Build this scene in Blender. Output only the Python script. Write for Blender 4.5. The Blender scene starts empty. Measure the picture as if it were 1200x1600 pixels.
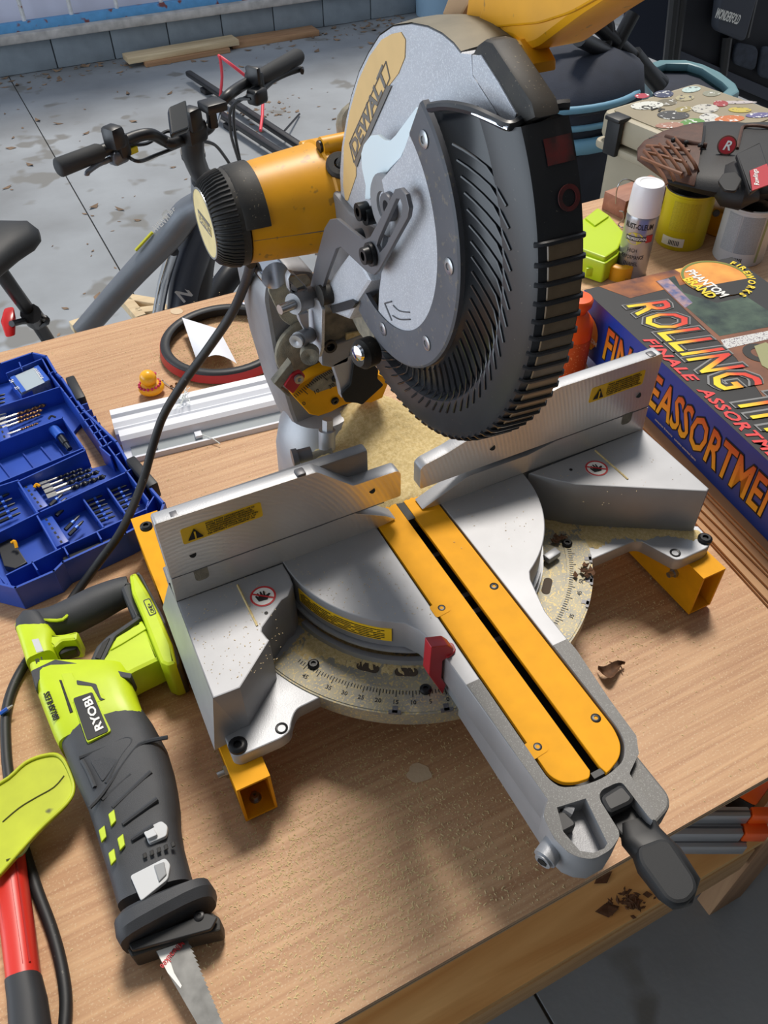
import bpy, bmesh, math, random
from mathutils import Vector, Matrix
random.seed(11)
S = bpy.context.scene
COL = S.collection

# ---------------------------------------------------------------- camera, sky, sun, exposure
CAM = Vector((-0.3332, -0.6189, 0.8955))
PITCH, YAW, ROLL, FPX = math.radians(-45.392), math.radians(-25.764), math.radians(-1.081), 1263.69
_fwd = Vector((-math.sin(YAW)*math.cos(PITCH), math.cos(YAW)*math.cos(PITCH), math.sin(PITCH)))
_r0 = Vector((math.cos(YAW), math.sin(YAW), 0)); _u0 = _r0.cross(_fwd)
_rt = _r0*math.cos(ROLL) + _u0*math.sin(ROLL); _up = _u0*math.cos(ROLL) - _r0*math.sin(ROLL)
cam_data = bpy.data.cameras.new('camera')
cam_data.sensor_fit = 'VERTICAL'; cam_data.sensor_height = 24.0; cam_data.lens = 24.0*FPX/1600.0
cam_data.clip_start = 0.02; cam_data.clip_end = 100
cam = bpy.data.objects.new('camera', cam_data); COL.objects.link(cam)
cam.matrix_world = Matrix(((_rt.x, _up.x, -_fwd.x, CAM.x), (_rt.y, _up.y, -_fwd.y, CAM.y), (_rt.z, _up.z, -_fwd.z, CAM.z), (0, 0, 0, 1)))
S.camera = cam

world = bpy.data.worlds.new('daylight'); S.world = world; world.use_nodes = True
_bg = world.node_tree.nodes['Background']
_bg.inputs['Color'].default_value = (0.80, 0.88, 1.0, 1); _bg.inputs['Strength'].default_value = 0.60

sun_data = bpy.data.lights.new('daylight_sun', 'SUN'); sun_data.energy = 3.3; sun_data.angle = math.radians(14)
sun_data.color = (1.0, 0.93, 0.84)
sun = bpy.data.objects.new('daylight_sun', sun_data); COL.objects.link(sun)
sun.rotation_euler = Vector((-0.30, -0.46, -1.0)).to_track_quat('-Z', 'Y').to_euler()

# fill lamp added on the left, standing in for unseen garage door daylight
fill_data = bpy.data.lights.new('left_fill_light', 'AREA'); fill_data.shape = 'RECTANGLE'; fill_data.size = 4.6; fill_data.size_y = 2.5
fill_data.energy = 115; fill_data.color = (0.80, 0.90, 1.0)
fill_light = bpy.data.objects.new('left_fill_light', fill_data); COL.objects.link(fill_light)
fill_light.location = (-3.6, 1.0, 0.35); fill_light.rotation_euler = Vector((1, -0.12, -0.05)).to_track_quat('-Z', 'Y').to_euler()

S.view_settings.view_transform = 'Standard'; S.view_settings.look = 'None'
S.view_settings.exposure = 0.0; S.view_settings.gamma = 1.0; S.view_settings.use_curve_mapping = False

# ---------------------------------------------------------------- measuring: a sight line cut with a plane of the room
def _ray(u, v): return _fwd*FPX + _rt*(u-600.0) + _up*(800.0-v)
def _cut(u, v, i, c):
    d = _ray(u, v); return CAM + d*((c-CAM[i])/d[i])
def ax(u, v, x): return _cut(u, v, 0, x)
def ay(u, v, y): return _cut(u, v, 1, y)
def az(u, v, z): return _cut(u, v, 2, z)
V = Vector

# ---------------------------------------------------------------- materials
MATS = {}
def srgb(r, g, b):
    f = lambda c: c/12.92 if c <= 0.04045 else ((c+0.055)/1.055)**2.4
    return (f(r/255), f(g/255), f(b/255), 1)
def mat(name, col, rough=0.5, metal=0.0, var=0.0, vscale=40, col2=None, bump=0.0, bscale=300, coat=0.0,
        speck=None, sscale=500, slevel=0.62, trans=0.0, emit=0.0, spec=None):
    if name in MATS: return MATS[name]
    m = bpy.data.materials.new(name); m.use_nodes = True; MATS[name] = m
    nt = m.node_tree; N = nt.nodes; L = nt.links; b = N['Principled BSDF']
    c = srgb(*col); b.inputs['Base Color'].default_value = c
    b.inputs['Roughness'].default_value = rough; b.inputs['Metallic'].default_value = metal
    if coat: b.inputs['Coat Weight'].default_value = coat
    if spec is not None: b.inputs['Specular IOR Level'].default_value = spec
    if trans: b.inputs['Transmission Weight'].default_value = trans
    if emit: b.inputs['Emission Color'].default_value = c; b.inputs['Emission Strength'].default_value = emit
    tc = N.new('ShaderNodeTexCoord'); last = None
    if var or col2:
        n = N.new('ShaderNodeTexNoise'); n.inputs['Scale'].default_value = vscale; n.inputs['Detail'].default_value = 5
        L.new(tc.outputs['Object'], n.inputs['Vector'])
        r = N.new('ShaderNodeValToRGB'); L.new(n.outputs['Fac'], r.inputs['Fac'])
        r.color_ramp.elements[0].position = 0.32; r.color_ramp.elements[1].position = 0.7
        c2 = srgb(*col2) if col2 else tuple(min(1, x*(1+var)) for x in c[:3])+(1,)
        c1 = c if col2 else tuple(x*(1-var) for x in c[:3])+(1,)
        r.color_ramp.elements[0].color = c1; r.color_ramp.elements[1].color = c2; last = r.outputs['Color']
    if speck:
        n = N.new('ShaderNodeTexNoise'); n.inputs['Scale'].default_value = sscale; n.inputs['Detail'].default_value = 2
        L.new(tc.outputs['Object'], n.inputs['Vector'])
        r = N.new('ShaderNodeValToRGB'); r.color_ramp.elements[0].position = slevel; r.color_ramp.elements[1].position = slevel+0.06
        r.color_ramp.elements[0].color = (0, 0, 0, 1); r.color_ramp.elements[1].color = (1, 1, 1, 1)
        L.new(n.outputs['Fac'], r.inputs['Fac'])
        mx = N.new('ShaderNodeMix'); mx.data_type = 'RGBA'
        L.new(r.outputs['Color'], mx.inputs['Factor'])
        if last: L.new(last, mx.inputs['A'])
        else: mx.inputs['A'].default_value = c
        mx.inputs['B'].default_value = srgb(*speck); last = mx.outputs['Result']
    if last: L.new(last, b.inputs['Base Color'])
    if bump:
        n = N.new('ShaderNodeTexNoise'); n.inputs['Scale'].default_value = bscale; n.inputs['Detail'].default_value = 3
        L.new(tc.outputs['Object'], n.inputs['Vector'])
        bp = N.new('ShaderNodeBump'); bp.inputs['Strength'].default_value = bump; bp.inputs['Distance'].default_value = 0.001
        L.new(n.outputs['Fac'], bp.inputs['Height']); L.new(bp.outputs['Normal'], b.inputs['Normal'])
    return m
def wood(name, c1, c2, scale=(3, 60, 60), rough=0.6, knots=0.0, bump=0.15, speck=None, detail=6):
    if name in MATS: return MATS[name]
    m = bpy.data.materials.new(name); m.use_nodes = True; MATS[name] = m
    nt = m.node_tree; N = nt.nodes; L = nt.links; b = N['Principled BSDF']; b.inputs['Roughness'].default_value = rough
    tc = N.new('ShaderNodeTexCoord'); mp = N.new('ShaderNodeMapping'); mp.inputs['Scale'].default_value = scale
    L.new(tc.outputs['Object'], mp.inputs['Vector'])
    n = N.new('ShaderNodeTexNoise'); n.inputs['Scale'].default_value = 1.0; n.inputs['Detail'].default_value = detail; n.inputs['Distortion'].default_value = 0.6
    L.new(mp.outputs['Vector'], n.inputs['Vector'])
    r = N.new('ShaderNodeValToRGB'); L.new(n.outputs['Fac'], r.inputs['Fac'])
    r.color_ramp.elements[0].position = 0.3; r.color_ramp.elements[1].position = 0.72
    r.color_ramp.elements[0].color = srgb(*c1); r.color_ramp.elements[1].color = srgb(*c2)
    last = r.outputs['Color']
    # broad tone changes of the veneer
    n2 = N.new('ShaderNodeTexNoise'); n2.inputs['Scale'].default_value = 4; n2.inputs['Detail'].default_value = 3
    L.new(tc.outputs['Object'], n2.inputs['Vector'])
    mx = N.new('ShaderNodeMix'); mx.data_type = 'RGBA'; mx.blend_type = 'MULTIPLY'; mx.inputs['Factor'].default_value = 0.35
    L.new(last, mx.inputs['A'])
    r2 = N.new('ShaderNodeValToRGB'); r2.color_ramp.elements[0].color = (0.72, 0.68, 0.64, 1); r2.color_ramp.elements[1].color = (1, 1, 1, 1)
    r2.color_ramp.elements[0].position = 0.35; r2.color_ramp.elements[1].position = 0.65
    L.new(n2.outputs['Fac'], r2.inputs['Fac']); L.new(r2.outputs['Color'], mx.inputs['B']); last = mx.outputs['Result']
    if speck:
        n3 = N.new('ShaderNodeTexNoise'); n3.inputs['Scale'].default_value = 420; n3.inputs['Detail'].default_value = 1
        L.new(tc.outputs['Object'], n3.inputs['Vector'])
        r3 = N.new('ShaderNodeValToRGB'); r3.color_ramp.elements[0].position = 0.60; r3.color_ramp.elements[1].position = 0.68
        r3.color_ramp.elements[0].color = (0, 0, 0, 1); r3.color_ramp.elements[1].color = (.75, .75, .75, 1)
        L.new(n3.outputs['Fac'], r3.inputs['Fac'])
        m3 = N.new('ShaderNodeMix'); m3.data_type = 'RGBA'; L.new(r3.outputs['Color'], m3.inputs['Factor'])
        L.new(last, m3.inputs['A']); m3.inputs['B'].default_value = srgb(*speck); last = m3.outputs['Result']
    L.new(last, b.inputs['Base Color'])
    bp = N.new('ShaderNodeBump'); bp.inputs['Strength'].default_value = bump; bp.inputs['Distance'].default_value = 0.001
    L.new(n.outputs['Fac'], bp.inputs['Height']); L.new(bp.outputs['Normal'], b.inputs['Normal'])
    return m

# ---------------------------------------------------------------- mesh helpers
def _finish(me, smooth):
    if smooth:
        me.polygons.foreach_set('use_smooth', [True]*len(me.polygons))
        try: me.set_sharp_from_angle(angle=smooth)
        except Exception: pass
    me.update()
def _root_loc(p):
    while p.parent is not None: p = p.parent
    return p.location if p.type == 'EMPTY' else V((0, 0, 0))
def obj(name, data, m, parent=None, smooth=0.6, label=None, kind=None):
    """data = (verts in world coordinates, faces); linked as one mesh object"""
    vs, fs = data
    off = _root_loc(parent) if parent is not None else V((0, 0, 0))
    me = bpy.data.meshes.new(name); me.from_pydata([tuple(V(v)-off) for v in vs], [], fs)
    bm = bmesh.new(); bm.from_mesh(me); bmesh.ops.recalc_face_normals(bm, faces=bm.faces); bm.to_mesh(me); bm.free()
    _finish(me, smooth)
    o = bpy.data.objects.new(name, me); COL.objects.link(o)
    if m: me.materials.append(m)
    if parent is not None: o.parent = parent
    if label: o['label'] = label
    if kind: o['kind'] = kind
    return o
def top(o, label, cat, group=None, kind=None):
    o['label'] = label; o['category'] = cat
    if group: o['group'] = group
    if kind: o['kind'] = kind
    return o
def thing(name, loc, label, cat, group=None):
    o = bpy.data.objects.new(name, None); COL.objects.link(o); o.location = loc; o.empty_display_size = 0.02
    return top(o, label, cat, group)
def struct(name, data, m, smooth=None, label=None):
    o = obj(name, data, m, None, smooth); o['kind'] = 'structure'
    if label: o['label'] = label
    return o
def merge(*ds):
    vs, fs = [], []
    for d in ds:
        k = len(vs); vs += list(d[0]); fs += [tuple(i+k for i in f) for f in d[1]]
    return vs, fs
def box(c, s, rot=None, bev=0.0):
    """centre, full size, optional rotation matrix; chamfered when bev > 0"""
    c = V(c); hx, hy, hz = s[0]/2, s[1]/2, s[2]/2; R = rot or Matrix.Identity(3)
    if not bev:
        vs = [c+R @ V((x, y, z)) for x in (-hx, hx) for y in (-hy, hy) for z in (-hz, hz)]
        return vs, [(0, 1, 3, 2), (4, 6, 7, 5), (0, 4, 5, 1), (2, 3, 7, 6), (0, 2, 6, 4), (1, 5, 7, 3)]
    bm = bmesh.new(); bmesh.ops.create_cube(bm, size=1.0)
    for v in bm.verts: v.co = V((v.co.x*s[0], v.co.y*s[1], v.co.z*s[2]))
    bmesh.ops.bevel(bm, geom=list(bm.edges), offset=min(bev, min(s)*0.45), segments=2, affect='EDGES', profile=0.5)
    bm.verts.index_update(); vs = [c+R @ v.co for v in bm.verts]; fs = [tuple(v.index for v in f.verts) for f in bm.faces]
    bm.free(); return vs, fs
def rotz(a): return Matrix.Rotation(a, 3, 'Z')
def frame(xdir, zdir):
    x = V(xdir).normalized(); z = V(zdir); z = (z-x*z.dot(x)).normalized(); y = z.cross(x)
    return Matrix((x, y, z)).transposed()
def spline(pts, n=6):
    pts = [V(p) for p in pts]; out = []
    for i in range(len(pts)-1):
        p0 = pts[max(i-1, 0)]; p1 = pts[i]; p2 = pts[i+1]; p3 = pts[min(i+2, len(pts)-1)]
        for k in range(n):
            t = k/n
            out.append(0.5*((2*p1)+(p2-p0)*t+(2*p0-5*p1+4*p2-p3)*t*t+(3*p1-p0-3*p2+p3)*t**3))
    out.append(pts[-1]); return out
def tube(pts, r, seg=8, smooth_n=0, cap=True, flat=None):
    """round bar along points; r a number or one per point"""
    if smooth_n:
        rs = r if isinstance(r, (list, tuple)) else None
        if rs:
            rr = []
            for i in range(len(pts)-1): rr += [rs[i]+(rs[i+1]-rs[i])*k/smooth_n for k in range(smooth_n)]
            r = rr+[rs[-1]]
        pts = spline(pts, smooth_n)
    pts = [V(p) for p in pts]; n = len(pts); vs, fs = [], []
    t0 = (pts[1]-pts[0]).normalized(); a = V((0, 0, 1)) if abs(t0.z) < 0.9 else V((1, 0, 0))
    nrm = (a-t0*a.dot(t0)).normalized()
    for i in range(n):
        t = (pts[min(i+1, n-1)]-pts[max(i-1, 0)]).normalized()
        nrm = (nrm-t*nrm.dot(t)).normalized(); b = t.cross(nrm)
        ri = r[i] if isinstance(r, (list, tuple)) else r
        for k in range(seg):
            an = 2*math.pi*k/seg; vs.append(pts[i]+nrm*(ri*math.cos(an))+b*(ri*(flat or 1)*math.sin(an)))
    for i in range(n-1):
        for k in range(seg):
            fs.append((i*seg+k, i*seg+(k+1) % seg, (i+1)*seg+(k+1) % seg, (i+1)*seg+k))
    if cap: fs += [tuple(range(seg))[::-1], tuple((n-1)*seg+k for k in range(seg))]
    return vs, fs
def lathe(origin, axis, prof, seg=24, a0=0.0, a1=360.0):
    """prof = [(distance along axis, radius)]"""
    o = V(origin); t = V(axis).normalized(); a = V((0, 0, 1)) if abs(t.z) < 0.9 else V((1, 0, 0))
    n1 = (a-t*a.dot(t)).normalized(); n2 = t.cross(n1); vs, fs = [], []; full = abs(a1-a0) >= 360
    cnt = seg if full else seg+1
    for h, r in prof:
        for k in range(cnt):
            an = math.radians(a0+(a1-a0)*k/seg); vs.append(o+t*h+n1*(max(r, 1e-5)*math.cos(an))+n2*(max(r, 1e-5)*math.sin(an)))
    for i in range(len(prof)-1):
        for k in range(seg if full else seg):
            k2 = (k+1) % cnt
            fs.append((i*cnt+k, i*cnt+k2, (i+1)*cnt+k2, (i+1)*cnt+k))
    return vs, fs
def cyl(p0, p1, r0, r1=None, seg=16):
    p0, p1 = V(p0), V(p1); h = (p1-p0).length; r1 = r0 if r1 is None else r1
    return lathe(p0, p1-p0, [(0, 0), (0, r0), (h, r1), (h, 0)], seg)
def loft(secs, n=16, p=2.6, cap=True):
    """secs = [(centre, half-width vector, half-height vector)], superellipse rings"""
    vs, fs = [], []
    for c, a, b in secs:
        c, a, b = V(c), V(a), V(b)
        for k in range(n):
            t = 2*math.pi*k/n; ct, st = math.cos(t), math.sin(t)
            vs.append(c+a*(math.copysign(abs(ct)**(2/p), ct))+b*(math.copysign(abs(st)**(2/p), st)))
    for i in range(len(secs)-1):
        for k in range(n): fs.append((i*n+k, i*n+(k+1) % n, (i+1)*n+(k+1) % n, (i+1)*n+k))
    if cap: fs += [tuple(range(n))[::-1], tuple((len(secs)-1)*n+k for k in range(n))]
    return vs, fs
def loft_lr(Lp, Rp, zs, hs, n=16, p=2.6, rounded=True):
    """left and right edge points with heights -> a solid lying on the bench"""
    secs = []
    for l, r_, z, h in zip(Lp, Rp, zs, hs):
        a = az(*l, z); b = az(*r_, z); secs.append(((a+b)/2, (b-a)/2, V((0, 0, h))))
    return loft(secs, n, p)
def circ2(cu, cv, ru, rv, n=20):
    return [(cu+ru*math.cos(2*math.pi*k/n), cv+rv*math.sin(2*math.pi*k/n)) for k in range(n)]
def rnd(pts, r, n=4):
    """round the corners of a polygon of 3D points; r one radius or one per corner"""
    pts = [V(p) for p in pts]; out = []; m = len(pts)
    for i in range(m):
        p0, p1, p2 = pts[i-1], pts[i], pts[(i+1) % m]; a = p0-p1; b = p2-p1
        ri = r[i] if isinstance(r, (list, tuple)) else r
        d = min(ri, a.length*0.45, b.length*0.45)
        if d < 1e-5: out.append(p1); continue
        s = p1+a.normalized()*d; e = p1+b.normalized()*d
        for k in range(n+1):
            t = k/n; out.append(s*(1-t)**2+p1*(2*t*(1-t))+e*t*t)
    return out
def plate(outline, normal, depth, holes=(), bev=0.0):
    """solid plate: an outline (3D points in one plane) with holes, pushed `depth` along `normal`; bevelled rim"""
    nrm = V(normal).normalized(); a = V((1, 0, 0)) if abs(nrm.x) < 0.9 else V((0, 1, 0))
    e1 = (a-nrm*a.dot(nrm)).normalized(); e2 = nrm.cross(e1); o = V(outline[0])
    cu = bpy.data.curves.new('tmp', 'CURVE'); cu.dimensions = '2D'; cu.fill_mode = 'BOTH'
    b = min(bev, abs(depth)*0.45); cu.extrude = max(abs(depth)/2-b, 1e-5); cu.bevel_depth = b; cu.bevel_resolution = 1; cu.offset = -b
    for loop in [outline]+list(holes):
        sp = cu.splines.new('POLY'); sp.points.add(len(loop)-1); sp.use_cyclic_u = True
        for pt, w in zip(sp.points, loop):
            d = V(w)-o; pt.co = (d.dot(e1), d.dot(e2), 0, 1)
    ob = bpy.data.objects.new('tmp', cu); me = bpy.data.meshes.new_from_object(ob)
    vs = [o+e1*v.co.x+e2*v.co.y+nrm*(v.co.z+depth/2) for v in me.vertices]; fs = [tuple(p.vertices) for p in me.polygons]
    bpy.data.objects.remove(ob); bpy.data.curves.remove(cu); bpy.data.meshes.remove(me)
    return vs, fs
def weld(data, d=1e-6):
    vs, fs = data; bm = bmesh.new()
    bv = [bm.verts.new(v) for v in vs]
    for f in fs:
        try: bm.faces.new([bv[i] for i in f])
        except ValueError: pass
    bmesh.ops.remove_doubles(bm, verts=bm.verts, dist=d); bm.verts.index_update()
    r = ([v.co.copy() for v in bm.verts], [tuple(v.index for v in f.verts) for f in bm.faces]); bm.free(); return r
def letters(text, size, origin, xdir, ydir, depth=0.0004, bold=0.0, align='LEFT', shear=0.0, spacing=1.0, fit=None, valign='BOTTOM_BASELINE'):
    """flat lettering as a mesh; xdir reading direction, ydir up the letters; fit = overall width"""
    cu = bpy.data.curves.new('tmp', 'FONT'); cu.body = text; cu.size = size; cu.extrude = depth/2; cu.offset = bold*size
    cu.align_x = align; cu.shear = shear; cu.space_character = spacing; cu.resolution_u = 2; cu.align_y = valign
    ob = bpy.data.objects.new('tmp', cu); me = bpy.data.meshes.new_from_object(ob)
    x = V(xdir).normalized(); y = V(ydir); y = (y-x*y.dot(x)).normalized(); z = x.cross(y); o = V(origin)
    sx = 1.0
    if fit and len(me.vertices):
        w = max(v.co.x for v in me.vertices)-min(v.co.x for v in me.vertices); sx = fit/max(w, 1e-6)
    vs = [o+x*(v.co.x*sx)+y*v.co.y+z*v.co.z for v in me.vertices]; fs = [tuple(p.vertices) for p in me.polygons]
    bpy.data.objects.remove(ob); bpy.data.curves.remove(cu); bpy.data.meshes.remove(me)
    return vs, fs
def screw_head(p, n, r, h=0.002, seg=12): return lathe(V(p), n, [(0, r), (h*0.6, r), (h, r*0.7), (h, r*0.42), (h*0.4, r*0.38), (h*0.4, 0)], seg)
def ball(c, r, seg=16, rings=10, sc=(1, 1, 1)):
    vs, fs = [], []; c = V(c)
    for i in range(rings+1):
        t = math.pi*i/rings
        for k in range(seg):
            p = 2*math.pi*k/seg; vs.append(c+V((r*sc[0]*math.sin(t)*math.cos(p), r*sc[1]*math.sin(t)*math.sin(p), r*sc[2]*math.cos(t))))
    for i in range(rings):
        for k in range(seg): fs.append((i*seg+k, (i+1)*seg+k, (i+1)*seg+(k+1) % seg, i*seg+(k+1) % seg))
    return weld((vs, fs))
def copy_tree(o, parent=None, loc=None, rot=None):
    c = o.copy(); COL.objects.link(c)
    if parent is not None: c.parent = parent
    if loc is not None: c.location = loc
    if rot is not None: c.rotation_euler = rot
    for ch in list(o.children): copy_tree(ch, c)
    return c
# ================================================================ the setting
FLOOR = -0.90; WY = 5.85
m_conc = mat('concrete_floor', (122, 125, 128), 0.8, col2=(152, 157, 162), vscale=1.6, bump=0.5, bscale=60, speck=(116, 116, 114), sscale=5, slevel=0.6)
m_joint = mat('joint_dark', (92, 90, 86), 0.9)
fl = struct('floor', box((1.5, 1.5, FLOOR-0.06), (13, 10, 0.1)), m_joint, label='concrete garage floor slab under the saw cut joint')
def jx(y): return 0.028+(5.85-y)*0.0128
_j0, _j1 = jx(6.4), jx(-3.4)
def slab(pts): return plate([V((x, y, FLOOR-0.012)) for x, y in pts], (0, 0, 1), 0.012, bev=0.002)
obj('concrete_slab', slab([(-5, -3.4), (_j1-0.003, -3.4), (_j0-0.003, 6.4), (-5, 6.4)]), m_conc, fl)
obj('concrete_slab', slab([(_j1+0.003, -3.4), (8, -3.4), (8, 6.4), (_j0+0.003, 6.4)]), m_conc, fl)

m_block = mat('painted_block', (132, 142, 150), 0.8, var=0.12, vscale=9, bump=0.8, bscale=80)
m_mortar = mat('mortar', (112, 118, 124), 0.9, var=0.1, vscale=30)
wl = struct('wall_back', box((1.5, WY+0.105, FLOOR+0.095), (11, 0.17, 0.19)), m_mortar, label='low painted block wall under the barred opening')
blk = None
for k in range(-9, 16):
    cx = 1.361-0.203+0.4*k+0.2
    d = box((cx, WY+0.1, FLOOR+0.098), (0.392, 0.2, 0.192), bev=0.006)
    if blk is None:
        blk = obj('block', ([v-V((cx, 0, 0)) for v in d[0]], d[1]), m_block, wl, 0.6); blk.location = (cx, 0, 0)
    else:
        c = blk.copy(); COL.objects.link(c); c.location = (cx, 0, 0)
m_sill = mat('weathered_sill', (176, 172, 168), 0.75, var=0.25, vscale=14)
sl = struct('trim_1', box((1.5, WY+0.07, FLOOR+0.222), (11, 0.27, 0.055), bev=0.012), m_sill, 0.6, 'weathered grey sill along the top of the low block wall')
# barred opening above the sill, a milky sheet behind the bars
m_blue = mat('peeling_blue_paint', (88, 150, 198), 0.6, var=0.1, vscale=20, speck=(118, 66, 66), sscale=14, slevel=0.60)
m_bar = mat('worn_white_bar', (205, 205, 205), 0.5, var=0.15, vscale=60, speck=(140, 82, 74), sscale=30, slevel=0.6)
win = struct('window_1', box((1.5, WY+0.02, FLOOR+0.275), (11, 0.05, 0.055), bev=0.004), m_blue, 0.6, 'barred opening with a peeling blue bottom rail')
for k in range(-8, 14):
    x = 0.231+0.307*k
    obj('bar', tube([(x, WY+0.02, FLOOR+0.3), (x, WY+0.02, 1.15)], 0.014, 8), m_bar, win)
obj('top_rail', box((1.5, WY+0.02, 1.17), (11, 0.05, 0.055), bev=0.004), m_blue, win)
m_sheet = mat('milky_sheet', (178, 182, 200), 0.6, var=0.1, vscale=2.5, emit=0.16)  # faint glow put in for the daylight behind the sheet
obj('milky_sheet', box((1.5, WY+0.16, 0.26), (11, 0.006, 1.85)), m_sheet, win, label='milky plastic sheet behind the bars')

# unseen ceiling and wall, added to keep sky light off the near floor
m_ceil = mat('ceiling_board', (168, 164, 158), 0.9); m_wallf = mat('garage_wall_board', (120, 114, 106), 0.9, var=0.08, vscale=3)
struct('ceiling', box((1.5, -1.5, 2.0), (13, 2.9, 0.1)), m_ceil, label='unseen board ceiling added over the near half of the garage as shade')
struct('wall_front', box((1.5, -2.9, 0.5), (13, 0.1, 2.9)), m_wallf, label='unseen plain wall added behind the bench user as shade')
# dry leaf litter on the floor
m_litter = mat('leaf_litter', (104, 86, 70), 0.9, col2=(148, 122, 98), vscale=6)
vs, fs = [], []
rl = random.Random(4)
def flake(x, y, z, s, vs, fs, rl, curl=0.4):
    a = rl.uniform(0, 6.28); k = len(vs); w = s*rl.uniform(0.35, 0.7)
    for (p, q) in ((-s, 0), (0, -w), (s, 0), (0, w)):
        vs.append(V((x+p*math.cos(a)-q*math.sin(a), y+p*math.sin(a)+q*math.cos(a), z+abs(p)*curl*rl.random()+0.001)))
    fs += [(k, k+1, k+2, k+3)]
for i in range(520):
    if rl.random() < 0.55: x, y = rl.uniform(-1.5, 3.2), WY-abs(rl.gauss(0, 0.16))-0.02
    else: x, y = rl.uniform(-1.2, 2.6), rl.uniform(1.3, 5.6)
    flake(x, y, FLOOR, rl.choice((0.008, 0.012, 0.02, 0.032)), vs, fs, rl)
for cx, cy in ((0.95, 3.0), (1.5, 3.4), (0.62, 2.6), (1.9, 3.3), (1.3, 4.4)):
    for i in range(46): flake(rl.gauss(cx, 0.14), rl.gauss(cy, 0.1), FLOOR, rl.choice((0.008, 0.014, 0.022)), vs, fs, rl)
top(obj('leaf_litter', (vs, fs), m_litter, None, None), 'dry brown leaf crumbs scattered over the concrete floor', 'leaf litter', kind='stuff')

# two boards lying on the floor at the wall
m_pine_w = wood('weathered_pine', (190, 165, 128), (222, 202, 164), (2, 30, 30))
m_pine_b = wood('brown_pine', (150, 112, 80), (186, 146, 108), (2, 30, 30))
def board(x0, y0, x1, y1, w, h, z, m, name, label, grp):
    a, b = V((x0, y0, z+h/2)), V((x1, y1, z+h/2)); d = b-a
    o = obj(name, box((a+b)/2, (d.length, w, h), frame(d, (0, 0, 1)), 0.004), m); return top(o, label, 'board', grp)
board(0.79, 5.66, 1.60, 5.70, 0.14, 0.038, FLOOR+0.03, m_pine_w, 'lumber_board', 'pale weathered board on the floor at the foot of the block wall', 'boards by the wall')
board(0.9, 5.60, 1.52, 5.63, 0.06, 0.03, FLOOR, m_pine_b, 'lumber_board', 'narrow brown batten lying under the pale weathered board', 'boards by the wall')
board(1.56, 5.74, 2.24, 5.735, 0.15, 0.038, FLOOR, m_pine_b, 'lumber_board', 'brown board on the floor continuing right of the pale one', 'boards by the wall')

# ================================================================ workbench
BY0, BY1, BX0, BX1 = -0.418, 0.912, -1.25, 1.75
m_top = wood('bench_veneer', (178, 133, 96), (209, 168, 126), (5, 170, 60), 0.55, bump=0.25, speck=(206, 178, 142))
m_ply1 = mat('ply_light', (206, 176, 136), 0.7); m_ply2 = mat('ply_dark', (140, 106, 76), 0.7)
m_stud = wood('stud_wood', (160, 122, 90), (190, 152, 116), (40, 40, 3))
m_shelf = wood('yellow_pine_ply', (206, 150, 84), (246, 204, 138), (2.2, 26, 30), 0.55)
m_frame = wood('frame_pine', (196, 150, 98), (226, 186, 134), (3, 40, 40))
bench = thing('workbench', (0.2, 0.25, FLOOR), 'plywood workbench with stud legs carrying the tools', 'workbench')
tt = obj('tabletop', box(((BX0+BX1)/2, (BY0+BY1)/2, -0.0025), (BX1-BX0, BY1-BY0, 0.005)), m_top, bench, None, label='reddish veneered plywood sheet dusted with sawdust')
for k in range(4):
    obj('ply', box(((BX0+BX1)/2, (BY0+BY1)/2+0.0004, -0.0068-0.0036*k), (BX1-BX0-0.001, BY1-BY0-0.001, 0.0036)), (m_ply2, m_ply1)[k % 2], tt, None)
for x0, y0 in ((0.51, -0.389), (0.51, 0.85), (-0.9, -0.389), (-0.9, 0.85), (1.6, -0.389), (1.6, 0.85)):
    obj('leg', box((x0+0.0445, y0+0.019, (FLOOR-0.0215)/2), (0.089, 0.038, -FLOOR-0.0215), bev=0.003), m_stud, bench)
for y in (-0.33, 0.80): obj('rail', box((0.25, y, -0.0665), (2.85, 0.038, 0.089), bev=0.003), m_frame, bench)
SH = -0.52
obj('shelf', box((0.02, 0.215, SH-0.009), (1.86, 1.2, 0.018)), m_shelf, bench, None, label='stained yellow pine plywood shelf')
obj('shelf_rail', box((0.0, -0.37, SH-0.063), (0.98, 0.036, 0.089), bev=0.003), m_frame, bench)
obj('shelf_rail', box((1.12, -0.37, SH-0.063), (0.9, 0.036, 0.089), bev=0.003), m_frame, bench)
obj('shelf_rail', box((0.0, 0.8, SH-0.063), (1.9, 0.036, 0.089), bev=0.003), m_frame, bench)
# ================================================================ mitre saw
ST = 0.177      # saw table height above the bench
m_alu = mat('cast_aluminium', (172, 174, 178), 0.48, 0.5, var=0.06, vscale=30, bump=0.15, bscale=700)
m_cast = mat('cast_grey', (142, 143, 146), 0.5, 0.45, var=0.08, vscale=40, bump=0.3, bscale=900)
m_mach = mat('machined_aluminium', (162, 163, 166), 0.52, 0.45, var=0.07, vscale=18)
m_dustmetal = mat('dusty_casting', (112, 108, 98), 0.75, 0.2, col2=(160, 152, 132), vscale=70, bump=0.6, bscale=900)
m_yel = mat('yellow_enamel', (232, 162, 8), 0.62, spec=0.25, var=0.05, vscale=50)
m_yel2 = mat('yellow_plastic', (228, 160, 10), 0.42, var=0.05, vscale=40, speck=(176, 128, 40), sscale=90, slevel=0.66)
m_blk = mat('black_plastic', (26, 27, 29), 0.5, var=0.12, vscale=60)
m_blkd = mat('black_dusty', (34, 33, 32), 0.6, col2=(52, 49, 44), vscale=50, speck=(120, 110, 92), sscale=500, slevel=0.68)
m_gun = mat('gunmetal_plate', (104, 104, 108), 0.42, 0.35)
m_chrome = mat('chrome', (210, 214, 220), 0.12, 1.0)
m_steel = mat('bolt_steel', (168, 170, 172), 0.3, 0.9)
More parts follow.
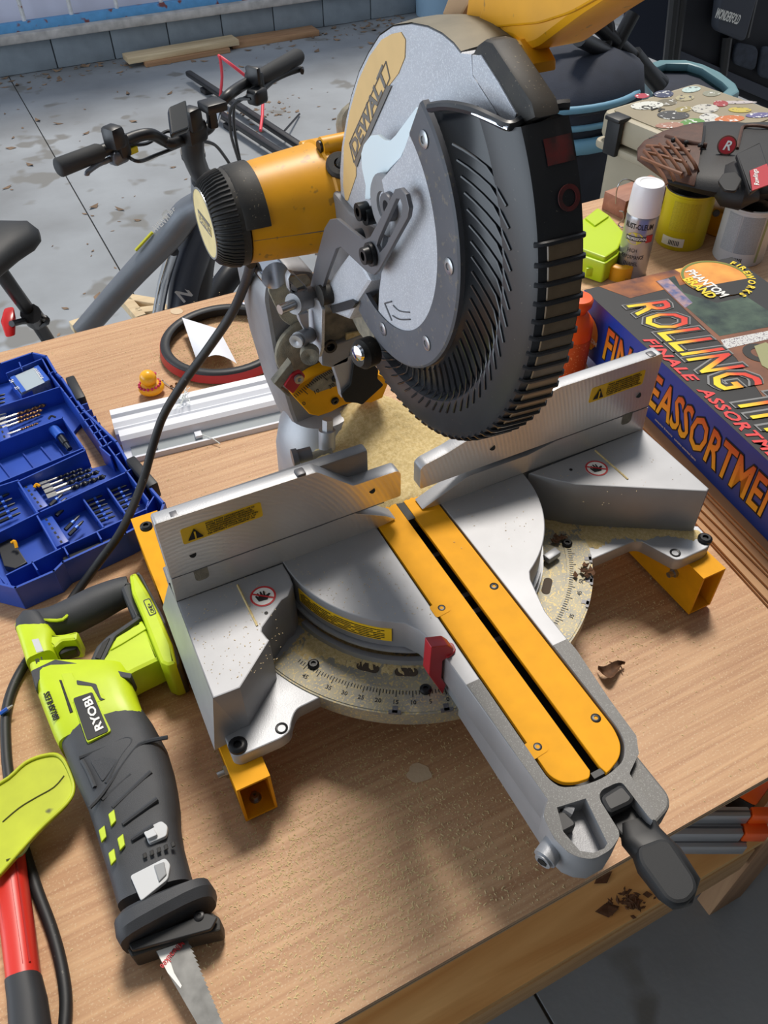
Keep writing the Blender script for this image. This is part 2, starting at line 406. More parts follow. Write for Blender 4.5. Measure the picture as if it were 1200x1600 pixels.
m_bscrew = mat('black_screw', (26, 26, 28), 0.35, 0.3)
m_red = mat('red_plastic', (176, 34, 46), 0.4)
m_dust = mat('sawdust', (196, 172, 116), 0.95, col2=(222, 202, 152), vscale=260, bump=1.0, bscale=900)
m_lbl = mat('label_yellow', (246, 200, 30), 0.5)
m_ink = mat('ink_black', (22, 20, 18), 0.6)
m_ink_red = mat('ink_red', (190, 40, 44), 0.5)
m_white = mat('white_print', (236, 234, 228), 0.5)

# milled fence face: fine arcs left by the cutter
def milled():
    m = mat('milled_fence', (226, 222, 216), 0.34, 0.75, var=0.05, vscale=12); nt = m.node_tree; N = nt.nodes; L = nt.links
    tc = N.new('ShaderNodeTexCoord'); w = N.new('ShaderNodeTexWave'); w.wave_type = 'RINGS'; w.rings_direction = 'SPHERICAL'
    mp = N.new('ShaderNodeMapping'); mp.inputs['Location'].default_value = (0.27, 0, -0.14)
    w.inputs['Scale'].default_value = 60; w.inputs['Distortion'].default_value = 0.1
    L.new(tc.outputs['Object'], mp.inputs['Vector']); L.new(mp.outputs['Vector'], w.inputs['Vector'])
    bp = N.new('ShaderNodeBump'); bp.inputs['Strength'].default_value = 0.13; bp.inputs['Distance'].default_value = 0.0004
    L.new(w.outputs['Fac'], bp.inputs['Height']); rr = N.new('ShaderNodeMapRange'); rr.inputs['To Min'].default_value = 0.30; rr.inputs['To Max'].default_value = 0.44; L.new(w.outputs['Fac'], rr.inputs['Value']); L.new(rr.outputs['Result'], N['Principled BSDF'].inputs['Roughness']); L.new(bp.outputs['Normal'], N['Principled BSDF'].inputs['Normal']); return m
m_mill = milled()

saw = thing('miter_saw', (0, 0.03, 0), 'yellow and silver sliding compound mitre saw with black ribbed blade guard', 'mitre saw')
def P(name, data, m, parent=None, smooth=0.6, label=None): return obj(name, data, m, parent or saw, smooth, label)
Zs = lambda pts, z: [az(u, v, z) for u, v in pts]
Ys = lambda pts, y: [ay(u, v, y) for u, v in pts]
Xs = lambda pts, x: [ax(u, v, x) for u, v in pts]

# ---- mounting brackets (box section rails)
for x0 in (-0.308, 0.330):
    x1 = x0+0.038; br = P('mounting_bracket', merge(
        box(((x0+x1)/2, 0.03, 0.0805), (0.038, 0.45, 0.003)), box(((x0+x1)/2, 0.03, 0.0075), (0.038, 0.45, 0.003)),
        box((x0+0.0015, 0.03, 0.044), (0.003, 0.45, 0.07)), box((x1-0.0015, 0.03, 0.044), (0.003, 0.45, 0.07))), m_yel, None, 0.6, 'yellow box section mounting rail')
    for y in (-0.175, 0.23):
        P('rubber_foot', cyl(((x0+x1)/2, y, 0), ((x0+x1)/2, y, 0.006), 0.014), m_blk, br)
        P('foot_bolt', lathe(((x0+x1)/2, y, 0.009), (0, 0, 1), [(0, 0.0), (0, 0.007), (0.002, 0.007), (0.002, 0.0045), (0.009, 0.0045), (0.009, 0.002), (0.004, 0)], 12), m_steel, br)
    sx = x0 if x0 < 0 else x0
    for y in (-0.152, 0.02):
        P('side_bolt', merge(cyl((sx, y, 0.05), (sx-0.012, y, 0.05), 0.004), cyl((sx, y, 0.05), (sx-0.004, y, 0.05), 0.007, seg=6)), m_steel, br)

# ---- base casting
Lw = [(276, 940), (305, 1020), (332.5, 1091), (375, 1074.5), (421, 1000), (417, 996), (409, 986), (410, 980), (440, 937.5), (450, 931), (457.5, 912), (452, 898), (441, 880)]
Rw = [(826, 739), (860, 748.5), (900, 757), (1105, 767.5), (1108, 763), (1004, 670)]
base = P('base_casting', plate(Zs(Lw, ST), (0, 0, -1), 0.08, bev=0.0016), m_mach, None, 0.6, 'machined left wing of the cast base')
P('base_wing', plate(Zs(Rw, ST), (0, 0, -1), 0.08, bev=0.0016), m_mach, base, label='machined right wing of the cast base')
# flared outer side of the left wing
a0, a1 = az(276, 940, ST), az(332.5, 1091, ST)
side = [V((a0.x, 0.012, ST-0.002)), V((a1.x, a1.y, ST-0.002)), V((a1.x, a1.y, 0.098)), V((-0.316, a1.y+0.012, 0.085)), V((-0.318, 0.09, 0.085)), V((-0.300, 0.14, 0.15))]
P('side_flare', ([V((-0.2975, 0.03, ST)), V((a0.x, 0.0, ST)), V((a1.x, a1.y, ST)), V((-0.311, 0.075, 0.088)), V((-0.312, 0.0, 0.088)), V((-0.314, a1.y-0.004, 0.088)), V((-0.27, 0.03, ST)), V((-0.27, 0.075, 0.088)), V((-0.27, a1.y, 0.088))],
   [(0, 1, 4, 3), (1, 2, 5, 4), (0, 3, 7, 6), (2, 5, 8), (3, 4, 5, 8, 7)]), m_alu, base)
FL = [(350, 1150), (362, 1180), (374, 1182), (440, 1153), (453, 1143), (456, 1124), (463, 1108), (500, 1090), (540, 1040), (520, 960), (440, 930)]
P('base_flange', plate(rnd(Zs(FL, 0.102), [0.003, 0.006, 0.006, 0.004, 0.01, 0.008, 0.02, 0.002, 0, 0, 0]), (0, 0, -1), 0.02, bev=0.0015), m_alu, base)
FR = [(826, 790), (1091, 822), (1112, 845), (1106, 856), (1066, 874), (1056, 875), (1002, 846), (990, 846), (925, 874), (850, 920)]
P('base_flange', plate(rnd(Zs(FR, 0.102), [0, 0, 0.004, 0.006, 0.006, 0.006, 0.02, 0.02, 0, 0]), (0, 0, -1), 0.02, bev=0.0015), m_alu, base)
# hidden rear plate that ties the wings together under the fence
P('rear_deck', plate([V(p) for p in ((-0.297, 0.001, ST-0.002), (0.362, 0.001, ST-0.002), (0.362, 0.05, ST-0.002), (0.12, 0.09, ST-0.002), (0.10, 0.20, ST-0.002), (-0.07, 0.20, ST-0.002), (-0.12, 0.09, ST-0.002), (-0.297, 0.06, ST-0.002))], (0, 0, -1), 0.075, bev=0.003), m_cast, base)
for u, v, z, r in ((372, 1166, 0.102, 0.0105), (1101, 843, 0.102, 0.0095), (229, 824, 0.155, 0.008)):
    P('mounting_screw', screw_head(az(u, v, z), (0, 0, 1), r, 0.005, 16), m_bscrew, base)
for u, v in ((440, 1138), (1055, 864)):
    c = az(u, v, 0.102); P('bolt_hole', lathe(c, (0, 0, 1), [(0.0004, 0.0072), (0.0008, 0.0062), (0.0004, 0.0045), (-0.003, 0.004), (-0.003, 0)], 16), m_bscrew, base)
# wing marks: dust-filled slot and the round no-hands label
for (s0, s1, cu, cv) in (((371, 914), (402, 978), 411, 932), ((930, 704), (981, 749), 932, 732)):
    p0, p1 = az(*s0, ST+0.0003), az(*s1, ST+0.0003)
    P('dust_slot', tube([p0, p1], 0.0014, 6, flat=1), m_dust, base)
    c = az(cu, cv, ST)
    P('warning_disc', cyl(c, c+V((0, 0, 0.0004)), 0.0148, seg=28), m_white, base, None, 'round no-hands warning label')
    P('warning_ring', lathe(c, (0, 0, 1), [(0.0004, 0.0148), (0.0007, 0.0148), (0.0007, 0.0126), (0.0004, 0.0126)], 28), m_ink_red, base)
    hand = [(-0.009, -0.007), (0.004, -0.009), (0.007, -0.004), (0.012, 0.0), (0.010, 0.002), (0.004, 0.0), (0.005, 0.009), (0.003, 0.009), (0.001, 0.001), (0.0, 0.010), (-0.002, 0.010), (-0.003, 0.001), (-0.005, 0.009), (-0.007, 0.008), (-0.006, 0.0), (-0.009, 0.005), (-0.011, 0.004)]
    P('warning_hand', plate([c+V((x*0.76, y*0.76, 0.0005)) for x, y in hand], (0, 0, 1), 0.0003), m_ink, base)
    P('warning_bar', box(c+V((0, 0, 0.0011)), (0.026, 0.0018, 0.0004), rotz(math.radians(-38))), m_ink_red, base)
for u, v in ((416, 958), (892, 734)): P('pin_hole', cyl(az(u, v, ST), az(u, v, ST)+V((0, 0, 0.0005)), 0.0022, seg=10), m_ink, base)

# ---- fences
uL = [(241, 819), (465, 746.5), (495, 737.5), (552, 759), (621, 735.5), (626, 739), (626, 774.5), (267.5, 904.5)]
uR = [(656, 764), (657, 733), (664, 726), (700, 707), (790, 650), (875, 605), (1022, 557), (1034, 552), (1036, 556), (1012.5, 635)]
lL = [(276, 939.5), (449, 876), (591, 824), (618, 810.5), (600, 806), (552, 802), (500, 822), (267.5, 905.5)]
lR = [(660, 795.5), (689, 787.5), (779, 753), (1004, 670), (1012.5, 636), (869, 688.5), (825, 711), (735, 743), (729, 746)]
fence = {}
for nm, up, lo, lab in (('left', uL, lL, 'left'), ('right', uR, lR, 'right')):
    f1 = P('sliding_fence', plate(rnd(Ys(up, 0.0), 0.003), (0, 1, 0), 0.017, bev=0.0012), m_alu, None, 0.6, 'upper sliding %s fence with milled face' % lab)
    P('milled_face', plate(rnd(Ys(up, -0.0001), 0.003), (0, -1, 0), 0.0003), m_mill, f1, None)
    P('fixed_fence', plate(Ys(lo, 0.0), (0, 1, 0), 0.02, bev=0.0006), m_alu, None, 0.6, 'lower fixed %s fence' % lab); fence[nm] = f1
    P('milled_face', plate(Ys(lo, -0.0001), (0, -1, 0), 0.0003), m_mill, f1, None); a_, b_ = ay(*((268, 905) if nm == 'left' else (869, 688)), -0.0006), ay(*((600, 785) if nm == 'left' else (1012, 635.5)), -0.0006); P('fence_joint', tube([a_, b_], 0.0006, 4), m_gun, f1, None)
# fence backs: ribs behind the faces
P('fence_back', box((-0.17, 0.024, 0.24), (0.25, 0.016, 0.10), bev=0.004), m_cast, fence['left'])
P('fence_back', box((0.23, 0.024, 0.24), (0.24, 0.016, 0.10), bev=0.004), m_cast, fence['right'])
def fence_label(pl, quad, rows, par):
    q = [ay(u, v, -0.0004) for u, v in quad]       # bl, br, tr, tl
    P('warning_label', plate(rnd(q, 0.003), (0, -1, 0), 0.0005), m_lbl, par, None, 'yellow warning label with black triangle')
    bl, br, tr, tl = q; X = (br-bl); Yv = (tl-bl); g = lambda s, t, d=0.0012: bl+X*s+Yv*t+(tr-tl-X)*s*t+V((0, -d, 0))
    P('warning_triangle', plate(rnd([g(0.06, 0.18), g(0.25, 0.14), g(0.155, 0.84)], 0.001), (0, -1, 0), 0.0003), m_ink, par)
    P('warning_mark', merge(box(g(0.155, 0.46, 0.002), (0.0017, 0.0004, 0.009)), box(g(0.155, 0.24, 0.002), (0.0017, 0.0004, 0.002))), m_lbl, par)
    d = None
    for r in range(rows):
        t = 0.84-0.70*r/(rows-1)
        for s0, s1 in ((0.30, 0.30+random.uniform(0.58, 0.65)),):
            a, b = g(s0, t), g(s1, t); dd = letters(''.join(random.choice('nmoaeurcs tiv') for _ in range(34)), 0.0042, a, b-a, (0, 0, 1), 0.0002, 0.012, fit=(b-a).length)
            d = dd if d is None else merge(d, dd)
    P('warning_text', d, m_ink, par, None)
fence_label(None, [(287, 851), (411, 806), (407, 784), (281, 828)], 6, fence['left'])
fence_label(None, [(919, 630), (1003, 600), (1009, 577), (925, 607)], 6, fence['right'])
for u, v in ((301, 866), (581, 766)): P('fence_hole', cyl(ay(u, v, 0.0), ay(u, v, -0.0006), 0.004, seg=14), m_ink, fence['left'])
for u, v in ((769, 699), (997, 617)): P('fence_hole', cyl(ay(u, v, 0.0), ay(u, v, -0.0006), 0.004, seg=14), m_ink, fence['right'])
for u, v, par in ((315, 897, fence['left']), (979, 654, fence['right'])):
    c = ay(u, v, -0.0004); P('clamp_slot', plate(rnd([c+V((-0.008, 0, 0.009)), c+V((0.008, 0, 0.009)), c+V((0.008, 0, -0.009)), c+V((-0.008, 0, -0.009))], [0, 0, 0.006, 0.006]), (0, -1, 0), 0.0006), m_dustmetal, par)
for u, v, par in ((272, 808, fence['left']), (469, 741, fence['left']), (1016, 557, fence['right'])):
    c = ay(u, v, 0.006); P('fence_notch', box(c, (0.011, 0.012, 0.010), bev=0.002), m_gun, par)
P('fence_knob', merge(cyl((-0.093, 0.13, 0.21), (-0.075, 0.128, 0.21), 0.009), cyl((-0.1, 0.131, 0.21), (-0.093, 0.13, 0.21), 0.011)), m_gun)

# ---- turntable with the mitre arm
def arc(r, a0, a1, z, n=24, cy=0.002): return [V((r*math.cos(math.radians(a0+(a1-a0)*k/n)), cy+r*math.sin(math.radians(a0+(a1-a0)*k/n)), z)) for k in range(n+1)]
aL = Zs([(600, 971), (632, 974), (655, 985), (679, 1006), (697, 1029), (856, 1250)], ST)
aR = Zs([(998, 1178), (994, 1150), (952, 1093), (900, 1015), (852, 955), (838, 925), (829, 905), (828, 893)], ST)
endp = Zs([(848, 1275), (865, 1310), (888, 1333), (907, 1341), (928, 1343), (955, 1328), (968, 1307), (966, 1297), (938, 1252), (936, 1242), (941, 1234), (962, 1224), (972, 1223), (1014, 1278), (1020, 1283), (1024, 1275), (1022, 1264), (983, 1209), (986, 1203)], ST)
outline = arc(0.168, 180, 232, ST, 20)+aL+endp+aR+arc(0.168, -60, 0, ST, 20)+[V((0.168, 0.05, ST)), V((-0.168, 0.05, ST))]
KW = 0.0452
kin = [V((-KW, 0.045, ST)), V((-KW, -0.366, ST)), V((-KW+0.005, -0.378, ST)), V((-0.022, -0.386, ST)), V((0.004, -0.389, ST)), V((0.03, -0.383, ST)), V((KW-0.004, -0.370, ST)), V((KW, -0.355, ST)), V((KW, 0.045, ST))]
kin = [kin[0]]+rnd(kin, 0.012, 4)[5:-5]+[kin[-1]]
endp = rnd([aL[-1]]+endp+[aR[0]], 0.006, 3)[4:-4]
pocket = Zs([(870, 1262), (915, 1248), (949, 1318), (944, 1326), (926, 1333), (906, 1330), (880, 1300)], ST)
tt_ = P('turntable', plate(outline, (0, 0, -1), 0.045, [kin, pocket], 0.0012), m_mach, None, 0.6, 'machined turntable and mitre arm')
P('arm_body', plate([V((-0.0555, -0.16, ST-0.044)), V((-0.0555, -0.395, ST-0.044)), V((0.02, -0.40, ST-0.044)), V((0.0555, -0.37, ST-0.044)), V((0.0555, -0.16, ST-0.044))], (0, 0, -1), 0.04, bev=0.002), m_alu, tt_)
P('arm_side', merge(box((-0.0545, -0.27, ST-0.045), (0.006, 0.25, 0.08)), box((0.0545, -0.26, ST-0.045), (0.006, 0.22, 0.08))), m_alu, tt_)
P('pocket_floor', plate(Zs([(862, 1262), (915, 1243), (960, 1318), (926, 1340), (890, 1325)], ST-0.022), (0, 0, -1), 0.004), MATS['slot_dark'] if False else m_cast, tt_)
P('hub_skirt', lathe((0, 0.002, 0), (0, 0, 1), [(ST-0.044, 0.166), (0.13, 0.166), (0.13, 0.172), (0.126, 0.172), (0.126, 0.10)], 64), m_alu, tt_)
P('skirt_label', lathe((0, 0.002, 0), (0, 0, 1), [(ST-0.034, 0.1672), (ST-0.034, 0.1688), (ST-0.012, 0.1688), (ST-0.012, 0.1672)], 30, 193, 236), m_lbl, tt_, label='curved yellow warning label with rows of tiny print')
d = None
for r in range(6):
    for k in range(26):
        if random.random() < 0.12: continue
        an = math.radians(195+39.0*k/26); w = 0.0042
        c = V((0.1690*math.cos(an), 0.002+0.1690*math.sin(an), ST-0.0155-0.0032*r)); b = box(c, (w, 0.0003, 0.0012), rotz(an+math.pi/2)); d = b if d is None else merge(d, b)
P('skirt_print', d, m_ink, tt_, None)

# painted end of the arm: grey paint over the casting in front of the machined part
yp = -0.243
ue = [V((-0.0612, yp, ST+0.0003))]+[p+V((0, 0, 0.0003)) for p in aL if p.y < yp]+[p+V((0, 0, 0.0003)) for p in endp]+[p+V((0, 0, 0.0003)) for p in aR if p.y < yp]+[V((0.0640, yp, ST+0.0003)), V((KW+0.0006, yp, ST+0.0003))]
ue += [V((p.x*1.01, p.y-0.0004, ST+0.0003)) for p in reversed(kin[1:-1])]+[V((-KW-0.0006, yp, ST+0.0003))]
P('painted_arm_end', plate(ue, (0, 0, 1), 0.0004, [[p+V((0, 0, 0.0003)) for p in pocket]]), mat('grey_sparkle_paint', (112, 111, 109), 0.6, 0.25, speck=(140, 140, 138), sscale=1100, slevel=0.58), tt_, None)
# kerf plates
def kerf(sx):
    s = 0.0052*sx
    if sx < 0: pts = [(s, 0.042), (s, -0.377), (-0.010, -0.383), (-0.024, -0.381), (-0.036, -0.375), (-0.0425, -0.364), (-0.0425, 0.042)]
    else: pts = [(s, 0.042), (0.0425, 0.042), (0.0425, -0.352), (0.038, -0.368), (0.028, -0.379), (0.012, -0.385), (s+0.002, -0.386), (s, -0.378)]
    return plate(rnd([V((x, y, ST)) for x, y in pts], [0.0 if y > 0 else (0.001 if abs(x) < 0.008 else 0.012) for x, y in pts], 5), (0, 0, -1), 0.006, bev=0.0008)
for sx in (-1, 1):
    kp = P('kerf_plate', kerf(sx), m_yel, None, 0.6, 'yellow kerf plate beside the blade slot')
    for u, v in (((690, 950), (840, 1167)) if sx < 0 else ((772, 916), (931, 1122))):
        c = az(u, v, ST); P('plate_screw', screw_head(c-V((0, 0, 0.0008)), (0, 0, 1), 0.0052, 0.0016, 14), m_bscrew, kp)
        if sx < 0: P('screw_recess', plate(rnd([c+V((-0.012, -0.010, 0.0003)), c+V((0.008, -0.008, 0.0003)), c+V((0.008, 0.008, 0.0003)), c+V((-0.012, 0.008, 0.0003))], 0.004), (0, 0, 1), 0.0002), m_yel, kp)
P('kerf_bridge', merge(box((0, -0.382, ST-0.004), (0.012, 0.006, 0.005)), box((0, -0.17, ST-0.03), (0.084, 0.44, 0.004))), m_blk)
P('slot_shade', box((0, 0.018, ST-0.0010), (0.0098, 0.05, 0.0012)), m_ink)  # black strip painted in for the shade inside the blade slot
P('kerf_rib', merge(*[box((0, y, ST-0.022), (0.084, 0.006, 0.012)) for y in (-0.06, -0.13, -0.155, -0.2)]), m_gun)

# end of the arm: ledge, pocket, detent button, lever
P('arm_ledge', plate(rnd(Zs([(996, 1180), (1046, 1242), (1047, 1262), (1024, 1288), (1008, 1270), (984, 1212)], ST-0.012), [0, 0.01, 0.01, 0.003, 0, 0]), (0, 0, -1), 0.03, bev=0.0025), MATS['grey_sparkle_paint'], tt_)
P('arm_boss', merge(cyl(V((-0.066, -0.413, ST-0.022)), V((-0.083, -0.420, ST-0.024)), 0.011), cyl(V((-0.083, -0.420, ST-0.024)), V((-0.086, -0.4212, ST-0.024)), 0.008)), m_alu, tt_)
P('boss_socket', cyl(V((-0.0862, -0.4213, ST-0.024)), V((-0.0868, -0.4216, ST-0.024)), 0.005, seg=6), m_ink, tt_)
P('bevel_latch', plate(rnd(Zs([(858, 1262), (871, 1256), (899, 1284), (899, 1290), (880, 1300), (874, 1296)], ST-0.006), 0.002), (0, 0, -1), 0.014, bev=0.0015), m_blk)
P('latch_rod', tube([az(880, 1262, ST-0.008), az(893, 1270, ST-0.01)], 0.006, 10), m_alu)
# lever
lev = P('detent_lever', loft_lr([(968, 1290), (972, 1318), (990, 1338), (998, 1360), (1030, 1400), (1052, 1420)], [(1022, 1275), (1030, 1296), (1040, 1308), (1062, 1330), (1092, 1378), (1082, 1412)],
    [ST-0.018, ST-0.018, ST-0.018, ST-0.02, ST-0.022, ST-0.024], [0.006, 0.010, 0.013, 0.015, 0.016, 0.006], 20, 3.2), m_blk, None, 0.9, 'black plastic mitre detent lever')
P('lever_pad', plate(rnd(Zs([(996, 1322), (1034, 1308), (1048, 1312), (1088, 1372), (1091, 1392), (1076, 1410), (1056, 1413), (1040, 1404), (998, 1345)], ST-0.001), 0.006), (0, 0, -1), 0.014, bev=0.0035), mat('lever_grey', (28, 30, 33), 0.65, bump=0.2, bscale=1500), lev)
P('lever_cup', plate(rnd(Zs([(945, 1262), (990, 1246), (1012, 1284), (1006, 1304), (980, 1312), (966, 1300)], ST-0.014), 0.008), (0, 0, -1), 0.008, bev=0.002), m_blk, lev)
P('thumb_button', plate(rnd(Zs([(936, 1244), (968, 1224), (977, 1227), (993, 1246), (988, 1256), (956, 1271), (948, 1266)], ST+0.003), 0.006), (0, 0, -1), 0.014, bev=0.004), m_blk, lev)

# ---- mitre scale ring
def annulus(r0, r1, a0, a1, z, dz, n=60, holes=()):
    A, B = arc(r1, a0, a1, z, n, 0.004), arc(r0, a0, a1, z, n, 0.004); dn = V((0, 0, -dz)); m_ = n+1
    vs = A+B+[p+dn for p in A]+[p+dn for p in B]; fs = []
    for k in range(n): fs += [(k, k+1, m_+k+1, m_+k), (2*m_+k, 3*m_+k, 3*m_+k+1, 2*m_+k+1), (k, 2*m_+k, 2*m_+k+1, k+1), (m_+k, m_+k+1, 3*m_+k+1, 3*m_+k)]
    fs += [(0, m_, 3*m_, 2*m_), (n, 2*m_+n, 3*m_+n, m_+n)]; return vs, fs
ringh = []
for a in (247, 257, 235):
    pts = []
    for k in range(9):
        t = math.pi*k/8; pts.append((0.194+0.005*math.sin(t-math.pi/2), a+2.2+0.9*math.cos(t-math.pi/2)))
    for k in range(9):
        t = math.pi*k/8; pts.append((0.194+0.005*math.sin(math.pi/2-t), a-2.2-0.9*math.cos(math.pi/2-t)))
    if a != 235: ringh.append([V((r*math.cos(math.radians(q)), 0.004+r*math.sin(math.radians(q)), 0.102)) for r, q in pts])
m_ring = mat('scale_ring_metal', (142, 141, 134), 0.55, 0.3, col2=(168, 160, 134), vscale=60, speck=(196, 176, 124), sscale=420, slevel=0.56)
P('ring_floor', annulus(0.09, 0.225, 188, 356, 0.094, 0.01, 60), m_ring)
rg = P('scale_ring', annulus(0.170, 0.239, 200, 346, 0.1034, 0.0214, 70), m_ring, None, 0.6, 'mitre scale ring dusted with sawdust')
P('scale_plate', annulus(0.206, 0.2365, 202, 262, 0.1045, 0.0024, 40), m_ring, rg, label='engraved mitre scale plate, left side')
P('scale_plate', annulus(0.206, 0.2365, 285, 343, 0.1045, 0.0024, 40), m_ring, rg, label='engraved mitre scale plate, right side')
P('inner_ledge', annulus(0.169, 0.1755, 196, 352, 0.113, 0.02, 60), m_alu, rg)
d = None
for k in range(-2, 62):
    for sgn in ((-1,) if k < 24 else (-1,)):
        an = 254-k; L_ = 0.0085 if k % 5 == 0 else 0.005
        if an < 206: continue
        am = math.radians(an); c = V(((0.2095+L_/2)*math.cos(am), 0.004+(0.2095+L_/2)*math.sin(am), 0.1047)); b = box(c, (L_, 0.0009, 0.0003), rotz(am)); d = b if d is None else merge(d, b)
for k in range(0, 50):
    an = 292+k; am = math.radians(an); L_ = 0.0085 if k % 5 == 0 else 0.005
    c = V(((0.2095+L_/2)*math.cos(am), 0.004+(0.2095+L_/2)*math.sin(am), 0.1047)); d = merge(d, box(c, (L_, 0.0009, 0.0003), rotz(am)))
P('scale_ticks', d, m_ink, rg, None)
d = None
for val, an in ((0, 254), (5, 249), (10, 244), (15, 239), (20, 234), (25, 229), (30, 224), (35, 219), (45, 211), (45, 315), (50, 320), (35, 305)):
    am = math.radians(an); rad = V((math.cos(am), math.sin(am), 0)); tan = V((-math.sin(am), math.cos(am), 0))
    o = V((0, 0.004, 0.1048))+rad*0.227; t = letters(str(val), 0.0075, o, tan, -rad, 0.0002, 0.01, 'CENTER'); d = t if d is None else merge(d, t)
P('scale_numbers', d, m_ink, rg, None)
for a in (228, 242, 315):
    pts = []
    for k in range(9):
        t = math.pi*k/8-math.pi/2; pts.append((0.1842+0.0055*math.sin(t), a+2.6+1.6*math.cos(t)))
    for k in range(9):
        t = math.pi/2-math.pi*k/8; pts.append((0.1842+0.0055*math.sin(t), a-2.6-1.6*math.cos(t)))
    P('ring_slot', plate([V((r*math.cos(math.radians(q)), 0.004+r*math.sin(math.radians(q)), 0.1036)) for r, q in pts], (0, 0, 1), 0.0004), mat('slot_dark', (74, 62, 50), 0.8), rg, None)
for an in (253, 239, 330, 321, 312): 
    am = math.radians(an); c = V((0.234*math.cos(am), 0.004+0.234*math.sin(am), 0.1038)); P('detent_notch', merge(box(c, (0.009, 0.006, 0.0028), rotz(am)), box(c+V((0.003*math.cos(am), 0.003*math.sin(am), 0)), (0.004, 0.014, 0.0028), rotz(am))), m_gun, rg)
for u, v in ((490, 1039), (665, 1078), (886, 850)): P('scale_screw', screw_head(az(u, v, 0.1045), (0, 0, 1), 0.0068, 0.004, 14), m_bscrew, rg)
P('hold_block', box(az(862, 868, 0.112), (0.022, 0.012, 0.01), rotz(0.2), 0.002), m_alu, rg)
# red pointer
pt = P('pointer', plate(rnd(Ys([(674, 1011), (700, 1008), (709, 1014), (708, 1022), (697, 1030), (692, 1032), (690, 1060), (697, 1070), (692, 1085), (678, 1066), (670, 1055)], -0.205), 0.002), (0, 1, 0), 0.014, bev=0.001), m_red, None, 0.6, 'red plastic mitre pointer')
P('pointer_screw', screw_head(az(700, 1015, ST+0.004), (0, 0, 1), 0.006, 0.002, 12), m_gun, pt)
P('pointer_cap', plate(rnd(Zs([(678, 1012), (695, 1003), (708, 1004), (713, 1016), (702, 1026), (690, 1024)], ST+0.004), 0.003), (0, 0, -1), 0.004, bev=0.001), m_red, pt)
# ---- head: upper guard, lower guard, motor, links
AY, AZ = -0.02, 0.58
def polar(r, th, x): t = math.radians(th); return V((x, AY+r*math.cos(t), AZ+r*math.sin(t)))
m_guard = mat('guard_silver', (186, 189, 196), 0.48, 0.3, var=0.05, vscale=40, bump=0.4, bscale=1400, speck=(206, 209, 214), sscale=900, slevel=0.55)
m_guard_dk = mat('guard_rim_dusty', (120, 114, 98), 0.6, 0.2, var=0.1, vscale=60)
m_lg = mat('lower_guard_black', (40, 42, 46), 0.36, 0.0, var=0.1, vscale=30, speck=(90, 86, 78), sscale=380, slevel=0.7)
m_lgring = mat('lower_guard_ring', (88, 90, 96), 0.5, 0.2, var=0.12, vscale=30, speck=(110, 106, 100), sscale=200, slevel=0.62)
m_smoke = mat('smoked_window', (118, 100, 78), 0.25, var=0.15, vscale=60)
UG = [(552, 345), (540, 330), (532, 308), (530, 270), (533, 229), (540, 185), (548, 150), (560, 112), (575, 82), (592, 55), (612, 41), (641, 37), (667, 42), (689, 53), (707, 68), (718, 82), (736, 84), (738, 118), (775, 175), (800, 300), (790, 420), (700, 500), (620, 500), (585, 430)]
ug = P('upper_guard', plate(Xs(UG, -0.014), (1, 0, 0), 0.046, bev=0.002), m_guard, None, 0.6, 'silver cast upper blade guard')
# dusty rim along the top of the guard
rim_pts = [(540, 185), (548, 150), (560, 112), (575, 82), (592, 55), (612, 41), (641, 37), (667, 42), (689, 53), (707, 68), (718, 82)]
vs, fs = [], []
for i, (u, v) in enumerate(rim_pts):
    p = ax(u, v, -0.014); c = V((0, AY-0.03, AZ-0.02)); d = V((0, p.y-c.y, p.z-c.z)).normalized()
    vs += [p+V((0.001, 0, 0))+d*0.0008, p+V((0.0235, 0, 0))+d*0.0030, p+V((0.046, 0, 0))+d*0.0008]
for i in range(len(rim_pts)-1):
    for k in range(2): fs.append((i*3+k, i*3+k+1, i*3+k+4, i*3+k+3))
P('guard_rim', (vs, fs), m_guard_dk, ug, 0.9)
# black front bumper of the upper guard
P('guard_bumper', plate(Xs([(737, 84), (744, 70), (755, 62), (768, 66), (830, 160), (836, 185), (805, 200), (778, 178), (739, 118)], -0.016), (1, 0, 0), 0.020, bev=0.003), m_blkd, ug, label='dusty black bumper on the front of the guard')
P('guard_bumper', plate(Xs([(735, 68), (748, 62), (766, 82), (790, 122), (808, 158), (806, 190), (775, 200)], 0.004), (1, 0, 0), 0.026, bev=0.004), m_blkd, ug)
P('bumper_face', plate(Xs([(737, 86), (751, 86), (778, 128), (806, 178), (800, 196), (786, 190), (776, 176), (738, 117)], -0.0172), (1, 0, 0), 0.002, bev=0.0008), m_guard, ug)
# printed panel with the name
ST1 = [(536, 290), (537, 229), (546, 175), (560, 125), (577, 88), (596, 62), (612, 53), (626, 50), (633, 62), (632, 90), (622, 115), (605, 137), (565, 235), (556, 262), (556, 275), (543, 314), (539, 312)]
m_tan = mat('name_panel', (220, 184, 124), 0.5, var=0.04, vscale=40); m_pgrey = mat('name_panel_grey', (112, 108, 104), 0.45)
P('name_panel', plate(Xs(ST1, -0.0148), (1, 0, 0), 0.0008, bev=0.0002), m_tan, ug, label='tan name panel on the upper guard')
o0, o1 = ax(556, 247, -0.0152), ax(605, 118, -0.0152)
d_ = o1-o0; nrm_ = V((-1, 0, 0)).cross(d_).normalized()
P('name_band', plate([ax(557, 262, -0.0150), ax(565, 240, -0.0150), ax(612, 134, -0.0150), ax(605, 134, -0.0150), ax(553, 253, -0.0150)], (-1, 0, 0), 0.0003), m_pgrey, ug)
nb = [ax(546, 224, -0.0151), ax(553, 254, -0.0151), ax(609, 122, -0.0151), ax(603, 96, -0.0151)]
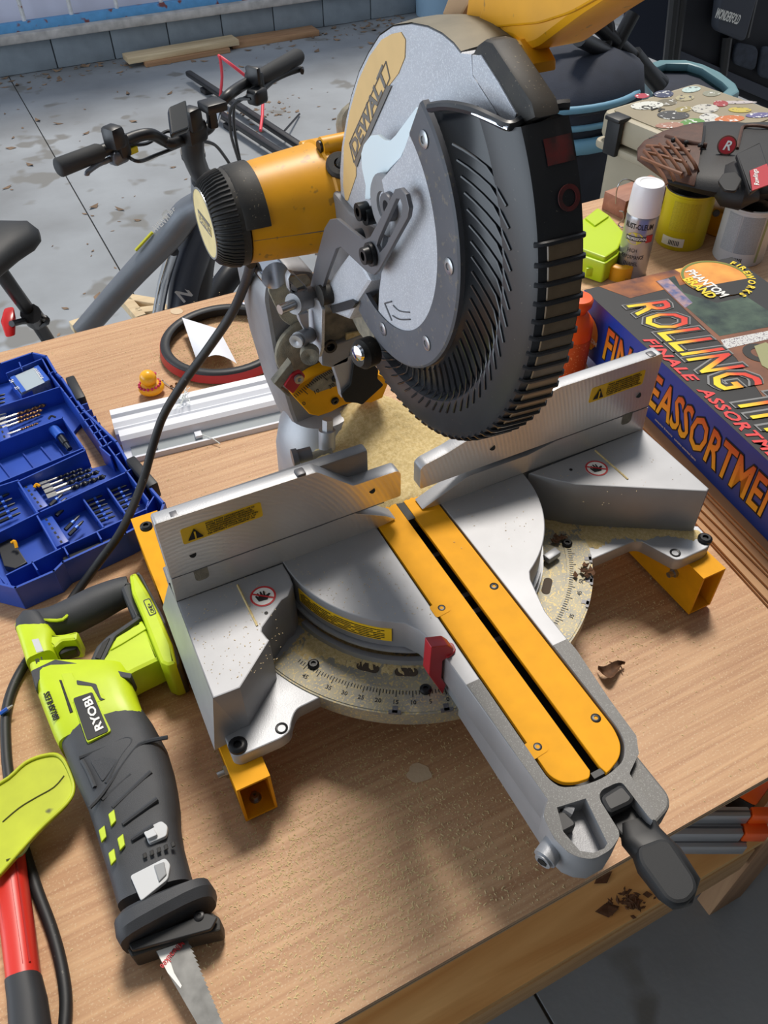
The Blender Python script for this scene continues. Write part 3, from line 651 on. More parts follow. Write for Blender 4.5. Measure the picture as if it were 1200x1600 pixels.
for a, b in ((0, 1), (1, 2), (2, 3), (3, 0)): P('name_frame', tube([nb[a], nb[b]], 0.0006, 4), m_pgrey, ug, None)
hgt = (nb[0]-nb[1]).length
P('name_lettering', letters('DEWALT', hgt*1.08, nb[1]+(nb[2]-nb[1])*0.035+(nb[0]-nb[1])*0.10, nb[2]-nb[1], nb[0]-nb[1], 0.0004, 0.03, fit=(nb[2]-nb[1]).length*0.92), m_pgrey, ug, None)

# lower guard: a turned shell with ribs
prof = [(-0.041, 0.100), (-0.041, 0.131), (-0.034, 0.1335), (-0.0215, 0.163), (-0.027, 0.1675), (-0.0255, 0.198), (-0.022, 0.2035), (-0.018, 0.2045), (0.012, 0.207), (0.013, 0.204), (0.011, 0.14)]
NT = 72; TH1 = 293.0
def th0(r): return 124+(143-124)*max(0, min(1, (r-0.131)/(0.2-0.131)))
vs, fs = [], []
for x, r in prof:
    for k in range(NT+1): vs.append(polar(r, th0(r)+(TH1-th0(r))*k/NT, x))
for i in range(1, len(prof)-1):
    for k in range(NT): fs.append((i*(NT+1)+k, i*(NT+1)+k+1, (i+1)*(NT+1)+k+1, (i+1)*(NT+1)+k))
fs = [f for f in fs if f[0]//(NT+1) not in (1, 2)]
lg = P('lower_guard', (vs, fs), m_lg, None, 0.55, 'black ribbed swinging lower blade guard')
vc = [polar(r, th0(r)+(TH1-th0(r))*k/NT, x) for x, r in prof[1:4] for k in range(NT+1)]
P('guard_cone', (vc, [(i*(NT+1)+k, i*(NT+1)+k+1, (i+1)*(NT+1)+k+1, (i+1)*(NT+1)+k) for i in range(2) for k in range(NT)]), mat('guard_cone_black', (24, 27, 32), 0.22), lg, 0.9, 'glossy black sunken cone of the lower guard')  # darker than the face: shade of the recess is put into the colour
vs, fs = [], []
for j, (x, r) in enumerate(((-0.038, 0.0985), (-0.0418, 0.0985), (-0.0425, 0.101), (-0.0425, 0.1305), (-0.041, 0.1325), (-0.036, 0.1325))):
    for k in range(NT+1): vs.append(polar(r, 121+(294-121)*k/NT, x))
for i in range(5):
    for k in range(NT): fs.append((i*(NT+1)+k, i*(NT+1)+k+1, (i+1)*(NT+1)+k+1, (i+1)*(NT+1)+k))
P('guard_ring', (vs, fs), m_lgring, lg, 0.55, 'dark grey retaining ring of the lower guard')
for u, v in ((663, 218), (702, 416), (599, 514), (667, 536)):
    c = ax(u, v, -0.0426); P('ring_rivet', merge(screw_head(c, (-1, 0, 0), 0.0066, 0.0016, 16)), m_white if False else m_steel, lg)
P('top_lip', tube([ax(672, 168, -0.043), ax(700, 165, -0.040), ax(738, 172, -0.034), ax(772, 187, -0.029), ax(796, 197, -0.026), ax(815, 188, -0.015), ax(840, 175, -0.005), ax(870, 165, 0.006), ax(890, 163, 0.013)], 0.0034, 8, 4), m_lg, lg)
P('lip_edge', tube([ax(738, 176, -0.0355), ax(772, 191, -0.031), ax(794, 201, -0.0285)], 0.0012, 6, 3), m_chrome, lg)
# slanted ribs on the cone and the face
base_rib = None
def rib_mesh(r0, r1, slant, w, hgt):
    d = None; n = 6; pts = []
    def xs(r):
        for (xa, ra), (xb, rb) in zip(prof[1:-1], prof[2:]):
            if ra <= r <= rb: return min(xa+(xb-xa)*(r-ra)/(rb-ra), -0.024)
        return -0.026
    for k in range(n+1):
        t = k/n; r = r0+(r1-r0)*t; th = math.radians(slant*t); pts.append(V((xs(r)-hgt*0.3, r*math.cos(th), r*math.sin(th))))
    return tube(pts, w, 6)
def at_axis(name, data, th, par, m, src=None):
    if src is None:
        o = obj(name, data, m); o.parent = par
    else:
        o = src.copy(); COL.objects.link(o)
    o.location = V((0, AY, AZ))-saw.location; o.rotation_euler = (math.radians(th), 0, 0); return o
src = None
for k in range(30):
    th = 137+k*4.7
    if th > 272: break
    src = at_axis('face_rib', rib_mesh(0.136, 0.178, 19.0, 0.0011, 0.0014), th, lg, MATS['guard_cone_black'], src)
# rim: a cross rib between each pair of smoked windows
src = None; srcw = None
def rimrib(): return tube([V((-0.0235, 0.2015, 0)), V((-0.0205, 0.2052, 0)), V((-0.016, 0.2066, 0)), V((0.0, 0.2078, 0)), V((0.0115, 0.2085, 0)), V((0.0135, 0.2055, 0))], 0.0019, 6)
def rimwin():
    a = [math.radians(t) for t in (-1.35, -0.8, 0, 0.8, 1.35)]; vs = []
    for x, r in ((-0.016, 0.2052), (-0.0155, 0.2062), (0.0105, 0.2081), (0.011, 0.2072)):
        for t in a: vs.append(V((x, r*math.cos(t), r*math.sin(t))))
    return vs, [(i*5+k, i*5+k+1, (i+1)*5+k+1, (i+1)*5+k) for i in range(3) for k in range(4)]
for k in range(34):
    th = 163.5+k*3.85
    if th > 291: break
    src = at_axis('rim_rib', rimrib(), th, lg, m_lg, src)
    if th+1.9 < 291: srcw = at_axis('rim_window', rimwin(), th+1.92, lg, m_smoke, srcw)
# worn red warning marks on the plain part of the rim
m_redmark = mat('worn_red_print', (112, 40, 40), 0.5, col2=(54, 46, 46), vscale=90)
def rim_patch(x0, x1, t0, t1, n=6):
    vs = []; 
    for x in (x0, x1):
        rr = 0.2050+0.0025*(x+0.018)/0.03
        for k in range(n+1): vs.append(polar(rr+0.0006, t0+(t1-t0)*k/n, x))
    return vs, [(k, k+1, n+2+k, n+1+k) for k in range(n)]
P('red_mark', rim_patch(-0.010, 0.010, 146, 150.5), m_redmark, lg, None)
c = polar(0.2072, 156.5, 0.002); nr = V((0, c.y-AY, c.z-AZ)).normalized()
P('red_ring', lathe(c, nr, [(0, 0.0085), (0.0008, 0.0085), (0.0008, 0.0055), (0, 0.0055)], 20), m_redmark, lg)
# centre plate of the guard
PLo = [(640, 208), (650, 232), (662, 252), (672, 274), (680, 302), (686, 334), (690, 368), (690, 400), (687, 441), (682, 466), (677.5, 482.5), (664, 510), (652, 522), (640, 526), (625, 522), (611.5, 515.5), (598, 500), (591, 488), (592, 455), (596, 425), (608, 400), (610, 340), (600, 300), (596, 281), (612, 262), (628, 243), (634, 225)]
cp = P('centre_plate', plate(Xs(PLo, -0.0405), (1, 0, 0), 0.012, bev=0.0006), m_guard, None, 0.6, 'silver plate over the blade arbor with an engraved arrow')
P('arrow_mark', merge(tube(Xs([(601, 474), (612, 501)], -0.041), 0.0007, 4), tube(Xs([(601, 474), (612, 471)], -0.041), 0.0007, 4), tube(Xs([(614, 477), (624, 486), (640, 488)], -0.041), 0.0006, 4, 3), tube(Xs([(613, 493), (624, 499), (641, 499)], -0.041), 0.0007, 4, 3)), m_gun, cp)
# spring plate, its sky reflection put into the pale blue colour
m_pale = mat('zinc_sky_tint', (226, 240, 246), 0.35, 0.1)
SPl = [(595, 282), (586, 300), (577, 312), (570, 311), (571, 290), (565, 262), (564, 240), (568, 226), (578.5, 212), (590, 211), (600, 219), (609, 220), (618, 211), (632, 192), (650, 168), (668, 172), (664, 190), (642, 210), (636, 224), (626, 246), (610, 262)]
P('spring_plate', plate(Xs(SPl, -0.033), (1, 0, 0), 0.004, bev=0.0005), m_pale, None, 0.6, 'zinc plated cover lever above the arbor, with reflected sky in its pale colour')
P('arbor_washer', merge(lathe(ax(605, 320, -0.036), (-1, 0, 0), [(0, 0.026), (0.003, 0.026), (0.0042, 0.0245), (0.0042, 0.012), (0.002, 0.011)], 28)), m_cast)
P('arbor_bolt', merge(lathe(ax(613, 322, -0.040), (-1, 0, 0), [(0, 0.012), (0.006, 0.0115), (0.006, 0.006), (0.002, 0.005), (0.002, 0)], 16)), m_gun)
# slotted link
LK = [(617, 295.5), (625, 294), (634, 304), (639, 325), (637, 340), (592, 422), (584, 430), (573, 425), (532, 386), (525, 389), (510, 430), (497, 470), (482, 468), (484, 449), (495, 400), (507, 356), (515, 343), (526, 342), (548, 360), (567, 375), (578, 370), (600, 330)]
LKh = [(619, 311), (625, 311), (628, 320), (628, 334), (602, 384), (593, 395), (588, 384), (592, 372)]
lk = P('guard_link', plate(Xs(LK, -0.054), (1, 0, 0), 0.004, [Xs(LKh, -0.054)], 0.0006), m_gun, None, 0.6, 'dark slotted guard link')
P('link_foot', plate(Xs([(482, 462), (497, 470), (503, 484), (502, 545), (498, 558), (494, 551), (483, 520), (482, 490)], -0.058), (1, 0, 0), 0.004, bev=0.0006), m_guard, lk)
P('link_bolt', merge(lathe(ax(581, 397, -0.055), (-1, 0, 0), [(0, 0.0105), (0.003, 0.0105), (0.003, 0.008), (0.009, 0.0075), (0.009, 0.004), (0.005, 0.004), (0.005, 0)], 16)), m_bscrew, lk)
for u, v, x in ((574, 328, -0.035), (585, 335, -0.03), (566, 369, -0.03)): P('guard_bolt', lathe(ax(u, v, x), (-1, 0, 0), [(0, 0.008), (0.010, 0.008), (0.010, 0.004), (0.006, 0.004), (0.006, 0)], 14), m_bscrew)
# blade, mostly hidden inside the guards
P('saw_blade', cyl((0.004, AY, AZ), (0.0064, AY, AZ), 0.118, seg=60), m_steel, None, 0.6, 'toothed saw blade inside the guard')

# ---- motor
MY, MZ, MO = 0.187, 0.509, 0.036   # MO shifts the motor along its axis
MS = 1.0      # the housing is bigger than the first survey
def m_mot(pr, seg=40, a0=0, a1=360): return lathe((MO, MY, MZ), (1, 0, 0), [(x*1.0, r*MS) for x, r in pr], seg, a0, a1)
mot = P('motor_housing', m_mot([(-0.146, 0.0), (-0.146, 0.0485), (-0.10, 0.0525), (-0.052, 0.0562), (-0.050, 0.0588), (-0.045, 0.0588), (-0.044, 0.0575), (0.02, 0.060), (0.02, 0)]), m_yel2, None, 0.6, 'yellow motor housing')
def mp(x, y, z): return V((x+MO, MY+y*MS, MZ+z*MS))
P('motor_seam', tube([mp(-0.145, -0.0477, -0.006), mp(-0.052, -0.0553, -0.011)], 0.0007, 4), m_gun, mot)
P('end_cap', m_mot([(-0.180, 0.0), (-0.180, 0.036), (-0.176, 0.041), (-0.166, 0.0465), (-0.155, 0.0490), (-0.148, 0.0498), (-0.148, 0.046)]), m_blkd, mot, label='black vented end cap')
P('cap_tongue', lathe((MO, MY, MZ), (1, 0, 0), [(-0.152, 0.0490*MS), (-0.150, 0.0506*MS), (-0.136, 0.0520*MS), (-0.126, 0.0524*MS), (-0.125, 0.0505*MS)], 24, -50, 82), m_blkd, mot)
src = None
for k in range(44):
    th = 60+k*6.2
    vs = [V((-0.1797, 0.036*MS, 0)), V((-0.1755, 0.0418*MS, 0)), V((-0.166, 0.0466*MS, 0)), V((-0.156, 0.0488*MS, 0))]
    if src is None:
        src = obj('vent_fin', tube(vs, 0.0015, 5), m_blk); src.parent = mot
    else: src = src.copy(); COL.objects.link(src)
    src.location = V((MO, MY, MZ))-saw.location; src.rotation_euler = (math.radians(th), 0, 0)
m_cream = mat('cream_sticker', (224, 206, 150), 0.6, var=0.08, vscale=60)
P('end_sticker', merge(lathe(mp(-0.1802, 0, 0), (-1, 0, 0), [(0, 0.035*MS), (0.0008, 0.035*MS), (0.0008, 0)], 36)), m_cream, mot, label='worn cream round sticker on the motor end')
P('sticker_rim', lathe(mp(-0.1802, 0, 0), (-1, 0, 0), [(0, 0.0365*MS), (0.0012, 0.0365*MS), (0.0012, 0.0345*MS), (0, 0.0345*MS)], 36), m_steel, mot)
P('sticker_panel', plate([mp(-0.1811, y, z) for y, z in ((-0.020, -0.006), (0.020, -0.006), (0.020, 0.008), (-0.020, 0.008))], (-1, 0, 0), 0.0003), m_pgrey, mot)
P('sticker_lettering', letters('DEWALT', 0.012, mp(-0.1816, 0.017, -0.003), (0, -1, 0), (0, 0, 1), 0.0003, 0.02, fit=0.04), m_cream, mot, None)
for yy, zz, x1 in ((-0.012, 0.0585, -0.05), (-0.0595, 0.002, -0.045), (0.045, 0.035, -0.05)):
    P('screw_boss', merge(cyl(mp(x1, yy, zz), mp(0.02, yy, zz), 0.0095, seg=14)), m_yel2, mot)
    P('boss_screw', cyl(mp(x1-0.003, yy, zz), mp(x1, yy, zz), 0.0065, seg=12), m_bscrew, mot)
gp = ax(508, 254, -0.005)
gn = V((-0.2, -0.6, 0.8)); gq = V((-0.004, 0.153, 0.552))
P('cable_gland', lathe(gq, gn, [(-0.012, 0.014), (0.006, 0.0145), (0.009, 0.012), (0.009, 0.006), (0.004, 0.005)], 18), m_blkd, mot)
P('switch_cord', tube([gq+gn*0.004, gq+gn*0.016+V((0.012, 0, 0.004)), V((0.03, 0.15, 0.575)), V((0.06, 0.14, 0.575))], 0.0058, 10, 4), m_blkd, mot)
P('rear_cord', tube([mp(-0.015, 0.0, 0.054), mp(-0.012, 0.01, 0.072), mp(0.01, 0.01, 0.080), mp(0.04, -0.01, 0.066)], 0.009, 10, 4), m_dustmetal, mot)
P('gear_case', plate(Xs([(520, 300), (545, 330), (600, 360), (590, 420), (560, 470), (540, 490), (525, 450), (505, 430), (510, 400), (490, 400), (492, 380)], -0.02), (1, 0, 0), 0.02, bev=0.003), m_cast, None, 0.6, 'grey arm casting between motor and guard')

# ---- carry handle at the top of the arm
P('handle_strip', plate(Xs([(690, 22), (706, -20), (728, -20), (735, 0), (716, 34), (704, 32)], 0.035), (1, 0, 0), 0.02, bev=0.002), mat('tan_strip', (176, 140, 100), 0.5), None, 0.6, 'tan strip beside the carry handle')
hd = P('carry_handle', plate(rnd(Xs([(735, -60), (760, -80), (1040, -110), (1050, -60), (948, 0), (905, 28), (838, 78), (818, 82), (800, 66), (745, 56), (722, 40)], 0.03), 0.006), (1, 0, 0), 0.045, bev=0.006), m_yel2, None, 0.7, 'yellow carry handle moulding')
P('handle_face', plate(rnd(Xs([(768, -40), (960, -60), (940, -6), (890, 22), (840, 38), (790, 42), (752, 46), (745, 38)], 0.0285), 0.008), (1, 0, 0), 0.004, bev=0.0015), m_yel2, hd)
P('handle_neck', plate(Xs([(796, 62), (812, 62), (832, 100), (832, 116), (815, 116), (800, 90)], 0.026), (1, 0, 0), 0.02, bev=0.002), m_yel2, hd)

# ---- pivot column and slide mechanism
col = P('pivot_column', plate(rnd(Ys([(412, 470), (414, 448), (426, 432), (455, 422), (490, 424), (505, 470), (506, 560), (530, 590), (570, 620), (606, 625), (610, 650), (590, 700), (560, 726), (490, 726), (470, 690), (452, 645), (430, 570)], 0.2), 0.006), (0, 1, 0), 0.10, bev=0.006), m_cast, None, 0.7, 'dusty grey pivot column at the back of the table')
P('column_dust', plate(rnd(Ys([(418, 452), (428, 437), (480, 428), (492, 450), (470, 520), (440, 500)], 0.1985), 0.006), (0, 1, 0), 0.003, bev=0.001), mat('pale_dusted_metal', (150, 146, 136), 0.8, 0.1, col2=(190, 184, 164), vscale=80, bump=0.6, bscale=900), col)
P('pivot_disc', lathe(ay(478, 545, 0.196), (0, -1, 0), [(0, 0.042), (0.006, 0.042), (0.008, 0.039), (0.008, 0)], 30), m_dustmetal, col)
for x in (-0.075, 0.03): P('slide_rail', cyl((x, 0.19, 0.43), (x, 0.36, 0.43), 0.0165, seg=20), m_chrome, None, 0.6, 'chrome slide rail')
P('rail_cap', box((-0.022, 0.36, 0.43), (0.13, 0.02, 0.04), bev=0.008), m_blk)
P('clamp_block', plate(rnd(Ys([(505, 492), (560, 470), (575, 505), (578, 530), (545, 545), (512, 560), (500, 540)], 0.13), 0.004), (0, 1, 0), 0.07, bev=0.003), m_dustmetal, None, 0.6, 'dusty clamp block')
P('clamp_block', plate(rnd(Ys([(502, 545), (545, 530), (582, 515), (584, 527), (548, 548), (545, 566), (520, 575), (503, 572)], 0.125), 0.003), (0, 1, 0), 0.04, bev=0.002), m_cast)
P('cap_plug', lathe(ay(515, 540, 0.122), (0, -1, 0), [(0, 0.008), (0.004, 0.008), (0.004, 0.005), (-0.004, 0.004), (-0.004, 0)], 14), m_blk)
P('wear_strip', box(ay(556, 523, 0.127), (0.026, 0.003, 0.008), Matrix.Rotation(0.12, 3, 'Y')), m_dust)
P('head_arm', plate(Xs([(500, 470), (512, 440), (545, 395), (565, 412), (580, 440), (560, 470), (545, 500), (520, 490)], -0.045), (1, 0, 0), 0.05, bev=0.004), m_guard, None, 0.6, 'silver swing arm carrying the head')
P('arm_plate', plate(Xs([(548, 445), (575, 430), (588, 455), (590, 500), (580, 545), (560, 520), (545, 490)], -0.028), (1, 0, 0), 0.02, bev=0.002), m_dustmetal)
P('pivot_pin', cyl(ay(500, 462, 0.10), ay(528, 455, 0.10), 0.011, seg=16), m_blkd)
P('arm_slot', plate(rnd(Xs([(515, 478), (548, 468), (556, 474), (550, 482), (520, 490)], -0.048), 0.003), (1, 0, 0), 0.004), m_blk)
# stop bracket with two eyes
SB = [(450, 436), (454, 427), (460, 428), (482, 452), (482, 478), (470, 476), (452, 452)]
SBh = [(456, 446), (462, 450), (464, 458), (459, 462), (454, 455)]
P('stop_bracket', plate(Ys(SB, 0.12), (0, 1, 0), 0.01, [Ys(SBh, 0.12)], 0.001), m_alu, None, 0.6, 'bright stop bracket with eye')
P('stop_bracket', plate(Ys([(466, 492), (482, 488), (484, 530), (470, 505)], 0.12), (0, 1, 0), 0.01, bev=0.001), m_alu)
P('stop_barrel', cyl(ay(458, 475, 0.115), ay(488, 463, 0.13), 0.0115, seg=16), m_cast)
P('stop_bolt', cyl(ay(437, 484, 0.11), ay(460, 475, 0.115), 0.0055, seg=12), m_steel)
P('stop_barrel', cyl(ay(466, 531, 0.11), ay(484, 523, 0.125), 0.009, seg=16), m_cast)
P('stop_nut', lathe(ay(464, 532, 0.109), (-0.7, -0.7, 0), [(0, 0.008), (0.003, 0.008), (0.003, 0.004), (0.001, 0)], 14), m_alu)
P('lock_nut', lathe(ay(484, 554, 0.105), (-0.4, -1, 0.1), [(-0.006, 0.011), (0.006, 0.0105), (0.006, 0.005), (0.003, 0)], 16), m_dustmetal)
P('round_knob', lathe(ax(570, 552, -0.05), (-1, -0.25, 0.1), [(-0.01, 0.015), (0.004, 0.0155), (0.010, 0.011), (0.011, 0)], 20), m_blkd)
P('knob_dome', lathe(ax(561, 551, -0.062), (-1, -0.25, 0.1), [(0, 0.0085), (0.003, 0.0075), (0.0045, 0.003), (0.005, 0)], 18), m_chrome)
# bevel scale
BS = [(455, 616), (470, 600), (490, 587), (513, 576), (540, 570), (570, 575), (590, 585), (603, 590), (606, 602), (598, 622), (580, 630), (558, 628), (536, 634), (518, 644), (498, 651), (484, 648)]
bs = P('bevel_scale', plate(Ys(BS, 0.165), (0, 1, 0), 0.02, bev=0.002), m_yel, None, 0.6, 'yellow bevel scale with black marks')
P('scale_dust', plate(rnd(Ys([(480, 605), (492, 590), (515, 579), (536, 574), (534, 600), (512, 608), (494, 614)], 0.1640), 0.003), (0, 1, 0), 0.002), m_dustmetal, bs)
d = None
for k in range(26):
    t = k/25; u = 458+(534-458)*t; v = 614-46*math.sin(t*1.35)*1.0; L_ = 16 if k % 10 == 4 else 7
    a = ay(u+1.0, v+3, 0.1632); b = ay(u+1.0+L_*0.62, v+3+L_*0.55, 0.1632); tb = tube([a, b], 0.0005, 4); d = tb if d is None else merge(d, tb)
P('bevel_marks', d, m_ink, bs, None)
for t, u, v in (('0', 474, 634), ('10', 491, 617), ('30', 515, 608)):
    a = ay(u, v, 0.1628); P('bevel_number', letters(t, 0.0085, a, ay(u+10, v-6, 0.1628)-a, ay(u-3, v-10, 0.1628)-a, 0.0002, 0.01), m_ink, bs, None)
for u, v in ((523, 626), (524, 590)): P('scale_rivet', screw_head(ay(u, v, 0.1645), (0, -1, 0), 0.0055, 0.003, 12), m_bscrew, bs)
P('bevel_pointer', plate(rnd(Ys([(444, 604), (456, 586), (470, 580), (478, 588), (470, 600), (458, 616)], 0.155), 0.003), (0, 1, 0), 0.006, bev=0.001), m_red, None, 0.6, 'red bevel pointer plate')
P('pointer_tab', plate(Ys([(428, 600), (455, 566), (460, 578), (440, 606), (456, 618), (450, 620)], 0.158), (0, 1, 0), 0.012, bev=0.001), m_dustmetal)
P('pointer_nut', lathe(ay(466, 591, 0.154), (0, -1, 0), [(0, 0.006), (0.004, 0.006), (0.004, 0.003), (0.002, 0)], 12), m_steel)
P('chute', plate(Ys([(520, 570), (553, 552), (552, 585), (552, 600), (534, 622), (530, 600)], 0.125), (0, 1, 0), 0.012, bev=0.001), m_alu, None, 0.6, 'zinc dust chute')
P('dust_flap', plate(rnd(Ys([(553, 568), (575, 560), (592, 578), (590, 592), (600, 602), (566, 633), (558, 630), (540, 629), (533, 616), (548, 602)], 0.12), 0.003), (0, 1, 0), 0.004, bev=0.001), mat('black_rubber', (20, 20, 20), 0.8, bump=0.3, bscale=400), None, 0.6, 'black rubber dust flap')
# pivot foot: rounded hub with vertical bolt
P('pivot_hub', lathe((-0.026, 0.215, 0.0), (0, 0, 1), [(0.1, 0.068), (0.15, 0.066), (0.185, 0.058), (0.205, 0.045), (0.21, 0.0)], 32), m_alu, None, 0.7, 'silver hub under the pivot')
P('hub_bolt', merge(cyl(az(511, 700, 0.20), az(511, 672, 0.225), 0.011, seg=16), cyl(az(512, 672, 0.225), az(512, 655, 0.24), 0.0075, seg=6)), m_alu)
P('stop_screw', merge(cyl(az(470, 720, 0.19), az(520, 705, 0.2), 0.007, seg=12)), m_dustmetal)

# ---- sawdust heaped behind the fence
rs = random.Random(8)
def heap(poly, z, h, nx=44, ny=30, seed=1, bumpf=None):
    """a low mound inside a polygon of floor points"""
    rr = random.Random(seed); xs = [p.x for p in poly]; ys = [p.y for p in poly]; x0, x1, y0, y1 = min(xs), max(xs), min(ys), max(ys)
    def inside(x, y):
        c = False; n = len(poly); j = n-1; dm = 9
        for i in range(n):
            a, b = poly[i], poly[j]
            if (a.y > y) != (b.y > y) and x < (b.x-a.x)*(y-a.y)/(b.y-a.y)+a.x: c = not c
            ex, ey = b.x-a.x, b.y-a.y; t = max(0, min(1, ((x-a.x)*ex+(y-a.y)*ey)/(ex*ex+ey*ey+1e-12)))
            dm = min(dm, math.hypot(x-a.x-ex*t, y-a.y-ey*t)); j = i
        return dm if c else -dm
    vs, fs, idx = [], [], {}
    for i in range(nx+1):
        for j in range(ny+1):
            x = x0+(x1-x0)*i/nx; y = y0+(y1-y0)*j/ny; d = inside(x, y)
            if d > -0.004:
                e = max(0, min(1, d/0.02)); hh = (bumpf(x, y) if bumpf else 0)*e+h*(e**0.6)*(0.75+0.25*math.sin(x*70+seed)*math.cos(y*55+seed))+rr.uniform(-0.0008, 0.0010)*(e > 0.1)
                idx[i, j] = len(vs); vs.append(V((x+rr.uniform(-.001, .001), y+rr.uniform(-.001, .001), z+hh-0.0004)))
    for i in range(nx):
        for j in range(ny):
            q = [(i, j), (i+1, j), (i+1, j+1), (i, j+1)]
            if all(k in idx for k in q): fs.append(tuple(idx[k] for k in q))
    return vs, fs
# ---- power cord of the mitre saw
m_cord = mat('black_cord', (28, 29, 31), 0.55, var=0.15, vscale=80, speck=(90, 88, 84), sscale=260, slevel=0.7)
cp_ = [(392, 412, 0.44), (384, 440, 0.40), (362, 490, 0.34), (325, 545, 0.28), (285, 600, 0.225), (255, 650, 0.175), (238, 700, 0.135), (222, 755, 0.10), (192, 825, 0.07), (155, 878, 0.04), (120, 925, 0.015), (85, 975, 0.0075), (50, 1022, 0.007), (24, 1065, 0.007), (10, 1110, 0.007), (9, 1160, 0.007), (14, 1215, 0.007), (30, 1300, 0.007), (56, 1385, 0.007), (80, 1450, 0.007), (96, 1510, 0.007), (103, 1570, 0.007), (96, 1650, 0.007)]
P('power_cord', tube([az(u, v, z) for u, v, z in cp_], 0.0062, 10, 6), m_cord, None, 1.2, 'black rubber power cord looping down across the bench')

# ================================================================ blue bit case
CZ = 0.046
m_case = mat('case_blue', (34, 74, 170), 0.4, var=0.06, vscale=20)
m_casedk = mat('case_blue_deep', (30, 66, 156), 0.45)
m_latch = mat('latch_black', (24, 25, 28), 0.5)
cs = thing('drill_bit_case', (-0.45, 0.5, 0), 'open blue plastic bit case with dividers and black latches', 'bit case')
def C_(name, data, m, parent=None, label=None): return obj(name, data, m, parent or cs, 0.6, label)
rimpts = [(-150, 610), (0, 568), (50, 551), (72, 556), (88, 583), (96, 590), (130, 640), (182, 690), (200, 722), (256, 786), (250, 803), (196, 833), (98, 878), (84, 892), (24, 918), (-130, 880)]
rim3 = Zs(rimpts, CZ)
hole_h = Zs([(101, 652), (116, 635), (160, 698), (134, 704)], CZ)
shrink = lambda pts, d: [p+(sum(pts, V((0, 0, 0)))/len(pts)-p).normalized()*d for p in pts]
base3 = [V((p.x, p.y, 0.0)) for p in shrink(rim3, 0.006)]
hole3 = [V((p.x, p.y, 0.0)) for p in hole_h]
C_('case_floor', plate(base3, (0, 0, 1), 0.008, [hole3], 0.001), m_case)
def wall(a, b, z=CZ, w=0.0022, z0=0.006):
    a, b = az(*a, z), az(*b, z); d = b-a; d.z = 0
    c = (a+b)/2; c.z = (z+z0)/2
    return box(c, (d.length+w*0.8, w, z-z0), frame(d, (0, 0, 1)))
d = None
for i in range(len(rimpts)-1):
    w_ = wall(rimpts[i], rimpts[i+1], CZ, 0.0035, 0.001); d = w_ if d is None else merge(d, w_)
C_('outer_wall', d, m_case)
segs = {'inner_wall': [((64, 557), (80, 586)), ((80, 586), (100, 612)), ((100, 612), (118, 636)), ((156, 698), (172, 712)), ((168, 696), (232, 782)), ((232, 782), (228, 796)), ((226, 796), (96, 856)), ((96, 856), (10, 898))],
        'divider': [((-90, 664), (94, 604)), ((-90, 724), (98, 652)), ((-90, 790), (130, 700)), ((28, 752), (132, 704)), ((-60, 778), (28, 750)), ((-60, 860), (62, 800)), ((62, 800), (196, 738)), ((98, 652), (132, 702)), ((10, 583), (66, 560)), ((30, 566), (34, 576)), ((28, 752), (58, 800)), ((58, 806), (88, 858))],
        'tray_wall': [((126, 774), (162, 824)), ((162, 824), (200, 810)), ((126, 774), (158, 762)), ((164, 757), (200, 808)), ((164, 757), (196, 744)), ((14, 592), (60, 572)), ((60, 572), (78, 594)), ((34, 618), (78, 594)), ((14, 592), (34, 618))]}
for nm, ss in segs.items():
    for a, b in ss: C_(nm, wall(a, b, CZ-(0.014 if nm == 'tray_wall' else 0.004), 0.0022), m_case)
# lattice beside the handle and the channel
lat = [((118, 636), (160, 698)), ((132, 631), (172, 692))]
for k in range(7):
    t = k/6; a = (118+42*t, 636+62*t); b = (136+38*t, 630+60*t); C_('lattice_rib', wall(a, b, CZ-0.002, 0.0022), m_case)
C_('lattice_rib', wall((118, 636), (160, 698), CZ-0.002), m_case); C_('lattice_rib', wall((127, 633), (168, 695), CZ-0.002), m_case)
for a, b in (((76, 583), (86, 580)), ((108, 622), (120, 617)), ((180, 712), (190, 706)), ((196, 738), (206, 732)), ((212, 762), (224, 756)), ((152, 832), (158, 842)), ((100, 855), (106, 866)), ((50, 878), (58, 890)), ((240, 776), (230, 792)), ((0, 900), (10, 912))):
    C_('channel_rib', wall(a, b, CZ-0.004, 0.002), m_case)
# floor ribs of the empty bin
for a, b in (((0, 724), (22, 752)), ((36, 708), (58, 736)), ((64, 698), (86, 724)), ((84, 690), (104, 716))): C_('floor_rib', wall(a, b, 0.012, 0.002, 0.006), m_casedk)
for a, b in (((126, 636), (130, 652)),): pass
for a, b in (((112, 598), (130, 632)), ((206, 725), (243, 768))):
    p, q = az(*a, 0.035), az(*b, 0.035); dd = q-p; C_('latch', box((p+q)/2, (dd.length, 0.016, 0.03), frame(dd, (0, 0, 1)), 0.003), m_latch, None, 'black hinged latch')
p, q = az(102, 884, 0.02), az(180, 852, 0.02); C_('latch', box((p+q)/2, ((q-p).length, 0.012, 0.026), frame(q-p, (0, 0, 1)), 0.003), m_latch, None, 'black hinged latch')
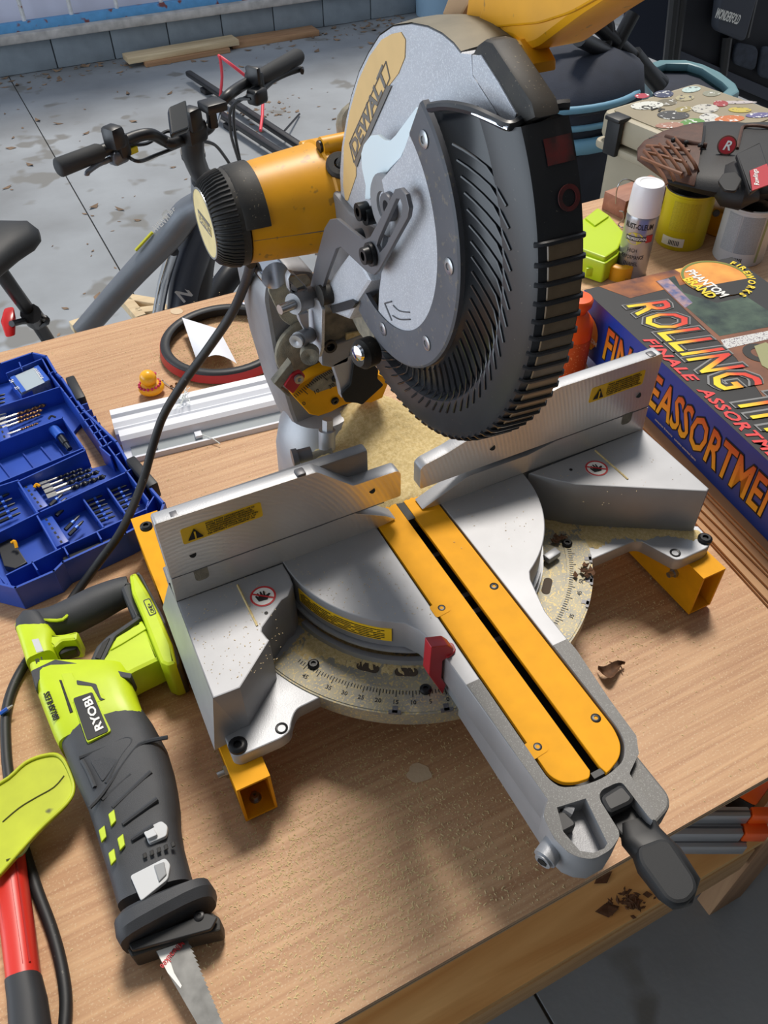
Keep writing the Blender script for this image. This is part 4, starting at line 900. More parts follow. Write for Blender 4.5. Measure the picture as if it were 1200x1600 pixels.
# bit racks (raised bars with holes)
def rack(a, b, w, z0, z1, n):
    p, q = az(*a, z1), az(*b, z1); dd = q-p; c = (p+q)/2; c.z = (z0+z1)/2
    r_ = C_('bit_rack', box(c, (dd.length, w, z1-z0), frame(dd, (0, 0, 1)), 0.002), m_case)
    for k in range(n): cc = p+dd*((k+0.5)/n); C_('rack_hole', box(cc, (dd.length/n*0.45, 0.003, 0.001), frame(dd, (0, 0, 1))), m_ink, r_)
    return r_
rack((34, 752), (66, 794), 0.02, 0.006, 0.03, 7); rack((66, 802), (98, 850), 0.02, 0.006, 0.03, 7); rack((0, 664), (8, 686), 0.02, 0.006, 0.026, 3)
C_('yellow_clip', merge(tube([az(54, 762, 0.034), az(57, 757, 0.036), az(62, 760, 0.034)], 0.0025, 6, 3)), m_yel)
C_('yellow_clip', merge(tube([az(18, 848, 0.034), az(23, 846, 0.036), az(26, 856, 0.03)], 0.0025, 6, 3)), m_yel)
C_('black_insert', plate(Zs([(-10, 834), (8, 826), (42, 878), (24, 888), (6, 884)], 0.022), (0, 0, -1), 0.012, bev=0.001), m_latch)
C_('small_hook', tube([az(76, 655, 0.03), az(80, 650, 0.032), (az(87, 652, 0.03))], 0.0018, 6, 3), m_latch)

# ---- bits lying in the case: one object each
m_hss = mat('dark_bit_steel', (58, 60, 64), 0.35, 0.8); m_tit = mat('bronze_bit_steel', (140, 104, 70), 0.35, 0.7); m_shank = mat('bit_shank', (196, 194, 188), 0.3, 0.8)
m_bitblue = mat('bit_blue_band', (42, 92, 190), 0.4, 0.2)
def drill_bit(a, b, r, za, zb, m, label, grp, blue=False):
    p, q = az(*a, za), az(*b, zb); dd = q-p; L_ = dd.length; n = 26
    t = thing('drill_bit', (p.x, p.y, min(za, zb)), label, 'drill bit', grp); u = dd.normalized(); side = u.cross(V((0, 0, 1))).normalized(); up = side.cross(u)
    obj('shank', cyl(p, p+u*L_*0.16, r*1.5, seg=6), m_shank if not blue else m_bitblue, t)
    obj('collar', cyl(p+u*L_*0.16, p+u*L_*0.40, r*0.92, seg=10), m_shank, t)
    vs, fs = [], []                                  # twisted flute body
    for i in range(n+1):
        s = i/n; c = p+u*(L_*(0.38+0.62*s)); ph = s*13; rr = r*(1 if s < 0.93 else max(0.15, (1-s)/0.07))
        for k in range(8):
            an = 2*math.pi*k/8; ra = rr*(1.05 if k % 4 in (0, 1) else 0.62); vs.append(c+side*(ra*math.cos(an+ph))+up*(ra*math.sin(an+ph)))
    for i in range(n):
        for k in range(8): fs.append((i*8+k, i*8+(k+1) % 8, (i+1)*8+(k+1) % 8, (i+1)*8+k))
    obj('flute', (vs, fs), m, t, 0.5); return t
og = ['largest and uppermost', 'second largest', 'middle', 'fourth', 'smallest and lowest']
for k, (a, b, r) in enumerate((((-6, 651), (84.5, 619), 0.0036), ((-4, 658), (72.6, 632), 0.0030), ((0, 664), (67, 640), 0.0026), ((4, 669), (64, 647), 0.0023), ((12, 679), (60.7, 661), 0.0018))):
    drill_bit(a, b, r, 0.024, 0.018, m_tit, 'bronze drill bit in the blue case, %s of the five bronze ones' % og[k], 'bronze drill bits in the case')
og = ['thinnest and uppermost', 'second', 'third', 'fourth', 'fifth', 'thickest and lowest']
for k, (a, b, r) in enumerate((((54, 744), (114, 721), 0.0018), ((58, 750), (117, 728), 0.0021), ((62, 757), (130, 732), 0.0025), ((66, 763), (144, 733), 0.0030), ((70, 770), (156, 736), 0.0035), ((74, 778), (166, 743), 0.0040))):
    drill_bit(a, b, r, 0.022, 0.020, m_hss, 'black drill bit in the blue case, %s of the six black ones' % og[k], 'black drill bits in the case')
def driver_bit(a, b, r, z, label, grp, flatm=None):
    p, q = az(*a, z), az(*b, z); dd = q-p; u = dd.normalized(); L_ = dd.length
    t = thing('driver_bit', (p.x, p.y, z), label, 'driver bit', grp)
    obj('shank', cyl(p, p+u*L_*0.45, r, seg=6), m_hss, t); obj('blue_band', cyl(p+u*L_*0.45, p+u*L_*0.6, r*1.1, seg=10), m_bitblue, t)
    obj('tip', lathe(p+u*L_*0.6, u, [(0, r*0.7), (L_*0.25, r*0.7), (L_*0.4, r*0.4), (L_*0.4, 0)], 8), m_hss, t); return t
wd = ['first', 'second', 'third', 'fourth', 'fifth', 'sixth', 'seventh']
for k in range(7):
    t = k/6; driver_bit((132+20*t, 778+38*t), (156+24*t, 768+38*t), 0.0026, 0.022, 'short bit in the left small tray of the case, %s from the back' % wd[k], 'bits in the left small tray')
for k in range(7):
    t = k/6; driver_bit((169+22*t, 762+40*t), (194+24*t, 752+38*t), 0.0026, 0.022, 'short bit in the right small tray of the case, %s from the back' % wd[k], 'bits in the right small tray')
for k, (a, b) in enumerate((((78, 790), (98, 772)), ((82, 798), (104, 778)), ((88, 806), (110, 784)), ((102, 828), (124, 806)), ((108, 836), (130, 814)))):
    driver_bit(a, b, 0.0032, 0.026, 'long bit in the lower rack of the case, %s from the back' % wd[k], 'bits in the lower rack')
for k in range(6):
    driver_bit((-16+3*k, 776+8*k), (10+4.4*k, 764+7.4*k), 0.003, 0.024, 'bit in the row of six at the case left edge, %s from back' % wd[k], 'bits at the left edge')
for k in range(3): driver_bit((-14, 622+6*k), (8, 616+6*k), 0.003, 0.024, 'bit beside the clear box in the case, %s of three from back' % wd[k], 'bits by the clear box')
t = thing('bit_holder', az(90, 680, 0.01), 'blue handled magnetic bit holder lying in the empty bin of the case', 'bit holder')
p0, p1, p2 = az(82, 668, 0.028), az(95, 683, 0.026), az(109, 702, 0.022); u_ = (p1-p0).normalized()
obj('grip', lathe(p0, u_, [(0, 0), (0, 0.0085), ((p1-p0).length, 0.0085), ((p1-p0).length, 0)], 16), m_bitblue, t)
obj('sleeve', lathe(p1, (p2-p1), [(0, 0.006), ((p2-p1).length*0.55, 0.006), ((p2-p1).length*0.6, 0.0045), ((p2-p1).length, 0.0045), ((p2-p1).length, 0)], 14), m_hss, t)
# clear parts box
t = thing('parts_box', az(46, 595, 0.01), 'small clear lidded box with blue ends in the far tray of the case', 'box')
q = Zs([(16, 590), (60, 571), (77, 594), (34, 614)], 0.036)
obj('box_body', plate([v-V((0, 0, 0.018)) for v in q], (0, 0, 1), 0.016, bev=0.001), mat('grey_contents', (120, 126, 130), 0.6, var=0.3, vscale=200), t)
obj('lid', plate(q, (0, 0, -1), 0.002, bev=0.0005), mat('clear_lid', (168, 180, 188), 0.15, spec=0.6), t)
for s in (0, 1):
    e = [q[0], q[0]+(q[1]-q[0])*0.16, q[3]+(q[2]-q[3])*0.16, q[3]] if s == 0 else [q[1]+(q[0]-q[1])*0.16, q[1], q[2], q[2]+(q[3]-q[2])*0.16]
    obj('blue_end', plate([v+V((0, 0, 0.0004)) for v in e], (0, 0, 1), 0.0005), m_bitblue, t)
for s, tx in ((0.0, '24'), (0.0, '32')):
    o = q[0]+(q[3]-q[0])*(0.15 if tx == '24' else 0.6)+(q[1]-q[0])*0.03+V((0, 0, 0.0012)); obj('lettering', letters(tx, 0.010, o, q[3]-q[0], q[0]-q[1], 0.0002), m_white, t, None)
obj('lettering', letters('WARRIOR', 0.009, q[1]+(q[0]-q[1])*0.22+(q[2]-q[1])*0.1+V((0, 0, 0.0012)), q[2]-q[1], q[1]-q[0], 0.0002, fit=(q[2]-q[1]).length*0.7), m_white, t, None)
# single bit lying under the cord on the bench
t = thing('driver_bit', az(8, 1112, 0), 'small steel driver bit lying on the black cord left of the green saw', 'driver bit')
p0, p1 = az(0, 1116, 0.016), az(20, 1102, 0.018); obj('shank', cyl(p0, p0+(p1-p0)*0.6, 0.003, seg=6), m_bitblue, t); obj('tip', cyl(p0+(p1-p0)*0.6, p1, 0.0022, 0.0012, 8), m_shank, t)

# ================================================================ white blind head rails
m_wpl = mat('white_plastic', (226, 228, 234), 0.3, spec=0.5); m_wgrey = mat('rail_inside_grey', (150, 158, 162), 0.5)
bl = thing('blind_rails', (-0.12, 0.52, 0), 'two white plastic blind rails strapped together behind the left fence', 'blind rail')
A0, A1 = az(199, 726, 0.0), az(452, 664, 0.0); dr = (A1-A0).normalized(); pr_ = V((-dr.y, dr.x, 0))
Lb = 0.36
def extr(prof, o, u, w, L_):
    prof = [(a*0.9, b*0.9) for a, b in prof]
    vs = [o+w*a+V((0, 0, b)) for a, b in prof]+[o+u*L_+w*a+V((0, 0, b)) for a, b in prof]; n = len(prof)
    return vs, [(k, (k+1) % n, n+(k+1) % n, n+k) for k in range(n)]+[tuple(range(n))[::-1], tuple(range(n, 2*n))]
o0 = A0-dr*0.0
obj('front_rail', extr([(0, 0), (0.002, 0.010), (0.007, 0.010), (0.007, 0.004), (0.030, 0.012), (0.033, 0.030), (0.040, 0.036), (0.056, 0.038), (0.060, 0.034), (0.060, 0)], o0, dr, pr_, Lb), m_wpl, bl, 0.5, 'white front rail with grey slot')
obj('slot_strip', extr([(0.008, 0.0045), (0.030, 0.0125), (0.0296, 0.0140), (0.0075, 0.0060)], o0+dr*0.012, dr, pr_, Lb-0.02), m_wgrey, bl, 0.5)
obj('back_rail', extr([(0.061, 0), (0.061, 0.026), (0.068, 0.034), (0.076, 0.030), (0.084, 0.036), (0.098, 0.036), (0.102, 0.042), (0.116, 0.044), (0.120, 0.040), (0.120, 0)], o0-dr*0.006+pr_*0.0, dr, pr_, Lb), m_wpl, bl, 0.4, 'white ribbed back rail')
for (s, w0) in ((0.125, 0.012), (0.05, 0.010)):
    c = o0+dr*s+pr_*0.018+V((0, 0, 0.012)); obj('tassel_clip', box(c, (w0, 0.014, 0.006), frame(dr, (0, 0, 1)), 0.001), m_wpl, bl)
d = None
rt_ = random.Random(2)
for k in range(26):
    a = o0+dr*(0.105+rt_.uniform(0, 0.024))+pr_*(0.074+rt_.uniform(0, 0.034))+V((0, 0, 0.037+rt_.uniform(0, 0.006))); b = a+dr*rt_.uniform(-0.01, 0.01)+pr_*rt_.uniform(-0.015, 0.015)+V((0, 0, rt_.uniform(0.0, 0.005)))
    tb = tube([a, (a+b)/2+V((0, 0, 0.003)), b], 0.0007, 5); d = tb if d is None else merge(d, tb)
obj('knotted_string', d, mat('cotton_string', (222, 226, 222), 0.8), bl, None, 'knot of white string')
obj('string_end', tube([o0+dr*0.13+pr_*0.014+V((0, 0, 0.014)), o0+dr*0.145+pr_*0.002+V((0, 0, 0.010)), o0+dr*0.155-pr_*0.012+V((0, 0, 0.006))], 0.0008, 5, 4), MATS['cotton_string'], bl)

# ================================================================ rubber duck
dk = thing('rubber_duck', az(238, 622, 0), 'tiny yellow rubber duck behind the white rails', 'toy duck')
dc = az(238, 616, 0.0); m_duck = mat('duck_yellow', (246, 176, 18), 0.35, coat=0.3)
obj('body', ball(dc+V((0.002, 0.002, 0.0135)), 0.0225, 18, 12, (1.05, 0.9, 0.62)), m_duck, dk, 1.2); obj('head', ball(dc+V((0, 0, 0.036)), 0.0152), m_duck, dk, 1.2)
m_pink = mat('magenta_dots', (196, 40, 92), 0.5)
obj('beak', ball(dc+V((0.012, 0.006, 0.037)), 0.0055, 10, 8, (1, 1, 0.6)), m_pink, dk, 1.2)
d = None
for k in range(16):
    an = 2*math.pi*k/16; b = ball(dc+V((0.0186*math.cos(an), 0.0172*math.sin(an), 0.0225)), 0.0028, 8, 6); d = b if d is None else merge(d, b)
obj('neck_beads', d, m_pink, dk, 1.2)
for (a, b) in (((254, 596), (270, 607)), ((268, 604), (284, 614)), ((276, 600), (282, 610))):
    p0, p1 = az(*a, 0.003), az(*b, 0.003); t = thing('wood_screw', p0, {254: 'long thin screw lying on the bench by the duck', 268: 'brass screw lying across the rails end near the duck', 276: 'short brass screw nearest the red hoop'}[a[0]], 'screw', 'loose screws by the duck')
    obj('shaft', cyl(p0, p1, 0.0014, 0.0005, 8), m_tit if a[0] != 254 else m_shank, t); obj('head', cyl(p0, p0+(p0-p1).normalized()*0.0015, 0.003, seg=10), m_tit if a[0] != 254 else m_shank, t)

# ================================================================ red and black hoop
hp = thing('bicycle_tire', (-0.022, 0.722, 0), 'narrow red and black rubber tyre lying flat behind the rails', 'tyre')
HC = V((-0.022, 0.722, 0)); m_rub = mat('tyre_black', (36, 37, 40), 0.5); m_rred = mat('tyre_red', (168, 28, 38), 0.4)
obj('carcass', lathe(HC, (0, 0, 1), [(0.001, 0.116), (0.0, 0.119), (0.005, 0.1225), (0.022, 0.1225), (0.026, 0.118), (0.026, 0.108), (0.022, 0.1045), (0.016, 0.110), (0.006, 0.110), (0.001, 0.116)], 64), m_rub, hp, 0.9)
obj('red_band', lathe(HC, (0, 0, 1), [(0.006, 0.1226), (0.006, 0.1262), (0.021, 0.1232), (0.021, 0.1200)], 64), m_rred, hp, 0.9)
# curled white paper inside it, printed card behind
vs, fs = [], []
A_, B_, Cc, D_ = az(285, 499, 0.03), az(310, 572, 0.006), az(370, 568, 0.016), az(342, 514, 0.006)
NP = 10
for i in range(NP+1):
    s = i/NP
    for j in range(NP+1):
        t = j/NP; p = (A_*(1-t)+B_*t)*(1-s)+(D_*(1-t)+Cc*t)*s; p = p.copy(); p.z += 0.020*math.sin(math.pi*s)*(t)+0.004*(1-s); vs.append(p)
for i in range(NP):
    for j in range(NP): fs.append((i*(NP+1)+j, i*(NP+1)+j+1, (i+1)*(NP+1)+j+1, (i+1)*(NP+1)+j))
top(obj('paper_sheet', (vs, fs), mat('white_paper', (226, 228, 236), 0.7), None, 1.2), 'curled sheet of white paper lying inside the tyre', 'paper')
pc = thing('printed_card', az(408, 502, 0), 'white printed card with a blue word half under the tyre', 'card')
q = Zs([(386, 497), (412, 492), (430, 503), (402, 512)], 0.0012); obj('card', plate(q, (0, 0, -1), 0.001), MATS['white_paper'], pc, None)
obj('print', plate([v+V((0, 0, 0.0004)) for v in Zs([(386, 497), (404, 494), (412, 501), (396, 505)], 0.0012)], (0, 0, -1), 0.0003), mat('card_blue', (36, 62, 132), 0.6), pc, None)
fb = thing('flyer', az(395, 468, 0), 'red white and blue flyer at the back edge of the bench', 'flyer')
q = Zs([(372, 476), (400, 462), (424, 458), (424, 480), (395, 482)], 0.0012)
obj('sheet', plate(q, (0, 0, -1), 0.001), mat('flyer_white', (214, 218, 226), 0.6, speck=(52, 66, 130), sscale=70, slevel=0.45), fb, None)
obj('red_strip', plate([v+V((0, 0, 0.0005)) for v in Zs([(380, 472), (402, 460), (424, 457), (424, 464), (404, 466)], 0.0012)], (0, 0, -1), 0.0004), mat('flyer_red', (186, 44, 58), 0.6), fb, None)

# ================================================================ reciprocating saw
m_lime = mat('lime_plastic', (192, 214, 30), 0.42, var=0.04, vscale=40); m_char = mat('charcoal_rubber', (56, 58, 62), 0.6, var=0.1, vscale=40, bump=0.25, bscale=1200)
m_lgrey = mat('light_grey_plastic', (196, 198, 200), 0.45); m_limed = mat('lime_plate_dirty', (186, 196, 36), 0.45, var=0.08, vscale=30, speck=(92, 94, 50), sscale=45, slevel=0.66)
rp = thing('reciprocating_saw', (-0.36, -0.06, 0), 'lime green and charcoal cordless reciprocating saw lying on the bench', 'reciprocating saw')
def R(name, data, m, parent=None, smooth=0.7, label=None): return obj(name, data, m, parent or rp, smooth, label)
ZB = 0.04
body = R('rear_housing', loft_lr([(52, 1052), (58, 1072), (66, 1098), (78, 1130), (92, 1166), (98, 1178)], [(203, 1052), (208, 1066), (213, 1085), (220, 1105), (227, 1120), (232, 1130)], [ZB]*6, [0.030, 0.036, 0.038, 0.038, 0.037, 0.034], 28, 4.5), m_lime, None, 0.5, 'lime green motor housing')
fr = R('front_housing', loft_lr([(96, 1160), (106, 1188), (120, 1224), (134, 1256), (143, 1276), (151, 1300), (160, 1330), (170, 1362), (180, 1395), (188, 1424)], [(227, 1118), (244, 1142), (262, 1175), (270, 1202), (276, 1232), (280, 1262), (281, 1292), (286, 1322), (294, 1352), (303, 1384)], [ZB]*10, [0.036, 0.037, 0.037, 0.036, 0.034, 0.032, 0.030, 0.029, 0.029, 0.030], 28, 3.4), m_char, None, 0.6, 'charcoal rubber gear housing')
TZ = ZB+0.037
def topplate(name, pts, z, m, par, dep=0.003, rr=0.002, bev=0.0008, label=None): return R(name, plate(rnd(Zs(pts, z), rr), (0, 0, -1), dep, bev=bev), m, par, 0.6, label)
topplate('collar', [(48, 1048), (86, 1030), (120, 1036), (206, 1052), (204, 1060), (150, 1052), (92, 1044), (60, 1062), (56, 1080)], TZ-0.004, m_char, body, 0.03)
topplate('vent_panel', [(119, 1062), (150, 1068), (158, 1090), (165, 1092), (156, 1095), (143, 1072), (120, 1070)], TZ+0.0015, m_char, body)
topplate('vent_slit', [(92, 1062), (96, 1062), (114, 1112), (109, 1114)], TZ+0.0012, m_ink, body, 0.002, 0.0005)
topplate('raised_rib', [(95, 1052), (112, 1050), (124, 1076), (140, 1072), (160, 1084), (166, 1092), (150, 1098), (120, 1092), (112, 1100)], TZ+0.001, m_lime, body)
bq = Zs([(114, 1091), (144, 1081), (170, 1142), (136, 1157)], TZ+0.004)
bd = topplate('badge', [(112, 1090), (144, 1079), (174, 1142), (136, 1161)], TZ+0.003, m_lime, body, 0.006, 0.004)
R('badge_face', plate(rnd(bq, 0.003), (0, 0, -1), 0.002), mat('badge_black', (28, 29, 31), 0.4), body)
xd = bq[0]-bq[3]; yd = bq[3]-bq[2]
R('badge_lettering', letters('RYOBI', 0.0125, bq[2]+(bq[1]-bq[2])*0.09+yd*0.16+V((0, 0, 0.0006)), bq[1]-bq[2], bq[3]-bq[2], 0.0006, 0.03, fit=(bq[1]-bq[2]).length*0.82), m_white, body, None)
o = az(93, 1122, TZ-0.001); R('side_lettering', letters('BRUSHLESS', 0.010, o, az(77, 1080, TZ-0.001)-o, az(82, 1126, TZ-0.001)-o, 0.0012, 0.015, fit=(az(77, 1080, TZ-0.001)-o).length), m_ink, body, None)
topplate('grip_panel', [(140, 1188), (198, 1168), (160, 1222)], ZB+0.0366, mat('knurl_grey', (62, 64, 68), 0.7, bump=0.9, bscale=900), fr, 0.004, 0.004)
for pts in (((124, 1184), (160, 1170), (196, 1154), (206, 1160), (190, 1182), (166, 1224)), ((140, 1262), (160, 1240), (206, 1176), (226, 1160), (262, 1152)), ((148, 1230), (138, 1206), (128, 1188))): R('seam_rib', tube([az(u, v, ZB+0.0345) for u, v in pts], 0.0024, 6, 4), m_char, fr)
for a, b in (((176, 1262), (236, 1206)), ((192, 1288), (246, 1248)), ((206, 1312), (240, 1290)), ((160, 1250), (205, 1210))): R('ridge', tube([az(*a, ZB+0.031), az(*b, ZB+0.033)], 0.0028, 8), m_char, fr)
for c in ((175, 1278), (160, 1303), (189, 1316), (175, 1339)):
    zz = ZB+(0.0315 if c[0] > 170 else 0.0265); topplate('lime_mark', [(c[0]-6, c[1]-6), (c[0]+3, c[1]-14), (c[0]+6, c[1]+4), (c[0]-2, c[1]+13)], zz+0.002, m_lime, fr, 0.004, 0.001)
topplate('speed_switch', [(224, 1296), (252, 1282), (262, 1290), (260, 1306), (232, 1318)], ZB+0.034, m_lgrey, fr, 0.006, 0.003); topplate('switch_knob', [(224, 1300), (240, 1294), (246, 1304), (230, 1311)], ZB+0.039, m_lgrey, fr, 0.006, 0.002)
topplate('blade_lever', [(203, 1368), (258, 1340), (266, 1350), (262, 1374), (220, 1408)], ZB+0.033, m_lgrey, fr, 0.006, 0.003); topplate('lever_button', [(240, 1352), (256, 1346), (260, 1366), (248, 1378)], ZB+0.035, mat('mid_grey', (140, 142, 144), 0.5), fr, 0.004, 0.001)
for k in range(5): u0 = 222+k*11; topplate('grip_notch', [(u0, 1334-k*4.4), (u0+6, 1331-k*4.4), (u0+8, 1339-k*4.4), (u0+2, 1342-k*4.4)], ZB+0.0335, m_ink, fr, 0.002, 0.0008)
# nose collar and pivoting shoe
nc = R('nose_collar', loft_lr([(190, 1440), (183, 1452), (186, 1474), (192, 1484)], [(316, 1386), (330, 1382), (337, 1392), (336, 1408)], [ZB]*4, [0.030, 0.034, 0.034, 0.028], 24, 3.5), m_char, None, 0.6, 'charcoal nose collar')
R('shoe', plate(rnd(Zs([(194, 1474), (250, 1456), (330, 1425), (344, 1434), (345, 1454), (300, 1464), (205, 1496)], ZB-0.004), 0.003), (0, 0, -1), 0.03, bev=0.002), m_blkd, None, 0.6, 'black pivoting shoe caked with dust')
R('shoe_arm', plate(rnd(Zs([(200, 1474), (322, 1426), (340, 1432), (330, 1452), (206, 1486)], ZB+0.006), 0.003), (0, 0, -1), 0.005, bev=0.001), m_blk); R('shoe_pin', screw_head(az(311, 1431, ZB+0.006), (0, 0, 1), 0.0052, 0.0015, 16), m_bscrew)
# blade
bla = Zs([(234, 1470), (290, 1455), (296, 1478), (352, 1610), (372, 1660), (340, 1660), (306, 1596), (262, 1520)], 0.030)
bb = R('saw_blade', plate(bla, (0, 0, -1), 0.0012), mat('used_blade', (112, 112, 110), 0.45, 0.6, var=0.25, vscale=60), None, None, 'worn toothed blade')
R('blade_paint', plate(Zs([(236, 1470), (284, 1458), (288, 1466), (284, 1480), (270, 1482), (264, 1496), (272, 1520), (284, 1540), (282, 1544), (262, 1520)], 0.0304), (0, 0, -1), 0.0003), m_white, bb, None)
R('blade_lettering', letters('Milwaukee', 0.0095, az(282, 1468, 0.0310), az(255, 1502, 0.031)-az(282, 1468, 0.031), az(294, 1480, 0.031)-az(282, 1468, 0.031), 0.0002, 0.01, 'LEFT', fit=0.028), m_ink_red, bb, None)
d = None
for k in range(26):
    t = k/25; u0, v0 = 296+72*t, 1478+175*t; a, b, c = az(u0-1, v0-3, 0.0297), az(u0-1, v0+4, 0.0297), az(u0+4.5, v0+2.5, 0.0297); tr = ([a, b, c], [(0, 1, 2)]); d = tr if d is None else merge(d, tr)
R('blade_teeth', d, MATS['used_blade'], bb, None)
# handle, trigger, battery foot
R('handle_head', loft_lr([(28, 988), (34, 1006), (42, 1030), (48, 1050)], [(70, 970), (92, 1000), (90, 1018), (92, 1032)], [ZB]*4, [0.022, 0.027, 0.028, 0.028], 20, 4), m_lime, None, 0.6, 'lime switch head')
R('head_cap', loft_lr([(28, 992), (30, 982), (40, 972), (52, 966)], [(84, 1000), (84, 990), (74, 974), (66, 964)], [ZB]*4, [0.024, 0.0275, 0.027, 0.018], 20, 3.5), m_char)
topplate('indicator', [(49, 999), (60, 997), (68, 1017), (57, 1020)], ZB+0.0285, m_lgrey, None, 0.002, 0.001)
o = az(56, 1038, ZB+0.0285); R('head_lettering', letters('RL', 0.011, o, az(66, 1034, ZB+0.0285)-o, az(53, 1028, ZB+0.0285)-o, 0.0004, 0.02), m_ink, None, None)
R('grip', tube([az(60, 978, ZB), az(84, 974, ZB), az(115, 962, ZB), (az(150, 944, ZB)), az(180, 930, ZB), az(204, 922, ZB)], [0.022, 0.023, 0.0245, 0.0245, 0.022, 0.020], 16, 4), m_char, None, 1.2, 'charcoal rubber grip')
R('grip_stripe', tube([az(62, 968, ZB+0.019), az(98, 968, ZB+0.0205), az(116, 946, ZB+0.014), az(150, 926, ZB+0.008)], 0.0022, 6, 4), m_lime)
R('grip_bridge', plate(rnd(Zs([(60, 992), (100, 990), (122, 985), (120, 1000), (96, 1002), (84, 1014)], ZB+0.02), 0.004), (0, 0, -1), 0.04, bev=0.004), m_lime)
R('trigger', plate(rnd(Zs([(82, 1000), (110, 992), (121, 1002), (120, 1014), (104, 1018), (92, 1024)], ZB+0.008), 0.004), (0, 0, -1), 0.018, bev=0.003), m_blk)
R('web', plate(rnd(Zs([(150, 1038), (176, 1000), (222, 966), (236, 990), (252, 1030), (210, 1050), (200, 1056)], ZB+0.024), 0.004), (0, 0, -1), 0.05, bev=0.006), m_lime, None, 0.6, 'lime rear web')
R('web_edge', plate(rnd(Zs([(138, 1036), (150, 1010), (166, 994), (214, 962), (222, 964), (180, 994), (160, 1036)], ZB+0.026), 0.003), (0, 0, -1), 0.054, bev=0.003), m_char); topplate('web_slot', [(148, 1028), (160, 1004), (172, 996), (156, 1030)], ZB+0.0275, m_ink, None, 0.002, 0.001)
topplate('web_panel', [(172, 1016), (182, 996), (222, 972), (229, 982), (190, 1006)], ZB+0.026, m_lime, None, 0.004)
R('battery_foot', plate(rnd(Zs([(201, 898), (212, 893), (232, 925), (250, 960), (270, 1006), (276, 1036), (262, 1041), (250, 1036), (232, 990), (222, 964), (205, 925)], ZB+0.034), 0.003), (0, 0, -1), 0.07, bev=0.005), m_lime, None, 0.6, 'lime battery foot')
R('foot_rail', plate(rnd(Zs([(212, 893), (221, 896), (256, 964), (280, 1022), (282, 1036), (275, 1040), (262, 1000), (236, 934)], ZB+0.030), 0.003), (0, 0, -1), 0.064, bev=0.003), m_char, None, 0.6)
R('grip_post', plate(rnd(Zs([(186, 916), (202, 906), (210, 935), (222, 962), (208, 968), (200, 950)], ZB+0.02), 0.004), (0, 0, -1), 0.04, bev=0.005), m_char)
o = az(241, 960, ZB+0.0345); e_ = az(226, 937, ZB+0.0345); f1 = topplate('foot_badge', [(223, 938), (234, 934), (245, 958), (234, 963)], ZB+0.0345, m_char, None, 0.001, 0.003, 0)
topplate('foot_badge_face', [(225, 939), (233, 936), (243, 957), (235, 961)], ZB+0.0349, m_lime, None, 0.001, 0.002, 0)
R('foot_lettering', letters('ONE+', 0.0068, az(242, 956, ZB+0.0352), az(232, 936, ZB+0.0352)-az(242, 956, ZB+0.0352), az(234, 960, ZB+0.0352)-az(242, 956, ZB+0.0352), 0.0004, 0.02, fit=0.017), m_ink, None, None)

# ================================================================ lime guard plate and red-handled tool at the left edge
lp = thing('guard_plate', az(40, 1270, 0.0), 'scuffed translucent lime plastic guard plate at the left edge of the bench', 'guard')
LPz = 0.05
obj('plate', plate(rnd(Zs([(-90, 1255), (0, 1222), (40, 1190), (72, 1178), (94, 1180), (110, 1205), (117, 1232), (106, 1256), (60, 1300), (0, 1368), (-90, 1450)], LPz), 0.008), (0, 0, -1), 0.005, bev=0.0012), m_limed, lp)
obj('rim', tube(Zs([(-90, 1256), (0, 1224), (40, 1192), (72, 1180), (94, 1182), (109, 1206), (115, 1232), (104, 1256), (58, 1300), (0, 1365)], LPz+0.001), 0.0022, 6, 4), m_limed, lp, 1.2)
obj('crack', tube(Zs([(4, 1284), (30, 1262), (56, 1246), (84, 1230), (100, 1212)], LPz+0.0006), 0.0008, 4, 3), mat('scuff_dark', (80, 82, 36), 0.8), lp)
obj('scuff', tube(Zs([(10, 1344), (34, 1336), (46, 1318)], LPz+0.0006), 0.0012, 4, 3), MATS['scuff_dark'], lp)
obj('post', cyl(az(-30, 1300, 0.0), V((az(-30, 1300, 0).x, az(-30, 1300, 0).y, LPz-0.004)), 0.012), m_limed, lp)
rh = thing('red_handle_tool', az(36, 1480, 0), 'red ribbed tool handle with black end beside the cord', 'hand tool')
m_rhand = mat('red_handle', (214, 52, 40), 0.4)
obj('handle', loft_lr([(-18, 1330), (-6, 1400), (4, 1470), (12, 1540)], [(36, 1320), (45, 1390), (54, 1455), (62, 1520)], [0.02]*4, [0.018]*4, 20, 2.6), m_rhand, rh, 1.0)
for k in range(4): s = (k+0.7)/4.4; obj('groove', tube([az(-16+54*s*0.9, 1352-6*s, 0.0372-0.006*abs(s-.5)), az(8+46*s, 1516-16*s, 0.0372-0.006*abs(s-.5))], 0.0011, 5), mat('red_groove', (176, 36, 30), 0.5), rh)
obj('end_grip', loft_lr([(10, 1538), (14, 1570), (18, 1640)], [(63, 1520), (72, 1556), (84, 1640)], [0.02]*3, [0.019, 0.02, 0.02], 20, 2.6), mat('grip_end_black', (44, 46, 50), 0.6), rh, 1.0)
